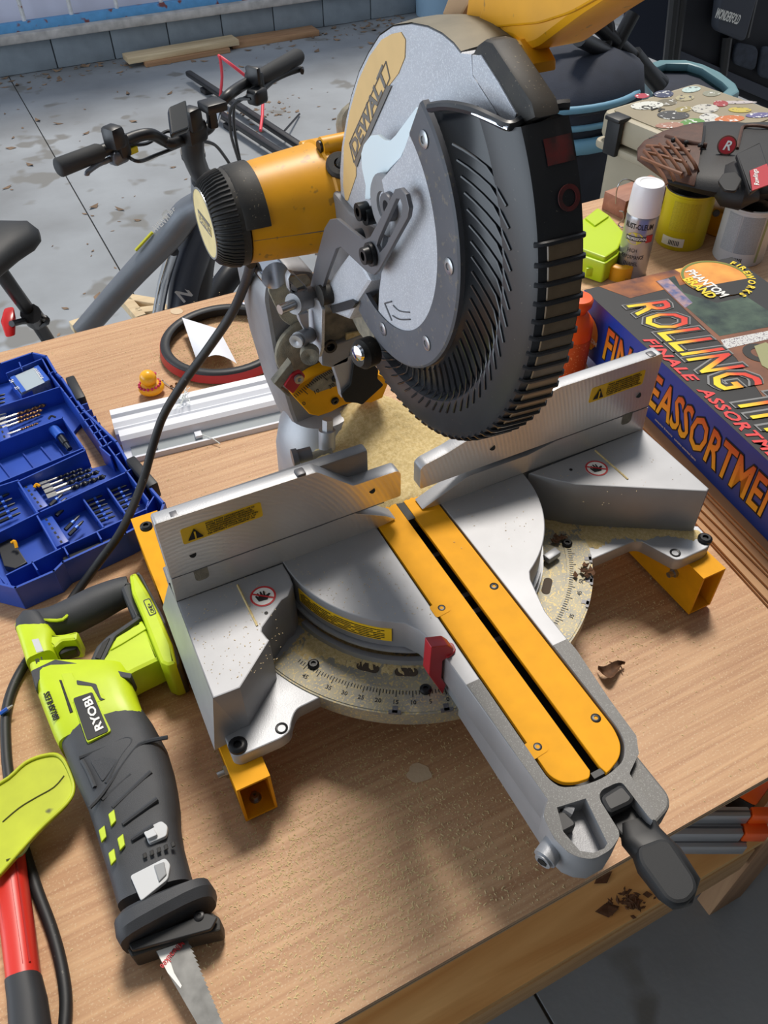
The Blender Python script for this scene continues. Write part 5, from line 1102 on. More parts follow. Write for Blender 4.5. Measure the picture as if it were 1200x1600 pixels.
# ================================================================ fireworks carton on flattened boxes
O_ = V((0.558, 0.387, 0)); dv = V((-0.101, -0.995, 0)).normalized(); ev = V((0.995, -0.101, 0)).normalized(); zb_, zt_ = 0.030, 0.140
def bp(s, t, z): return O_+dv*s+ev*t+V((0, 0, z))
def st(u, v, z): p = az(u, v, z)-O_; return p.dot(dv), p.dot(ev)
LB, WB = 0.64, 0.318
fw = thing('fireworks_box', O_+V((0, 0, zb_)), 'black and blue fireworks carton with flame coloured lettering', 'box')
def ramp_mat(name, axis, lo, hi, cols, rough=0.35):
    m = bpy.data.materials.new(name); m.use_nodes = True; N = m.node_tree.nodes; L = m.node_tree.links; MATS[name] = m
    tc = N.new('ShaderNodeTexCoord'); dp_ = N.new('ShaderNodeVectorMath'); dp_.operation = 'DOT_PRODUCT'; dp_.inputs[1].default_value = axis
    mr = N.new('ShaderNodeMapRange'); mr.inputs['From Min'].default_value = lo; mr.inputs['From Max'].default_value = hi
    r = N.new('ShaderNodeValToRGB'); r.color_ramp.elements[0].color = srgb(*cols[0]); r.color_ramp.elements[1].color = srgb(*cols[-1])
    for k, c in enumerate(cols[1:-1]):
        e = r.color_ramp.elements.new((k+1)/(len(cols)-1)); e.color = srgb(*c)
    L.new(tc.outputs['Object'], dp_.inputs[0]); L.new(dp_.outputs['Value'], mr.inputs['Value']); L.new(mr.outputs['Result'], r.inputs['Fac'])
    L.new(r.outputs['Color'], N['Principled BSDF'].inputs['Base Color']); N['Principled BSDF'].inputs['Roughness'].default_value = rough; return m
m_fblk = mat('carton_black', (20, 18, 18), 0.45, var=0.1, vscale=20); m_fblue = mat('carton_blue', (20, 66, 178), 0.35, var=0.08, vscale=12)
m_brown = mat('carton_brown_print', (122, 74, 46), 0.4, var=0.25, vscale=30)
def BX(name, data, m, parent=None, label=None, smooth=None): return obj(name, data, m, parent or fw, smooth, label)
BX('carton', merge(([bp(0, 0, zb_), bp(LB, 0, zb_), bp(LB, WB, zb_), bp(0, WB, zb_), bp(0, 0, zt_), bp(LB, 0, zt_), bp(LB, WB, zt_), bp(0, WB, zt_)], [(0, 1, 2, 3), (4, 7, 6, 5), (0, 4, 5, 1), (1, 5, 6, 2), (2, 6, 7, 3), (3, 7, 4, 0)])), m_fblue)
def flat(s0, s1, t0, t1, m, name, k=1, par=None): return BX(name, plate([bp(s0, t0, zt_), bp(s1, t0, zt_), bp(s1, t1, zt_), bp(s0, t1, zt_)], (0, 0, 1), 0.0003*k), m, par)
flat(0, LB, 0.0, WB, m_fblk, 'top_print', 1)
m_glow = mat('fire_print', (72, 22, 16), 0.4, col2=(224, 132, 30), vscale=14)
BX('fire_print', plate([bp(0.0, 0.03, zt_), bp(0.0, 0.23, zt_), bp(0.05, 0.20, zt_), bp(0.055, 0.06, zt_)], (0, 0, 1), 0.0006), m_glow)
BX('fire_print', plate([bp(0.0, 0.19, zt_), bp(0.0, 0.24, zt_), bp(0.06, 0.27, zt_), bp(0.11, 0.23, zt_), bp(0.05, 0.20, zt_)], (0, 0, 1), 0.0007), mat('fire_print_gold', (206, 120, 34), 0.4, col2=(246, 204, 90), vscale=22))
q = [(1026, 440), (1060, 432), (1168, 464), (1200, 490), (1290, 560), (1190, 640)]
BX('brown_ground', plate([az(u, v, zt_) for u, v in ((1024, 440), (1040, 436), (1122, 524), (1200, 512), (1300, 560), (1300, 700), (1205, 640), (1150, 560))], (0, 0, 1), 0.0008), m_brown)
m_film = mat('window_film', (34, 46, 42), 0.2, col2=(86, 104, 84), vscale=26, spec=0.7)
BX('film_window', plate([az(u, v, zt_) for u, v in ((1026, 440), (1054, 432), (1068, 458), (1120, 474), (1166, 464), (1230, 506), (1124, 526))], (0, 0, 1), 0.0010), m_film, None, 'clear film window over green packets')
BX('packet_print', plate([az(u, v, zt_) for u, v in ((1026, 440), (1044, 436), (1082, 474), (1070, 482))], (0, 0, 1), 0.0012), mat('packet_red_blue', (60, 84, 140), 0.4, col2=(190, 150, 140), vscale=60))
BX('caution_strip', plate([az(u, v, zt_) for u, v in ((1126, 532), (1230, 512), (1230, 524), (1134, 546))], (0, 0, 1), 0.0012), mat('caution_white', (206, 206, 204), 0.5, speck=(90, 70, 90), sscale=420, slevel=0.56))
BX('truck_tyre', lathe(az(1186, 552, zt_), (0, 0, 1), [(0.0009, 0.026), (0.0014, 0.026), (0.0014, 0.013), (0.0009, 0.013)], 24), m_ink); BX('truck_body', plate([az(u, v, zt_) for u, v in ((1178, 542), (1196, 536), (1240, 560), (1240, 600), (1190, 572))], (0, 0, 1), 0.0016), mat('truck_olive', (150, 150, 104), 0.5))
# big word along the top
a_, b_ = az(977, 476, zt_+0.0012), az(1124, 616, zt_+0.0012); hL = 0.076
rel = lambda p: p-fw.location
lo = rel(a_).dot(ev); m_flame = ramp_mat('flame_letters_top', ev, lo+0.004, lo+0.07, [(250, 222, 40), (250, 190, 40), (228, 74, 34), (214, 50, 36)])
for nm, bold, dz, m in (('lettering_outline', 0.075, 0.0, mat('letter_grey', (132, 132, 132), 0.4)), ('lettering_shadow', 0.05, 0.0004, m_ink), ('lettering', 0.008, 0.0008, m_flame)):
    BX(nm, letters('ROLLING THUNDER', hL*1.38, a_+V((0, 0, dz)), dv, ev, 0.0004, bold, shear=0.25, spacing=1.02, fit=(b_-a_).length*2.16), m)
a2, b2 = az(1006, 532, zt_+0.0012), az(1098, 606, zt_+0.0012)
for wd_, s_, w_ in (('FINALE', 0.173, 0.128), ('ASSORTMENT', 0.322, 0.225)): BX('lettering', letters(wd_, 0.027, bp(s_, 0, zt_+0.0012)+ev*((a2-O_).dot(ev)), dv, ev, 0.0004, 0.03, shear=0.25, spacing=1.1, fit=w_), mat('letter_red', (222, 58, 58), 0.4))
# side words
sd = lambda s, z, k=0.0008: O_+dv*s-ev*k+V((0, 0, z))
m_flame2 = ramp_mat('flame_letters_side', (0, 0, 1), 0.018, 0.085, [(244, 206, 44), (240, 150, 40), (216, 92, 44)])
for nm, bold, k, m in (('side_outline', 0.05, 0.0006, m_ink), ('side_lettering', 0.018, 0.0012, m_flame2)):
    for wd_, s_, w_ in (('FINALE', 0.088, 0.162), ('ASSORTMENT', 0.258, 0.322)): BX(nm, letters(wd_, 0.086, sd(s_, zb_+0.026, k), dv, (0, 0, 1), 0.0004, bold, fit=w_+bold*0.1), m)
BX('small_print', letters('consumer fireworks   contains assorted items', 0.006, sd(0.26, zb_+0.009, 0.0008), dv, (0, 0, 1), 0.0003), m_white)
# round emblem (name only)
ec = az(1118, 434, zt_+0.0012); rE = 0.062
em = BX('emblem', cyl(ec, ec+V((0, 0, 0.0005)), rE, seg=40), mat('emblem_orange', (222, 140, 52), 0.4, col2=(240, 178, 76), vscale=24), None, 'round orange emblem')
BX('emblem_ring', lathe(ec, (0, 0, 1), [(0.0005, rE*0.98), (0.0009, rE*0.98), (0.0009, rE*0.9), (0.0005, rE*0.9)], 40), mat('emblem_green', (112, 128, 48), 0.4), em)
BX('emblem_base', plate([ec+V((math.cos(t)*rE, math.sin(t)*rE, 0.0007)) for t in [math.radians(190+k*10) for k in range(15)]], (0, 0, 1), 0.0003), m_fblk, em)
pw = lambda u, v: az(u, v, zt_+0.0024)
a3, b3 = pw(1070, 424), pw(1126, 464); BX('emblem_word', letters('PHANTOM', 0.027, a3, b3-a3, ev, 0.0004, 0.03, fit=(b3-a3).length), m_white, em)
a3, b3 = pw(1066, 436), pw(1108, 466); BX('emblem_word', letters('BRAND', 0.027, a3, b3-a3, ev, 0.0004, 0.03, fit=(b3-a3).length), mat('emblem_yellow', (246, 214, 40), 0.4), em)
for k, ch in enumerate('FIREWORKS'):
    p0 = [(1143, 413), (1151, 416), (1157, 420), (1162, 426), (1167, 432), (1169, 440), (1168, 447), (1163, 453), (1157, 458)][k]; c = pw(*p0); rd = (c-ec); rd.z = 0; rd.normalize(); tn = V((0, 0, -1)).cross(rd)
    BX('emblem_letter', letters(ch, 0.018, c, tn, rd, 0.0004, 0.03, 'CENTER'), MATS['emblem_yellow'], em)
# small emblem on the side
c = sd(0.035, 0.075); BX('side_emblem', lathe(c, -ev, [(0, 0), (0, 0.032), (0.0004, 0.032), (0.0004, 0)], 30), MATS['emblem_orange'])
BX('side_emblem_word', letters('PHANTOM', 0.012, sd(0.006, 0.062, 0.0014), dv, (0, 0, 1), 0.0003, 0.03, fit=0.062), m_white); BX('side_emblem_word', letters('BRAND', 0.012, sd(0.012, 0.048, 0.0014), dv, (0, 0, 1), 0.0003, 0.03, fit=0.045), MATS['emblem_yellow'])
# flattened cardboard boxes underneath
m_card = mat('cardboard', (168, 126, 88), 0.8, var=0.07, vscale=14); m_cardl = mat('cardboard_light', (186, 146, 106), 0.8, var=0.06, vscale=14)
rc = random.Random(3); words = ['lowest', 'second', 'third', 'fourth', 'fifth', 'sixth', 'top']
for k in range(7):
    j = rc.uniform(-0.012, 0.012); ang = rc.uniform(-0.05, 0.05); d2 = Matrix.Rotation(ang, 3, 'Z') @ dv; e2 = Matrix.Rotation(ang, 3, 'Z') @ ev
    c0 = O_+V((0, 0, 0.0021+0.0042*k))+dv*(0.455+j)+ev*(0.115+rc.uniform(-0.008, 0.008)+0.006*k)
    cb = thing('flattened_box', c0-V((0, 0, 0.0021)), 'flattened brown cardboard box under the fireworks carton, %s of the pile' % words[k], 'cardboard', 'flattened boxes under the carton')
    obj('panel', box(c0, (0.47, 0.34, 0.0036), frame(d2, (0, 0, 1)), 0.001), (m_card, m_cardl)[k % 2], cb); obj('fold_flap', box(c0+d2*0.02-e2*0.005+V((0, 0, 0.0019)), (0.40, 0.29, 0.0005), frame(d2, (0, 0, 1))), (m_cardl, m_card)[k % 2], cb)

# ================================================================ bottle, cans, glove, lime box
ob = thing('orange_bottle', (0.513, 0.345, 0), 'orange plastic bottle with wide shoulder behind the saw guard', 'bottle')
m_org = mat('orange_plastic', (238, 92, 22), 0.4)
obj('bottle', lathe((0.513, 0.345, 0), (0, 0, 1), [(0, 0), (0, 0.031), (0.004, 0.033), (0.10, 0.033), (0.116, 0.031), (0.128, 0.022), (0.132, 0.017), (0.136, 0.017)], 28), m_org, ob, 0.8)
obj('cap', lathe((0.513, 0.345, 0), (0, 0, 1), [(0.134, 0.016), (0.146, 0.024), (0.156, 0.025), (0.160, 0.022), (0.162, 0.0)], 28), m_org, ob, 0.8)
obj('label', lathe((0.513, 0.345, 0), (0, 0, 1), [(0.02, 0.0333), (0.02, 0.0336), (0.085, 0.0336), (0.085, 0.0333)], 28), mat('orange_label', (196, 84, 34), 0.5, speck=(226, 160, 110), sscale=300, slevel=0.62), ob, 0.8)
top(obj('paper_slip', plate(Zs([(905, 540), (920, 525), (960, 560), (930, 600)], 0.002), (0, 0, -1), 0.001), mat('slip_white', (206, 206, 214), 0.6)), 'pale paper slip on the bench behind the right fence', 'paper')
# spray can
sc = V((0.856, 0.588, 0)); sp = thing('spray_can', sc, 'silver spray paint can with tall white cap', 'spray can')
obj('body', lathe(sc, (0, 0, 1), [(0, 0), (0, 0.031), (0.003, 0.033), (0.130, 0.033), (0.136, 0.031), (0.138, 0.0)], 32), mat('can_silver', (168, 168, 170), 0.28, 0.6), sp, 0.7)
obj('cap', lathe(sc, (0, 0, 1), [(0.136, 0.033), (0.138, 0.0335), (0.190, 0.0315), (0.197, 0.0285), (0.1985, 0.020), (0.197, 0.018), (0.198, 0)], 32), mat('cap_white', (240, 240, 242), 0.3), sp, 0.7)
tocam = (V((CAM.x, CAM.y, 0))-V((sc.x, sc.y, 0))).normalized(); rgt = V((0, 0, 1)).cross(tocam)
def wrap(text, size, z, m, fit, dx=0.0, bold=0.02, c=sc, r=0.0333):
    vs, fs = letters(text, size, V((0, 0, 0)), (1, 0, 0), (0, 1, 0), 0.0003, bold, 'CENTER', fit=fit); out = []
    for v in vs:
        a = (v.x+dx)/r; out.append(c+tocam*((r+v.z)*math.cos(a))+rgt*((r+v.z)*math.sin(a))+V((0, 0, z+v.y)))
    return out, fs
obj('lettering', wrap('RUST-OLEUM', 0.016, 0.112, m_ink, 0.062, -0.002), m_ink, sp, None)
def wrapdisc(w, h, z, dx, rr, n=28, c=sc):
    vs = []
    for k in range(n):
        t = 2*math.pi*k/n; a = (dx+w*math.cos(t))/rr; vs.append(c+tocam*(rr*math.cos(a))+rgt*(rr*math.sin(a))+V((0, 0, z+h*math.sin(t))))
    return vs, [tuple(range(n))]
obj('oval', wrapdisc(0.018, 0.013, 0.092, -0.006, 0.0336), mat('oval_yellow', (206, 190, 70), 0.5), sp, None)
def wraprect(x0, x1, z0, z1, rr, c=sc):
    vs = []
    for k in range(9):
        a = (x0+(x1-x0)*k/8)/rr; p = c+tocam*(rr*math.cos(a))+rgt*(rr*math.sin(a)); vs += [p+V((0, 0, z0)), p+V((0, 0, z1))]
    return vs, [(2*k, 2*k+2, 2*k+3, 2*k+1) for k in range(8)]
obj('banner', wraprect(-0.026, 0.022, 0.087, 0.097, 0.0338), mat('banner_black', (30, 30, 32), 0.5), sp, None); obj('flag', wraprect(0.018, 0.034, 0.084, 0.100, 0.0340), m_ink_red, sp, None)
obj('lettering', wrap('PROFESSIONAL', 0.008, 0.0895, m_white, 0.044, -0.002, 0.02, sc, 0.0342), m_white, sp, None)
obj('lettering', wrap('HIGH', 0.012, 0.062, m_ink, 0.020, -0.006, 0.0), m_ink, sp, None); obj('lettering', wrap('PERFORMANCE', 0.012, 0.047, m_ink, 0.050, -0.004, 0.0), m_ink, sp, None); obj('lettering', wrap('ENAMEL', 0.012, 0.032, m_ink, 0.030, -0.004, 0.0), m_ink, sp, None)
# paint cans
def paint_can(c, m, label, bands):
    t = thing('paint_can', c, label, 'paint can')
    obj('body', lathe(c, (0, 0, 1), [(0, 0), (0, 0.052), (0.003, 0.054), (0.118, 0.054), (0.120, 0.0555), (0.124, 0.0555)], 36), m, t, 0.6)
    obj('lid', lathe(c, (0, 0, 1), [(0.124, 0.0555), (0.126, 0.0535), (0.122, 0.050), (0.122, 0.042), (0.119, 0.041), (0.119, 0)], 36), m_chrome, t, 0.6)
    tc_ = (V((CAM.x, CAM.y, 0))-V((c.x, c.y, 0))).normalized(); rg_ = V((0, 0, 1)).cross(tc_)
    for nm, x0, x1, z0, z1, mm, k in bands:
        vs = []; rr = 0.0542+0.0003*k
        for i in range(9):
            a = (x0+(x1-x0)*i/8)/rr; p = c+tc_*(rr*math.cos(a))+rg_*(rr*math.sin(a)); vs += [p+V((0, 0, z0)), p+V((0, 0, z1))]
        obj(nm, (vs, [(2*i, 2*i+2, 2*i+3, 2*i+1) for i in range(8)]), mm, t, None)
    return t
m_bar_ = mat('barcode', (226, 222, 200), 0.6); m_fine = mat('fine_print_yellow', (196, 176, 16), 0.5, speck=(170, 152, 20), sscale=700, slevel=0.55)
ycan = paint_can(V((1.045, 0.650, 0)), mat('can_yellow', (206, 188, 14), 0.35), 'bright yellow paint can under the fingers of the glove', [('print_panel', -0.03, 0.03, 0.045, 0.110, m_fine, 1), ('barcode_panel', -0.04, 0.012, 0.010, 0.030, m_bar_, 1)]+[('barcode_line', -0.022+0.0036*k, -0.0202+0.0036*k, 0.013, 0.024, m_ink, 2) for k in range(7)])
wcan = paint_can(V((1.112, 0.535, 0)), mat('can_white', (206, 210, 212), 0.4), 'white paint can with grey fine print under the glove', [('print_panel', -0.045, -0.012, 0.030, 0.112, mat('fine_print_grey', (170, 178, 184), 0.5, speck=(190, 196, 200), sscale=500, slevel=0.55), 1), ('print_panel', -0.010, 0.036, 0.030, 0.112, mat('fine_print_grey2', (158, 166, 172), 0.5, speck=(142, 149, 155), sscale=700, slevel=0.5), 1), ('green_edge', 0.040, 0.046, 0.010, 0.112, mat('can_green', (150, 164, 120), 0.5), 1)]+[('barcode_line', -0.012+0.0036*k, -0.0102+0.0036*k, 0.008, 0.020, m_ink, 2) for k in range(7)])
# baseball glove on the cans
gl = thing('baseball_glove', (1.10, 0.60, 0.126), 'dark brown and black leather baseball glove resting on the paint cans', 'baseball glove')
m_gblk = mat('glove_black', (24, 23, 24), 0.6, var=0.15, vscale=40, bump=0.3, bscale=500); m_gbr = mat('glove_brown', (84, 54, 40), 0.6, var=0.2, vscale=60, bump=0.4, bscale=300)
GZ = 0.155
def gloft(Lp, Rp, zs, hs, m, name, p=2.4, lab=None): return obj(name, loft_lr(Lp, Rp, zs, hs, 18, p), m, gl, 0.9, lab)
m_gstrap = mat('glove_strap', (122, 78, 52), 0.55, var=0.15, vscale=60)
gloft([(996, 250), (1010, 258), (1040, 278), (1065, 285), (1085, 290)], [(996, 232), (1006, 222), (1036, 208), (1070, 200), (1096, 198)], [GZ-0.004, GZ, GZ+0.004, GZ+0.006, GZ+0.008], [0.004, 0.012, 0.02, 0.026, 0.03], m_gbr, 'web', 2.4, 'brown laced web')
gloft([(1040, 284), (1075, 292), (1115, 300), (1160, 306), (1210, 302), (1260, 298)], [(1046, 206), (1080, 198), (1120, 196), (1160, 200), (1210, 198), (1260, 205)], [GZ-0.002, GZ+0.002, GZ+0.004, GZ+0.006, GZ+0.006, GZ], [0.014, 0.026, 0.032, 0.034, 0.034, 0.03], m_gblk, 'palm', 2.6)
for k in range(5):
    u = 1012+12*k; v0 = 230-5.0*k; obj('web_strap', tube([az(u-6, v0+6, GZ+0.022+0.004*k), az(u+8, v0+22, GZ+0.029+0.004*k), az(u+24, v0+44, GZ+0.024+0.004*k), az(u+30, v0+58, GZ+0.014+0.002*k)], 0.0046, 8, 3, flat=0.6), m_gstrap, gl, 1.0)
for k in range(3): obj('web_strap', tube([az(1002+4*k, 246-9*k, GZ+0.020), az(1030+6*k, 258-14*k, GZ+0.034), az(1066+6*k, 272-18*k, GZ+0.038)], 0.0036, 6, 3), m_gstrap, gl, 1.0)
obj('finger_strip', tube([az(1040, 214, GZ+0.022), az(1070, 222, GZ+0.034), az(1104, 228, GZ+0.038)], 0.006, 8, 3, flat=0.6), m_gbr, gl, 1.0)
for u, v in ((1052, 219), (1072, 223), (1094, 228)): obj('lace_knot', ball(az(u, v, GZ+0.038), 0.0055, 10, 8), m_gblk, gl, 1.2)
obj('lace', tube([az(1101, 198, GZ+0.034), az(1100, 212, GZ+0.042), az(1096, 228, GZ+0.044)], 0.003, 6, 3), m_gblk, gl, 1.0); obj('lace', tube([az(1014, 217, GZ+0.010), az(1046, 211, GZ+0.02)], 0.0028, 6), m_gblk, gl, 1.0)
obj('lace', tube([az(1152, 232, GZ+0.04), az(1158, 206, GZ+0.045), az(1162, 198, GZ+0.04), az(1180, 196, GZ+0.044), az(1210, 200, GZ+0.04)], 0.0038, 6, 3), m_gbr, gl, 1.0)
gloft([(1112, 300), (1130, 312), (1160, 316), (1186, 312)], [(1112, 268), (1126, 262), (1152, 262), (1180, 276)], [GZ-0.004, GZ+0.004, GZ+0.008, GZ+0.004], [0.006, 0.03, 0.036, 0.01], m_gblk, 'thumb_sleeve'); obj('wrist_opening', plate(rnd([az(u, v, GZ+0.046) for u, v in ((1122, 282), (1130, 270), (1150, 268), (1160, 280), (1150, 298), (1132, 296))], 0.008), (0, 0, -1), 0.006, bev=0.002), m_ink, gl, 0.6)
ob_ = az(1182, 262, GZ+0.028); tw = (CAM-ob_).normalized()
obj('wrist_strap', plate(rnd([az(u, v, GZ+0.056) for u, v in ((1150, 240), (1188, 222), (1206, 276), (1172, 300))], 0.006), (0, 0, -1), 0.010, bev=0.003), m_gblk, gl, 0.6)
lab = [az(u, v, GZ+0.0575) for u, v in ((1171, 268), (1198, 257), (1206, 288), (1175, 299))]
obj('red_label', plate(lab, (0, 0, 1), 0.002), mat('glove_red', (178, 30, 42), 0.5), gl, None); lx = lab[0]-lab[3]; obj('label_lettering', letters('Rawlings', 0.013, lab[2]*0.35+lab[3]*0.65+V((0, 0, 0.0028))+lx*0.1, lab[0]-lab[3], lab[0]-lab[1], 0.0004, 0.01, fit=lx.length*0.8), m_white, gl, None)
c = az(1136, 227, GZ+0.052); tw = (CAM-c).normalized(); obj('round_patch', lathe(c, tw, [(0, 0.0), (0, 0.0175), (0.003, 0.017), (0.003, 0)], 26), MATS['glove_red'], gl, 0.6); obj('patch_rim', lathe(c, tw, [(0, 0.020), (0.0025, 0.0195), (0.003, 0.017), (0.002, 0.0165)], 26), m_gbr, gl, 0.6)
px_ = V((0, 0, 1)).cross(tw).normalized(); obj('patch_lettering', letters('R', 0.026, c+tw*0.0038-tw.cross(px_)*0.009, px_, tw.cross(px_), 0.0006, 0.02, 'CENTER', shear=0.3), m_white, gl, None)
# lime plastic case, yellow roll, wooden block
lc = thing('lime_case', az(930, 425, 0), 'small lime green lidded plastic case beside the spray can', 'case'); m_lcase = mat('lime_case_plastic', (186, 212, 24), 0.35)
LT = 0.058
obj('body', plate(rnd(Zs([(908, 356), (950, 344), (976, 372), (966, 398), (946, 412), (910, 400)], LT-0.010), 0.006), (0, 0, -1), 0.046, bev=0.003), m_lcase, lc, 0.6)
obj('lid', plate(rnd(Zs([(906, 346), (934, 324), (952, 336), (976, 364), (966, 388), (946, 402), (908, 388)], LT), 0.006), (0, 0, -1), 0.014, bev=0.003), m_lcase, lc, 0.6); obj('lid_step', plate(rnd(Zs([(914, 340), (934, 326), (952, 337), (930, 352)], LT+0.004), 0.004), (0, 0, -1), 0.006, bev=0.001), m_lcase, lc, 0.6)
obj('latch', box(az(925, 424, 0.02), (0.03, 0.008, 0.02), rotz(-0.3), 0.002), m_lcase, lc, 0.6)
tr = thing('yellow_roll', az(960, 428, 0), 'yellow round tape roll behind the fireworks carton', 'tape roll'); c = az(966, 430, 0.0); obj('roll', lathe(c, (0, 0, 1), [(0, 0.014), (0, 0.030), (0.03, 0.030), (0.032, 0.027), (0.032, 0.016), (0.0, 0.014)], 28), m_yel2, tr, 0.6); obj('core', lathe(c, (0, 0, 1), [(0.001, 0.0135), (0.031, 0.0135), (0.031, 0.012), (0.001, 0.012)], 24), m_card, tr, 0.6)
wb = thing('wooden_block', az(975, 340, 0), 'reddish wooden block with a bent wire loop at the back of the bench', 'wood block'); m_redw = wood('red_wood', (150, 96, 74), (178, 124, 98), (10, 40, 40))
p0, p1 = az(962, 330, 0.0), az(1010, 322, 0.0); obj('block', box((p0+p1)/2+V((0.02, 0.01, 0.022)), (0.16, 0.07, 0.044), rotz(math.radians(8)), 0.002), m_redw, wb); obj('wire', tube([az(962, 318, 0.046), az(964, 296, 0.09), az(972, 282, 0.11), az(986, 282, 0.11), az(1006, 294, 0.09)], 0.0015, 6, 5), m_steel, wb, 1.0); obj('wire', tube([az(968, 330, 0.05), az(974, 332, 0.05), az(974, 342, 0.03), az(966, 352, 0.006), az(982, 358, 0.004)], 0.0015, 6, 4), m_steel, wb, 1.0)
yt = thing('yellow_tool', az(1120, 345, 0), 'yellow tool body with a dark screw between the paint cans', 'tool'); obj('body', box(az(1120, 342, 0.03), (0.05, 0.06, 0.06), rotz(0.3), 0.006), m_yel2, yt); obj('bolt', screw_head(az(1119, 333, 0.06), (CAM-az(1119, 333, 0.06)), 0.008, 0.004), m_gun, yt)
lid_ = thing('dark_tray', (1.2, 0.72, 0), 'dark wood tray behind the cans', 'tray'); obj('board', box((1.21, 0.745, 0.004), (0.14, 0.10, 0.008), rotz(-0.1), 0.002), mat('dark_wood', (70, 50, 40), 0.6, var=0.2, vscale=20), lid_); obj('rim', box((1.213, 0.80, 0.014), (0.14, 0.012, 0.02), rotz(-0.1), 0.002), MATS['dark_wood'], lid_)

# dead leaf and glue spot on the bench, strand of grass
dl = thing('dead_leaf', az(955, 1050, 0), 'curled brown dead leaf lying on the bench right of the mitre arm', 'leaf'); m_leaf = mat('dead_leaf', (96, 66, 44), 0.8, var=0.3, vscale=120)
vs, fs = [], []
for i in range(9):
    s = i/8; c = az(934+42*s, 1046+8*math.sin(s*5), 0.004+0.006*math.sin(s*3.1)); w = 0.009*math.sin(math.pi*min(1, s+0.06))
    for j in range(5): t = (j-2)/2; vs.append(c+V((w*t*0.4, w*t, 0.006*t*t)))
for i in range(8):
    for j in range(4): fs.append((i*5+j, i*5+j+1, i*5+j+6, i*5+j+5))
obj('blade', (vs, fs), m_leaf, dl, 1.0); obj('stem', tube([az(974, 1050, 0.004), az(968, 1038, 0.006), az(962, 1038, 0.008), az(952, 1034, 0.01)], 0.0007, 5, 3), m_leaf, dl, 1.0)
hs = thing('glue_spot', az(655, 1208, 0), 'pale dried glue spot on the bench in the shadow of the arm', 'stain'); 
obj('spot', plate([az(655+ (19+2.5*math.sin(5*t))*math.cos(t), 1208+(15+2*math.sin(3*t+1))*math.sin(t), 0.0009) for t in [2*math.pi*k/24 for k in range(24)]], (0, 0, -1), 0.0008, bev=0.0002), mat('glue_pale', (206, 182, 150), 0.7, bump=0.5, bscale=200), hs)
hs = thing('glue_spot', az(276, 486, 0), 'pale dried glue spot at the back edge of the bench', 'stain'); obj('spot', plate([az(276+10*math.cos(t), 486+5*math.sin(t), 0.0009) for t in [2*math.pi*k/20 for k in range(20)]], (0, 0, -1), 0.0008), MATS['glue_pale'], hs)
for u, v, s, lb_ in ((828, 724, 0.02, 'brown leaf scrap stuck at the right end of the saw fence'), (915, 893, 0.018, 'dark leaf scrap caught on the right edge of the scale ring'), (872, 842, 0.016, 'dark leaf stem standing beside the scale ring screw')):
    z0 = ST+0.001 if v < 800 else 0.107; cc = az(u, v, z0); vs, fs = [], []
    rr = random.Random(u)
    for k in range(14): flake(cc.x+rr.gauss(0, s*0.35), cc.y+rr.gauss(0, s*0.25), z0, s*0.3, vs, fs, rr, 0.9)
    lt_ = thing('leaf_scrap', cc, lb_, 'leaf'); obj('blade', (vs, fs), m_leaf, lt_, None)

# ================================================================ under the bench: ladder rails, knife-orange tool, cardboard
ld = thing('ladder', az(1120, 1300, SH), 'aluminium ladder rails with orange ends lying on the bench shelf', 'ladder'); m_lad = mat('ladder_aluminium', (172, 174, 178), 0.4, 0.5)
for k, (v0, v1, u1) in enumerate(((1266, 1282, 1168), (1288, 1310, 1156), (1312, 1330, 1162))):
    zz = SH+0.14-0.03*k; a, b = az(1000, (v0+v1)/2, zz), az(u1, (v0+v1)/2, zz); dd = b-a; w = (az(1080, v1, zz)-az(1080, v0, zz)).length
    obj('rail', box((a+b)/2, (dd.length, w*0.95, 0.03), frame(dd, (0, 0, 1)), 0.003), m_lad, ld); obj('groove', box((a+b)/2+V((0, 0, 0.0152)), (dd.length, 0.003, 0.001), frame(dd, (0, 0, 1))), m_gun, ld)
    if k < 2: obj('end_cap', box(b+dd.normalized()*0.022, (0.04, w*0.95, 0.032), frame(dd, (0, 0, 1)), 0.004), m_org, ld)
obj('prop', box(az(1110, 1300, SH)+V((0.0, 0.03, 0.03)), (0.05, 0.06, 0.056), None, 0.003), m_lad, ld)
ot = thing('orange_tool', az(1188, 1272, SH), 'orange plastic tool beside the ladder under the bench', 'tool'); obj('body', box((az(1196, 1274, SH+0.10)+V((0.035, 0.06, 0))), (0.05, 0.05, 0.10), rotz(0.5), 0.008), m_org, ot); obj('grip', box((az(1196, 1274, SH+0.10)+V((0.035, 0.06, 0)))+V((0, 0, 0.054)), (0.02, 0.05, 0.01), rotz(0.5), 0.003), m_blk, ot); obj('foot', box((az(1196, 1274, SH+0.10)+V((0.035, 0.06, 0)))-V((0, 0, 0.075)), (0.045, 0.045, 0.05), rotz(0.5), 0.004), m_blk, ot)
pb = thing('purple_bag', (0.52, -0.2, SH), 'crumpled purple plastic bag on the shelf behind the ladder', 'bag'); rb_ = random.Random(7)
bvs, bfs = ball((0.66, -0.10, SH+0.13), 0.11, 18, 12, (1.1, 0.9, 1.0)); obj('bag', ([v+V((rb_.uniform(-.012, .012), rb_.uniform(-.012, .012), rb_.uniform(-.012, .012))) for v in bvs], bfs), mat('purple_film', (96, 76, 104), 0.3, var=0.2, vscale=20), pb, 0.5)
sp_ = thing('shelf_debris', az(995, 1412, SH), 'dark crumbs and bark bits on the pine shelf', 'debris'); sp_['kind'] = 'stuff'; vs, fs = [], []; rr = random.Random(9)
for k in range(60): c = az(rr.gauss(985, 14), rr.gauss(1410, 9), SH); flake(c.x, c.y, SH, rr.uniform(0.003, 0.009), vs, fs, rr)
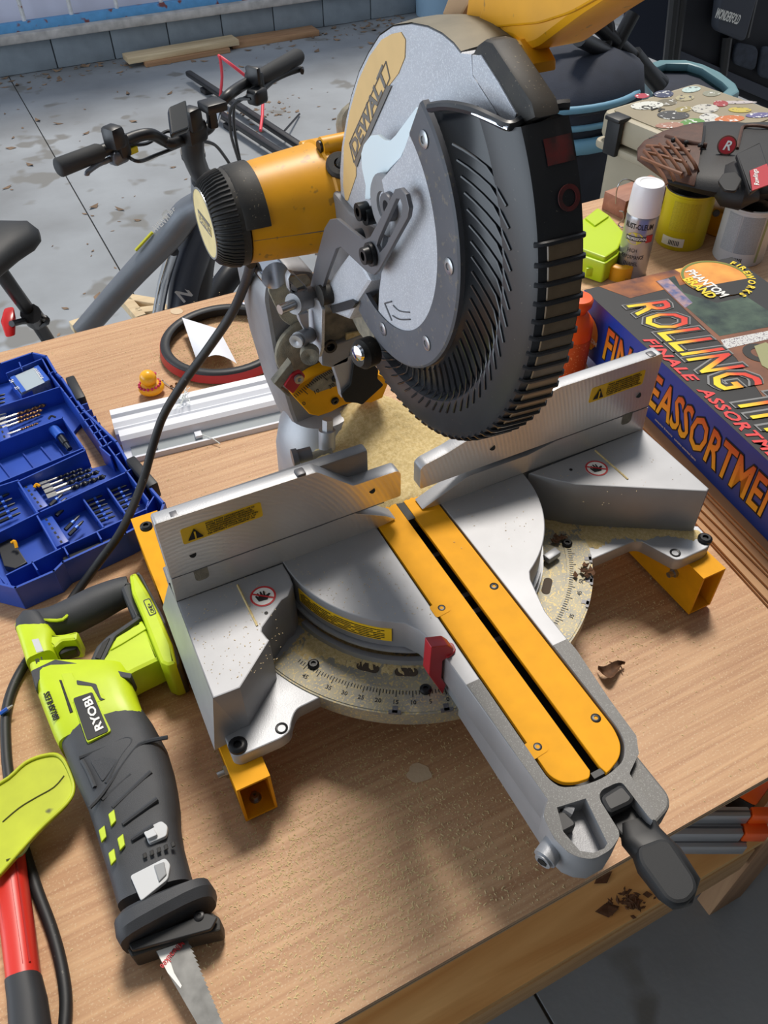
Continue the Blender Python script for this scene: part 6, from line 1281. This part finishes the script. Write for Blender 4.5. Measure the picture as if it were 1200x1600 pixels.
c = az(948, 1423, SH); flake(c.x, c.y, SH, 0.02, vs, fs, rr, 0.2); flake(c.x+0.005, c.y, SH, 0.018, vs, fs, rr, 0.2); c = az(942, 1372, SH); flake(c.x, c.y, SH, 0.02, vs, fs, rr, 0.2)
obj('crumbs', (vs, fs), m_leaf, sp_, None)
# ================================================================ beyond the bench: e-bike
m_bk = mat('bike_black', (26, 27, 30), 0.4); m_fr = mat('bike_frame_grey', (112, 116, 122), 0.35, 0.2, var=0.05, vscale=20); m_frd = mat('bike_frame_dark', (36, 42, 56), 0.3, 0.1); m_grip = mat('bike_grip', (44, 46, 48), 0.75)
bk = thing('electric_bike', (0.05, 1.45, FLOOR), 'grey electric bicycle with black handlebar parked behind the bench', 'bicycle')
HB = 0.24
def BK(name, data, m, parent=None, label=None, smooth=1.0): return obj(name, data, m, parent or bk, smooth, label)
hb = BK('handlebar', tube([az(u, v, z) for u, v, z in ((150, 240, HB), (185, 225, HB), (214, 213, HB), (236, 210, HB-0.005), (255, 219, HB-0.03), (270, 224, HB-0.04), (295, 214, HB-0.045), (322, 203, HB-0.045), (333, 190, HB-0.04), (341, 168, HB-0.02), (356, 150, HB), (378, 134, HB), (412, 117, HB))], 0.0125, 12, 5), m_bk)
BK('grip', tube([az(89, 263, HB), az(92, 262, HB), az(154, 238, HB), az(158, 236, HB)], [0.014, 0.0185, 0.0175, 0.014], 14), m_grip, hb); BK('grip', tube([az(400, 124, HB), az(410, 119, HB), az(464, 89, HB), az(468, 87, HB)], [0.015, 0.018, 0.020, 0.016], 14), m_grip, hb)
BK('silver_band', tube([az(331, 194, HB-0.036), az(336, 180, HB-0.028)], 0.0135, 12), m_chrome, hb)
BK('thumb_control', merge(box(az(178, 214, HB+0.03), (0.035, 0.04, 0.045), rotz(0.5), 0.01), box(az(186, 226, HB), (0.03, 0.045, 0.05), rotz(0.5), 0.01)), m_bk, hb, None, 0.6); BK('thumb_control', merge(box(az(398, 128, HB), (0.03, 0.045, 0.05), rotz(0.5), 0.01), box(az(396, 118, HB+0.02), (0.014, 0.04, 0.04), rotz(0.5), 0.005)), m_bk, hb, None, 0.6)
BK('brake_lever', merge(tube([az(185, 240, HB-0.02), az(170, 250, HB-0.02), az(155, 256, HB-0.02), az(138, 268, HB-0.02), az(136, 273, HB-0.025)], 0.006, 8, 3, flat=0.7), box(az(184, 244, HB-0.02), (0.04, 0.03, 0.03), rotz(0.5), 0.008)), mat('lever_metal', (104, 110, 118), 0.35, 0.5), hb, None, 0.8)
BK('brake_lever', merge(tube([az(404, 148, HB-0.02), az(424, 128, HB-0.02), az(446, 116, HB-0.02), az(470, 108, HB-0.02), az(472, 112, HB-0.022)], 0.0075, 8, 3, flat=0.7), box(az(402, 150, HB-0.02), (0.045, 0.035, 0.035), rotz(0.5), 0.008)), m_bk, hb, None, 0.8)
BK('yellow_tag', box(az(202, 236, HB-0.02), (0.035, 0.015, 0.012), rotz(0.45)), mat('tag_yellow', (222, 206, 30), 0.5), hb, None, 0.5)
for pts in (((192, 238, HB-0.02), (215, 252, HB-0.03), (245, 242, HB-0.05), (280, 228, HB-0.06)), ((196, 226, HB), (230, 224, HB-0.03), (262, 205, HB-0.04), (290, 214, HB-0.05)), ((388, 150, HB-0.02), (362, 168, HB-0.05), (360, 205, HB-0.12), (372, 248, HB-0.22), (376, 262, HB-0.25)), ((392, 154, HB-0.02), (368, 160, HB-0.04), (366, 200, HB-0.12), (374, 246, HB-0.22), (378, 262, HB-0.25)), ((312, 220, HB-0.06), (335, 226, HB-0.1), (352, 246, HB-0.16), (362, 262, HB-0.2))): BK('cable', tube([az(*p) for p in pts], 0.004, 6, 6), m_bk, hb)
dq = [az(u, v, HB+0.05-0.03*k) for (u, v), k in zip(((263, 167), (291, 155), (297, 198), (268, 210)), (0, 0, 1, 1))]; nrm_d = (dq[1]-dq[0]).cross(dq[3]-dq[0]).normalized()
BK('display', plate(rnd(dq, 0.008), nrm_d, 0.014, bev=0.003), mat('display_black', (22, 26, 28), 0.25), hb, 'black handlebar display', 0.6); BK('display_mount', merge(box(az(299, 186, HB), (0.04, 0.04, 0.05), rotz(0.5), 0.01), box(az(300, 205, HB-0.03), (0.06, 0.05, 0.05), rotz(0.5), 0.012)), m_bk, hb, None, 0.6)
BK('phone_mount', merge(box(az(332, 165, HB+0.03), (0.05, 0.05, 0.02), rotz(0.2), 0.005), box(az(330, 178, HB), (0.02, 0.02, 0.06), rotz(0.2), 0.004)), m_bk, hb, None, 0.6)
st0, st1, st2 = az(300, 212, HB-0.05), az(303, 246, HB-0.11), az(318, 282, HB-0.21)
BK('stem', tube([st0, st1, st2], [0.028, 0.026, 0.024], 14, 4), m_bk); BK('stem_ring', tube([az(301, 236, HB-0.095), az(302, 243, HB-0.108)], 0.029, 14), m_bk)
hd0, hd1 = az(318, 280, HB-0.2), az(318, 345, -0.16); BK('head_tube', tube([hd0, hd1], 0.032, 14), m_fr)
t0, t1, t2 = az(318, 318, -0.05), az(262, 372, -0.14), az(128, 520, -0.36)
tt3 = BK('top_tube', tube([t0, az(292, 334, -0.08), t1, az(200, 438, -0.24), t2], [0.036, 0.038, 0.036, 0.032, 0.03], 16, 5), m_fr, None, 'grey curved top tube')
dt = BK('down_tube', tube([az(325, 330, -0.08), az(306, 380, -0.2), az(292, 440, -0.33), az(284, 500, -0.45)], [0.045, 0.055, 0.05, 0.045], 16, 4), m_frd, None, 'dark blue grey battery down tube')
BK('fork_leg', tube([az(270, 392, -0.18), az(256, 440, -0.3), az(246, 495, -0.42)], 0.017, 12, 3), m_chrome, None, 'bright fork leg'); BK('battery_cover', tube([az(330, 350, -0.12), az(318, 400, -0.25), az(310, 470, -0.4)], 0.035, 12, 4), m_bk)
def on_tube(a, b, off, h, text, m, name, fit):
    p, q = a, b; tw = (CAM-p).normalized(); BK(name, letters(text, h, p+tw*off, q-p, tw.cross(q-p), 0.0004, 0.01, fit=fit), m, tt3, None, None)
p, q = az(212, 404, -0.185), az(238, 376, -0.145); tw = (CAM-p).normalized(); BK('yellow_stripe', tube([p+tw*0.030+_up*0.022, q+tw*0.030+_up*0.022], 0.0045, 6), mat('stripe_yellow', (206, 204, 52), 0.5), tt3)
p, q = az(242, 374, -0.14), az(278, 342, -0.09); tw = (CAM-p).normalized(); BK('tube_lettering', letters('AVENTURE', 0.022, p+tw*0.030+_up*0.018, q-p, tw.cross(q-p), 0.0005, 0.02, fit=(q-p).length*1.0), m_white, tt3, None, None)
p, q = az(268, 356, -0.12), az(284, 340, -0.1); tw = (CAM-p).normalized(); BK('tube_emblem', letters('S', 0.06, p+tw*0.036, q-p, tw.cross(q-p), 0.0006, 0.02), m_white, tt3, None, None)
p, q = az(286, 474, -0.38), az(300, 462, -0.37); tw = (CAM-p).normalized(); BK('tube_letter', letters('N', 0.055, p+tw*0.05, q-p, tw.cross(q-p), 0.0006, 0.02), m_lgrey, dt, None, None)
# seat
s0, s1 = az(62, 366, 0.05), az(-60, 402, 0.05); BK('saddle', loft([(az(62, 368, 0.045), (az(60, 364, 0.05)-az(60, 374, 0.05))*0.5, V((0, 0, 0.012))), (az(48, 368, 0.048), (az(46, 356, 0.05)-az(50, 382, 0.05))*0.6, V((0, 0, 0.025))), (az(20, 376, 0.05), (az(16, 358, 0.05)-az(24, 396, 0.05))*0.62, V((0, 0, 0.03))), (az(-20, 390, 0.055), (az(-26, 362, 0.05)-az(-14, 418, 0.05))*0.7, V((0, 0, 0.035))), (az(-60, 402, 0.06), (az(-68, 372, 0.05)-az(-52, 432, 0.05))*0.7, V((0, 0, 0.03)))], 20, 2.3), mat('saddle_black', (34, 36, 38), 0.55), None, 'black saddle')
BK('saddle_rail', tube([az(18, 388, 0.02), az(14, 402, 0.0), az(2, 412, -0.01), az(-10, 420, -0.02)], 0.005, 8, 3), m_bk); BK('seat_post', tube([az(-4, 418, -0.02), az(20, 452, -0.1), az(52, 496, -0.24), az(84, 545, -0.4)], 0.018, 12, 3), m_bk); BK('seat_clamp', merge(tube([az(48, 490, -0.2), az(56, 500, -0.25)], 0.026, 12), tube([az(60, 494, -0.22), az(72, 496, -0.22), az(74, 504, -0.24), az(62, 508, -0.25)], 0.006, 6, 3)), m_bk)
BK('tail_light_arm', tube([az(18, 506, -0.18), az(34, 502, -0.2), az(48, 502, -0.24)], 0.008, 8), m_bk); BK('tail_light', loft([(az(14, 484, -0.17), V((0.012, 0, 0)), V((0, 0.012, 0))), (az(13, 500, -0.18), V((0.018, 0, 0)), V((0, 0.014, 0))), (az(16, 522, -0.2), V((0.012, 0, 0)), V((0, 0.012, 0)))], 12), mat('tail_red', (188, 24, 22), 0.25), None, 'red tail light')
for c in ((0.33, 1.80), (-0.62, 1.55)):
    w = BK('wheel', lathe((c[0], c[1], FLOOR+0.255), (0.5, -0.86, 0), [(-0.03, 0.19), (-0.034, 0.22), (-0.02, 0.25), (0.0, 0.255), (0.02, 0.25), (0.034, 0.22), (0.03, 0.19), (-0.03, 0.19)], 40), m_bk, None, 'fat black tyre'); BK('hub', cyl((c[0]-0.03, c[1]+0.05, FLOOR+0.255), (c[0]+0.03, c[1]-0.05, FLOOR+0.255), 0.05), m_bk, w)
# ================================================================ black roof bars with red cord on the floor
rb = thing('roof_bars', az(400, 190, FLOOR), 'pair of black metal bars with a red cord lying on the floor beyond the bike', 'roof bar')
for (a, b) in (((294, 114, FLOOR+0.05), (520, 262, FLOOR+0.05)), ((335, 172, FLOOR+0.05), (520, 292, FLOOR+0.05))):
    p, q = az(*a), az(*b); dd = q-p; obj('bar', box((p+q)/2, (dd.length, 0.045, 0.035), frame(dd, (0, 0, 1)), 0.012), m_bk, rb)
    for s in (0.15, 0.85): obj('foot', box(p+dd*s-V((0, 0, 0.035)), (0.08, 0.06, 0.03), frame(dd, (0, 0, 1)), 0.004), m_bk, rb)
m_rcord = mat('red_cord', (226, 70, 84), 0.5)
obj('red_cord', tube([az(344, 150, FLOOR+0.08), az(347, 120, FLOOR+0.2), az(344, 92, FLOOR+0.32), az(343, 88, FLOOR+0.33), az(360, 100, FLOOR+0.3), az(384, 119, FLOOR+0.22), az(400, 132, FLOOR+0.14)], 0.009, 8, 3), m_rcord, rb, 1.0); obj('red_cord', tube([az(411, 150, FLOOR+0.16), az(410, 180, FLOOR+0.1), az(407, 204, FLOOR+0.07)], 0.009, 8), m_rcord, rb, 1.0); obj('strap', tube([az(444, 205, FLOOR+0.06), az(468, 178, FLOOR+0.012)], 0.006, 6), m_bk, rb)
pf = thing('pine_offcuts', az(220, 485, FLOOR), 'pale pine offcuts nailed together on the floor behind the bench', 'wood offcuts')
for a, b in (((190, 468), (250, 478)), ((196, 470), (222, 500)), ((212, 492), (262, 486))): p, q = az(*a, FLOOR+0.2), az(*b, FLOOR+0.2); obj('batten', box((p+q)/2, ((q-p).length, 0.04, 0.04), frame(q-p, (0, 0, 1)), 0.003), m_pine_w, pf)
c = az(225, 485, FLOOR+0.2); obj('post', box((c.x, c.y, FLOOR+0.09), (0.05, 0.05, 0.18), None, 0.003), m_pine_w, pf)
tw_ = thing('pine_strip', az(125, 515, FLOOR+0.25), 'short pale pine strip leaning under the grey bike frame', 'wood strip'); p, q = az(112, 512, -0.4), az(138, 503, -0.4); obj('strip', box((p+q)/2, ((q-p).length, 0.03, 0.03), frame(q-p, (0, 0, 1)), 0.003), m_pine_w, tw_); c = (p+q)/2; obj('post', box((c.x, c.y, (FLOOR-0.415)/2), (0.03, 0.03, -0.415-FLOOR)), m_pine_w, tw_)

# ================================================================ cooler with stickers
LZ = 0.05
cA, cB, cF = az(940, 172, LZ), az(1088, 128, LZ), az(1050, 214, LZ)
cu = (cB-cA); cw = (cF-cA); wlen = cu.length; cu.normalize(); cw = (cw-cu*cw.dot(cu)).normalized(); clen = min(0.4, (cA.y-0.945)/abs(cw.y))
def cp3(s, t, z): return cA+cu*s+cw*t+V((0, 0, z-LZ))
m_tan2 = mat('cooler_tan', (176, 166, 142), 0.5, var=0.04, vscale=12); m_lidt = mat('cooler_lid_tan', (150, 138, 112), 0.5, var=0.05, vscale=10)
crate_z = -0.36
ck = thing('cooler', cp3(wlen/2, clen/2, crate_z), 'tan hard cooler with stickers covering the lid behind the bench', 'cooler')
def CK(name, data, m, parent=None, label=None, smooth=0.6): return obj(name, data, m, parent or ck, smooth, label)
q0 = [cp3(0.02, 0.02, crate_z), cp3(wlen-0.02, 0.02, crate_z), cp3(wlen-0.02, clen-0.02, crate_z), cp3(0.02, clen-0.02, crate_z)]
CK('body', plate(rnd(q0, 0.03), (0, 0, 1), LZ-0.075-crate_z, bev=0.012), m_tan2)
ql = [cp3(0, 0, LZ), cp3(wlen, 0, LZ), cp3(wlen, clen, LZ), cp3(0, clen, LZ)]
lid = CK('lid', plate(rnd(ql, 0.03), (0, 0, -1), 0.07, bev=0.012), m_tan2, None, 'thick tan lid'); CK('lid_top', plate(rnd([cp3(0.02, 0.02, LZ), cp3(wlen-0.02, 0.02, LZ), cp3(wlen-0.02, clen-0.02, LZ), cp3(0.02, clen-0.02, LZ)], 0.02), (0, 0, 1), 0.003, bev=0.002), m_lidt, lid)
CK('lip', plate(rnd([v-V((0, 0, 0.078)) for v in [cp3(-0.008, -0.008, LZ), cp3(wlen+0.008, -0.008, LZ), cp3(wlen+0.008, clen+0.008, LZ), cp3(-0.008, clen+0.008, LZ)]], 0.03), (0, 0, -1), 0.022, bev=0.006), m_tan2)
for s in (0.06,): 
    CK('latch', merge(box(cp3(-0.012, 0.07, LZ-0.05), (0.05, 0.02, 0.10), frame(cw, (0, 0, 1)), 0.006)), m_blk, None, 'black rubber T latch'); CK('latch_slot', box(cp3(-0.006, 0.07, LZ+0.0), (0.055, 0.05, 0.012), frame(cw, (0, 0, 1)), 0.004), m_blk)
for k, (u, v, a, b, c1, rot) in enumerate(((1037, 147, 0.034, 0.026, (48, 54, 86), 0.2), (1011, 165, 0.05, 0.03, (216, 216, 206), -0.3), (1003, 150, 0.024, 0.018, (176, 44, 66), 0), (1042, 160, 0.034, 0.024, (112, 104, 84), 0), (1070, 153, 0.032, 0.022, (170, 160, 124), 0), (1080, 140, 0.034, 0.02, (186, 206, 200), 0), (1052, 180, 0.045, 0.034, (60, 58, 56), -0.5), (1082, 192, 0.04, 0.026, (92, 140, 62), 0), (1102, 170, 0.042, 0.032, (196, 192, 180), 0), (1108, 184, 0.036, 0.026, (206, 204, 196), 0.4), (1068, 171, 0.03, 0.018, (150, 136, 80), 0), (1126, 162, 0.026, 0.02, (160, 50, 50), 0.4), (1112, 146, 0.03, 0.022, (140, 140, 120), 0), (1140, 186, 0.045, 0.024, (200, 110, 50), -0.3), (1156, 172, 0.032, 0.02, (196, 176, 70), -0.6), (1150, 160, 0.06, 0.012, (190, 180, 178), -0.6), (1186, 180, 0.04, 0.018, (98, 92, 140), -0.4), (1046, 196, 0.04, 0.02, (166, 120, 100), -0.4), (1138, 202, 0.02, 0.012, (196, 70, 40), 0))):
    c = az(u, v, LZ+0.0036); nm = 'sticker'; pts = [c+Matrix.Rotation(rot, 3, 'Z') @ (cu*(a*math.cos(t))+cw*(b*math.sin(t))) for t in [2*math.pi*i/22 for i in range(22)]]
    CK(nm, plate(pts, (0, 0, 1), 0.0006+0.0002*(k % 3)), mat('sticker_%d' % k, c1, 0.45, speck=(230, 230, 226) if sum(c1) < 420 else (70, 66, 66), sscale=75, slevel=0.58), lid, None, None)
o = az(1000, 168, LZ+0.0052); CK('sticker_lettering', letters('CVT', 0.034, o, az(1022, 172, LZ+0.0052)-o, az(1004, 158, LZ+0.0052)-o, 0.0004, 0.03), m_ink, lid, None, None)
cr = thing('storage_crate', cp3(wlen/2, clen/2, FLOOR), 'dark storage crate carrying the cooler behind the bench', 'crate'); obj('body', plate([cp3(0.01, 0.01, FLOOR), cp3(wlen-0.01, 0.01, FLOOR), cp3(wlen-0.01, clen-0.01, FLOOR), cp3(0.01, clen-0.01, FLOOR)], (0, 0, 1), crate_z-FLOOR-0.03, bev=0.01), m_blk, cr); obj('lid', plate([cp3(0.0, 0.0, crate_z-0.03), cp3(wlen, 0.0, crate_z-0.03), cp3(wlen, clen, crate_z-0.03), cp3(0, clen, crate_z-0.03)], (0, 0, 1), 0.03, bev=0.008), m_gun, cr)

# ================================================================ stroller, tub, folding wagon, far white door
m_navy = mat('navy_fabric', (36, 42, 56), 0.85, var=0.2, vscale=14, bump=0.4, bscale=200); m_skyb = mat('sky_blue_trim', (104, 152, 178), 0.6); m_tub = mat('teal_tub', (92, 132, 140), 0.45); m_wag = mat('wagon_black', (30, 32, 40), 0.75, var=0.2, vscale=8)
sr = thing('stroller', az(880, 250, FLOOR), 'navy blue fabric stroller with pale blue piping behind the saw head', 'stroller')
def SRp(name, data, m, lab=None, smooth=1.0): return obj(name, data, m, sr, smooth, lab)
SY = 1.75
def sy(u, v, y=SY): return ay(u, v, y)
SRp('basket', loft([(sy(880, 330), V((0.20, 0.03, 0)), V((0, 0.2, 0.02))), (sy(872, 260), V((0.24, 0.03, 0)), V((0, 0.22, 0.02))), (sy(868, 190), V((0.27, 0.03, 0)), V((0, 0.24, 0.02)))], 24, 3), m_navy)
SRp('canopy', loft([(sy(878, 172), V((0.25, 0.02, 0)), V((0, 0.22, 0.02))), (sy(885, 130), V((0.27, 0.02, 0)), V((0, 0.24, 0.02))), (sy(900, 95), V((0.22, 0, 0)), V((0, 0.2, 0.02))), (sy(905, 78), V((0.12, 0, 0)), V((0, 0.1, 0.0)))], 24, 2.4), m_navy, 'navy hood')
for v, r in ((140, 0.012), (168, 0.010), (196, 0.026)):
    c = sy(872, v); pts = [c+V((0.275*math.cos(t), -0.245*math.sin(t)-0.0, 0.02*math.sin(t))) for t in [math.pi*k/18 for k in range(-2, 21)]]; SRp('piping', tube(pts, r, 8), m_skyb)
for a, b, y0, y1 in (((905, 60), (1000, 108), SY-0.1, SY+0.1), ((916, 24), (1036, 130), SY, SY), ((990, 20), (950, 95), SY, SY), ((860, 60), (935, 30), SY, SY)): SRp('frame_tube', tube([ay(*a, y0), ay(*b, y1)], 0.024, 10), m_bk)
SRp('handle', tube([sy(905, 62), sy(916, 34), sy(932, 24), sy(948, 34), sy(950, 60), sy(935, 90)], 0.022, 8, 4), m_bk); SRp('arm_rest', tube([sy(915, 138), sy(935, 136), sy(960, 132)], 0.03, 8, 3), m_navy); SRp('frame_tube', tube([ay(990, 86, SY), ay(1030, 134, SY)], 0.03, 8), m_bk)
for x in (-0.15, 0.15): c = az(870, 330, FLOOR); SRp('wheel', lathe((sy(872, 250).x+x, SY, FLOOR+0.12), (1, 0, 0), [(-0.02, 0), (-0.02, 0.1), (0, 0.12), (0.02, 0.1), (0.02, 0)], 24), m_bk)
SRp('leg', merge(tube([(sy(872, 250).x-0.15, SY, FLOOR+0.12), sy(880, 335)], 0.015, 8), tube([(sy(872, 250).x+0.15, SY, FLOOR+0.12), sy(890, 335)], 0.015, 8)), m_bk)
tb = thing('storage_tub', az(1085, 130, FLOOR), 'teal plastic storage tub with dark inside behind the cooler', 'tub'); TZb = -0.14
tq = Zs([(1004, 102), (1030, 93), (1072, 93), (1100, 100), (1126, 112), (1150, 130), (1156, 142), (1140, 152), (1090, 150), (1020, 150)], TZb)
tc3 = sum(tq, V((0, 0, 0)))/len(tq); inn = [p+(tc3-p).normalized()*0.05 for p in tq]
obj('rim', plate(tq, (0, 0, -1), 0.03, [inn], 0.008), m_tub, tb, 0.6); low = [V((tc3.x+(p.x-tc3.x)*0.86, tc3.y+(p.y-tc3.y)*0.86, FLOOR)) for p in tq]; n = len(tq); sh_ = [p+(tc3-p).normalized()*0.02-V((0, 0, 0.02)) for p in tq]
obj('wall', (sh_+low, [(k, (k+1) % n, n+(k+1) % n, n+k) for k in range(n)]+[tuple(range(n, 2*n))]), m_tub, tb, 0.8); obj('contents', plate([p-V((0, 0, 0.035)) for p in inn], (0, 0, -1), 0.02), m_navy, tb, None)
# folding wagon
wg = thing('folding_wagon', az(1120, 110, FLOOR), 'black folding wagon with fabric panels and a name pouch at the top right', 'wagon')
WYc = 2.35
def wp(u, v, dy=0.0): return ay(u, v, WYc+dy)
def WG(name, data, m, lab=None, parent=None): return obj(name, data, m, parent or wg, 0.6, lab)
WG('front_panel', plate([wp(1050, 104), wp(1290, 210), wp(1330, -90), wp(1072, -90)], (0, 1, 0), 0.03, bev=0.01), m_wag); WG('side_panel', plate([ay(974, 74, 2.7), ay(1048, 104, 2.7), ay(1070, -110, 2.7), ay(996, -110, 2.7)], (0, 1, 0), 0.03, bev=0.008), mat('wagon_side', (30, 36, 52), 0.8))
for a, b in (((1052, 104), (1074, -80)), ((1128, 118), (1136, 56)), ((1162, 58), (1182, -30)), ((1044, 96), (1062, -80))): WG('frame_tube', tube([wp(*a, -0.02), wp(*b, -0.02)], 0.024, 8), m_bk)
po = WG('pouch', plate(rnd([wp(1108, 44, -0.03), wp(1152, 62, -0.03), wp(1180, -40, -0.03), wp(1118, -40, -0.03)], 0.03), (0, -1, 0), 0.05, bev=0.012), mat('pouch_grey', (62, 66, 76), 0.7, bump=0.3, bscale=300))
o = wp(1116, 27, -0.083); WG('pouch_lettering', letters('WONDERFOLD', 0.05, o, wp(1152, 38, -0.083)-o, (0, 0, 1), 0.001, 0.02, fit=(wp(1153, 38, -0.083)-o).length), m_white, None, po)
WG('lower_panel', plate([wp(1060, 78, -0.012), wp(1290, 176, -0.012), wp(1290, 196, -0.012), wp(1056, 96, -0.012)], (0, -1, 0), 0.015, bev=0.004), mat('wagon_grey', (58, 62, 74), 0.7)); 
for (u0, v0, u1, v1) in ((1140, 64, 1176, 110), (1180, 70, 1230, 130)): WG('mesh_pocket', plate(rnd([wp(u0, v1-12, -0.02), wp(u1, v1, -0.02), wp(u1+6, v0+8, -0.02), wp(u0+6, v0, -0.02)], 0.04), (0, -1, 0), 0.02, bev=0.008), mat('mesh_grey', (52, 58, 70), 0.8, var=0.3, vscale=30))
for u, v in ((1080, 118), (1240, 190)):
    c = wp(u, v); WG('wheel', lathe((c.x, WYc+0.05, FLOOR+0.13), (0, 1, 0), [(-0.04, 0), (-0.04, 0.11), (-0.03, 0.13), (0.03, 0.13), (0.04, 0.11), (0.04, 0)], 24), m_bk); WG('leg', tube([(c.x, WYc+0.03, FLOOR+0.13), (c.x, WYc+0.02, c.z+0.05)], 0.02, 8), m_bk)
# pale corrugated door panel far behind
dr_ = struct('door_1', box((4.75, 5.72, 0.1), (1.3, 0.04, 2.0)), mat('pale_door', (196, 212, 226), 0.5, var=0.04, vscale=3), label='pale blue white panel door at the far right')
for k in range(9): obj('door_rib', box((4.2+k*0.14, 5.695, 0.1), (0.05, 0.02, 1.98), None, 0.004), MATS['pale_door'], dr_)
pc_ = thing('pale_bucket', az(676, 14, FLOOR), 'pale blue bucket by the wall, just above the saw guard', 'bucket'); c = az(676, 22, FLOOR); obj('body', lathe((c.x, c.y, FLOOR), (0, 0, 1), [(0, 0), (0, 0.13), (0.34, 0.15), (0.36, 0.155), (0.36, 0.14), (0.05, 0.12)], 28), mat('bucket_blue', (150, 182, 206), 0.5), pc_, 0.6); obj('handle', tube([(c.x-0.15, c.y, FLOOR+0.33), (c.x-0.1, c.y-0.1, FLOOR+0.28), (c.x+0.1, c.y-0.1, FLOOR+0.28), (c.x+0.15, c.y, FLOOR+0.33)], 0.006, 6, 4), m_steel, pc_)
# ================================================================ sawdust, built once the surfaces it lies on exist
dp = [V((-0.105, 0.022, 0)), V((0.15, 0.022, 0)), V((0.17, 0.06, 0)), V((0.12, 0.10, 0)), V((0.115, 0.18, 0)), V((0.08, 0.23, 0)), V((0.0, 0.215, 0)), V((-0.045, 0.20, 0)), V((-0.075, 0.15, 0)), V((-0.115, 0.11, 0))]
def stuff(name, data, label, m=None, cat='sawdust'): return top(obj(name, data, m or m_dust, None, 1.2), label, cat, kind='stuff')
stuff('sawdust_heap', heap(dp, ST-0.002, 0.010, 80, 70, 3, lambda x, y: 0.042*math.exp(-((x-0.03)**2/0.0022+(y-0.185)**2/0.0022))+0.018*math.exp(-((x+0.05)**2/0.0012+(y-0.125)**2/0.0006))), 'thick layer of pale sawdust heaped behind the saw fence')
stuff('sawdust_drift', heap(Zs([(830, 770), (905, 818), (1000, 822), (1092, 828), (1100, 838), (1085, 846), (1040, 836), (1010, 845), (960, 842), (935, 858), (880, 850), (856, 835)], 0.102), 0.102, 0.004, 70, 30, 5), 'pale sawdust drifted along the right wing of the saw base')
stuff('sawdust_drift', heap(Zs([(455, 960), (500, 985), (560, 1010), (600, 1018), (680, 1040), (640, 1062), (560, 1050), (500, 1030), (450, 1040), (440, 1030), (480, 985)], 0.102), 0.1032, 0.002, 60, 40, 6), 'thin sawdust on the left part of the saw scale ring')
rs = random.Random(5)
def specks(n, gen, s0, s1, m, name, label):
    vs, fs = [], []
    for i in range(n):
        p = gen(); s = rs.uniform(s0, s1); a = rs.uniform(0, 6.28); k = len(vs); l = s*rs.uniform(1, 3.2)
        for du, dv, dz in ((-l, -s, 0), (l, -s, 0), (l, s, 0), (-l, s, 0), (0, 0, s*1.2)):
            vs.append(V((p.x+du*math.cos(a)-dv*math.sin(a), p.y+du*math.sin(a)+dv*math.cos(a), p.z+dz)))
        fs += [(k, k+1, k+4), (k+1, k+2, k+4), (k+2, k+3, k+4), (k+3, k, k+4)]
    return top(obj(name, (vs, fs), m, None, None), label, 'sawdust', kind='stuff')
m_chip = mat('sawdust_chips', (214, 190, 142), 0.9)
def g_front():
    while True:
        u, v = rs.gauss(560, 150), rs.gauss(1320, 140)
        if 250 < u < 1000 and 1130 < v < 1700:
            p = az(u, v, 0.0002)
            if p.y > BY0+0.005: return p
specks(5200, g_front, 0.0003, 0.0008, m_chip, 'sawdust_chips', 'fine sawdust chips scattered on the bench in front of the saw')
def g_all():
    while True:
        p = V((rs.uniform(-0.55, 0.75), rs.uniform(BY0+0.01, 0.88), 0.0002)); return p
specks(2600, g_all, 0.0003, 0.0007, m_chip, 'sawdust_chips', 'fine sawdust specks strewn thinly over the whole bench top')
def g_back():
    return V((rs.gauss(0.04, 0.09), rs.gauss(0.72, 0.07), 0.0002))
specks(3000, g_back, 0.0003, 0.0009, m_chip, 'sawdust_chips', 'sawdust patch inside the red and black hoop')
def g_right():
    return az(rs.gauss(985, 60), rs.gauss(930, 60), 0.0003)
specks(900, g_right, 0.0003, 0.0008, m_chip, 'sawdust_chips', 'sawdust crumbs on the bench beside the right mounting rail')
def g_saw():
    r = rs.random()
    if r < 0.35: p = az(rs.uniform(460, 720), rs.uniform(870, 970), ST); ok = math.hypot(p.x, p.y) < 0.165 and p.y < 0 and p.x < -0.05
    elif r < 0.7: p = az(rs.uniform(290, 450), rs.uniform(900, 1080), ST); ok = -0.295 < p.x < -0.2 and -0.13 < p.y < 0
    else: p = az(rs.uniform(690, 1080), rs.uniform(690, 860), ST); ok = (p.y < 0 and p.x < 0.35 and (p.x > 0.19 and p.y > -0.12 and p.y > -0.1-0.03*0 or math.hypot(p.x, p.y) < 0.165))
    return p+V((0, 0, 0.0004)) if ok else g_saw()
specks(380, g_saw, 0.0002, 0.0004, m_chip, 'sawdust_chips', 'sawdust specks lying on the machined saw table')
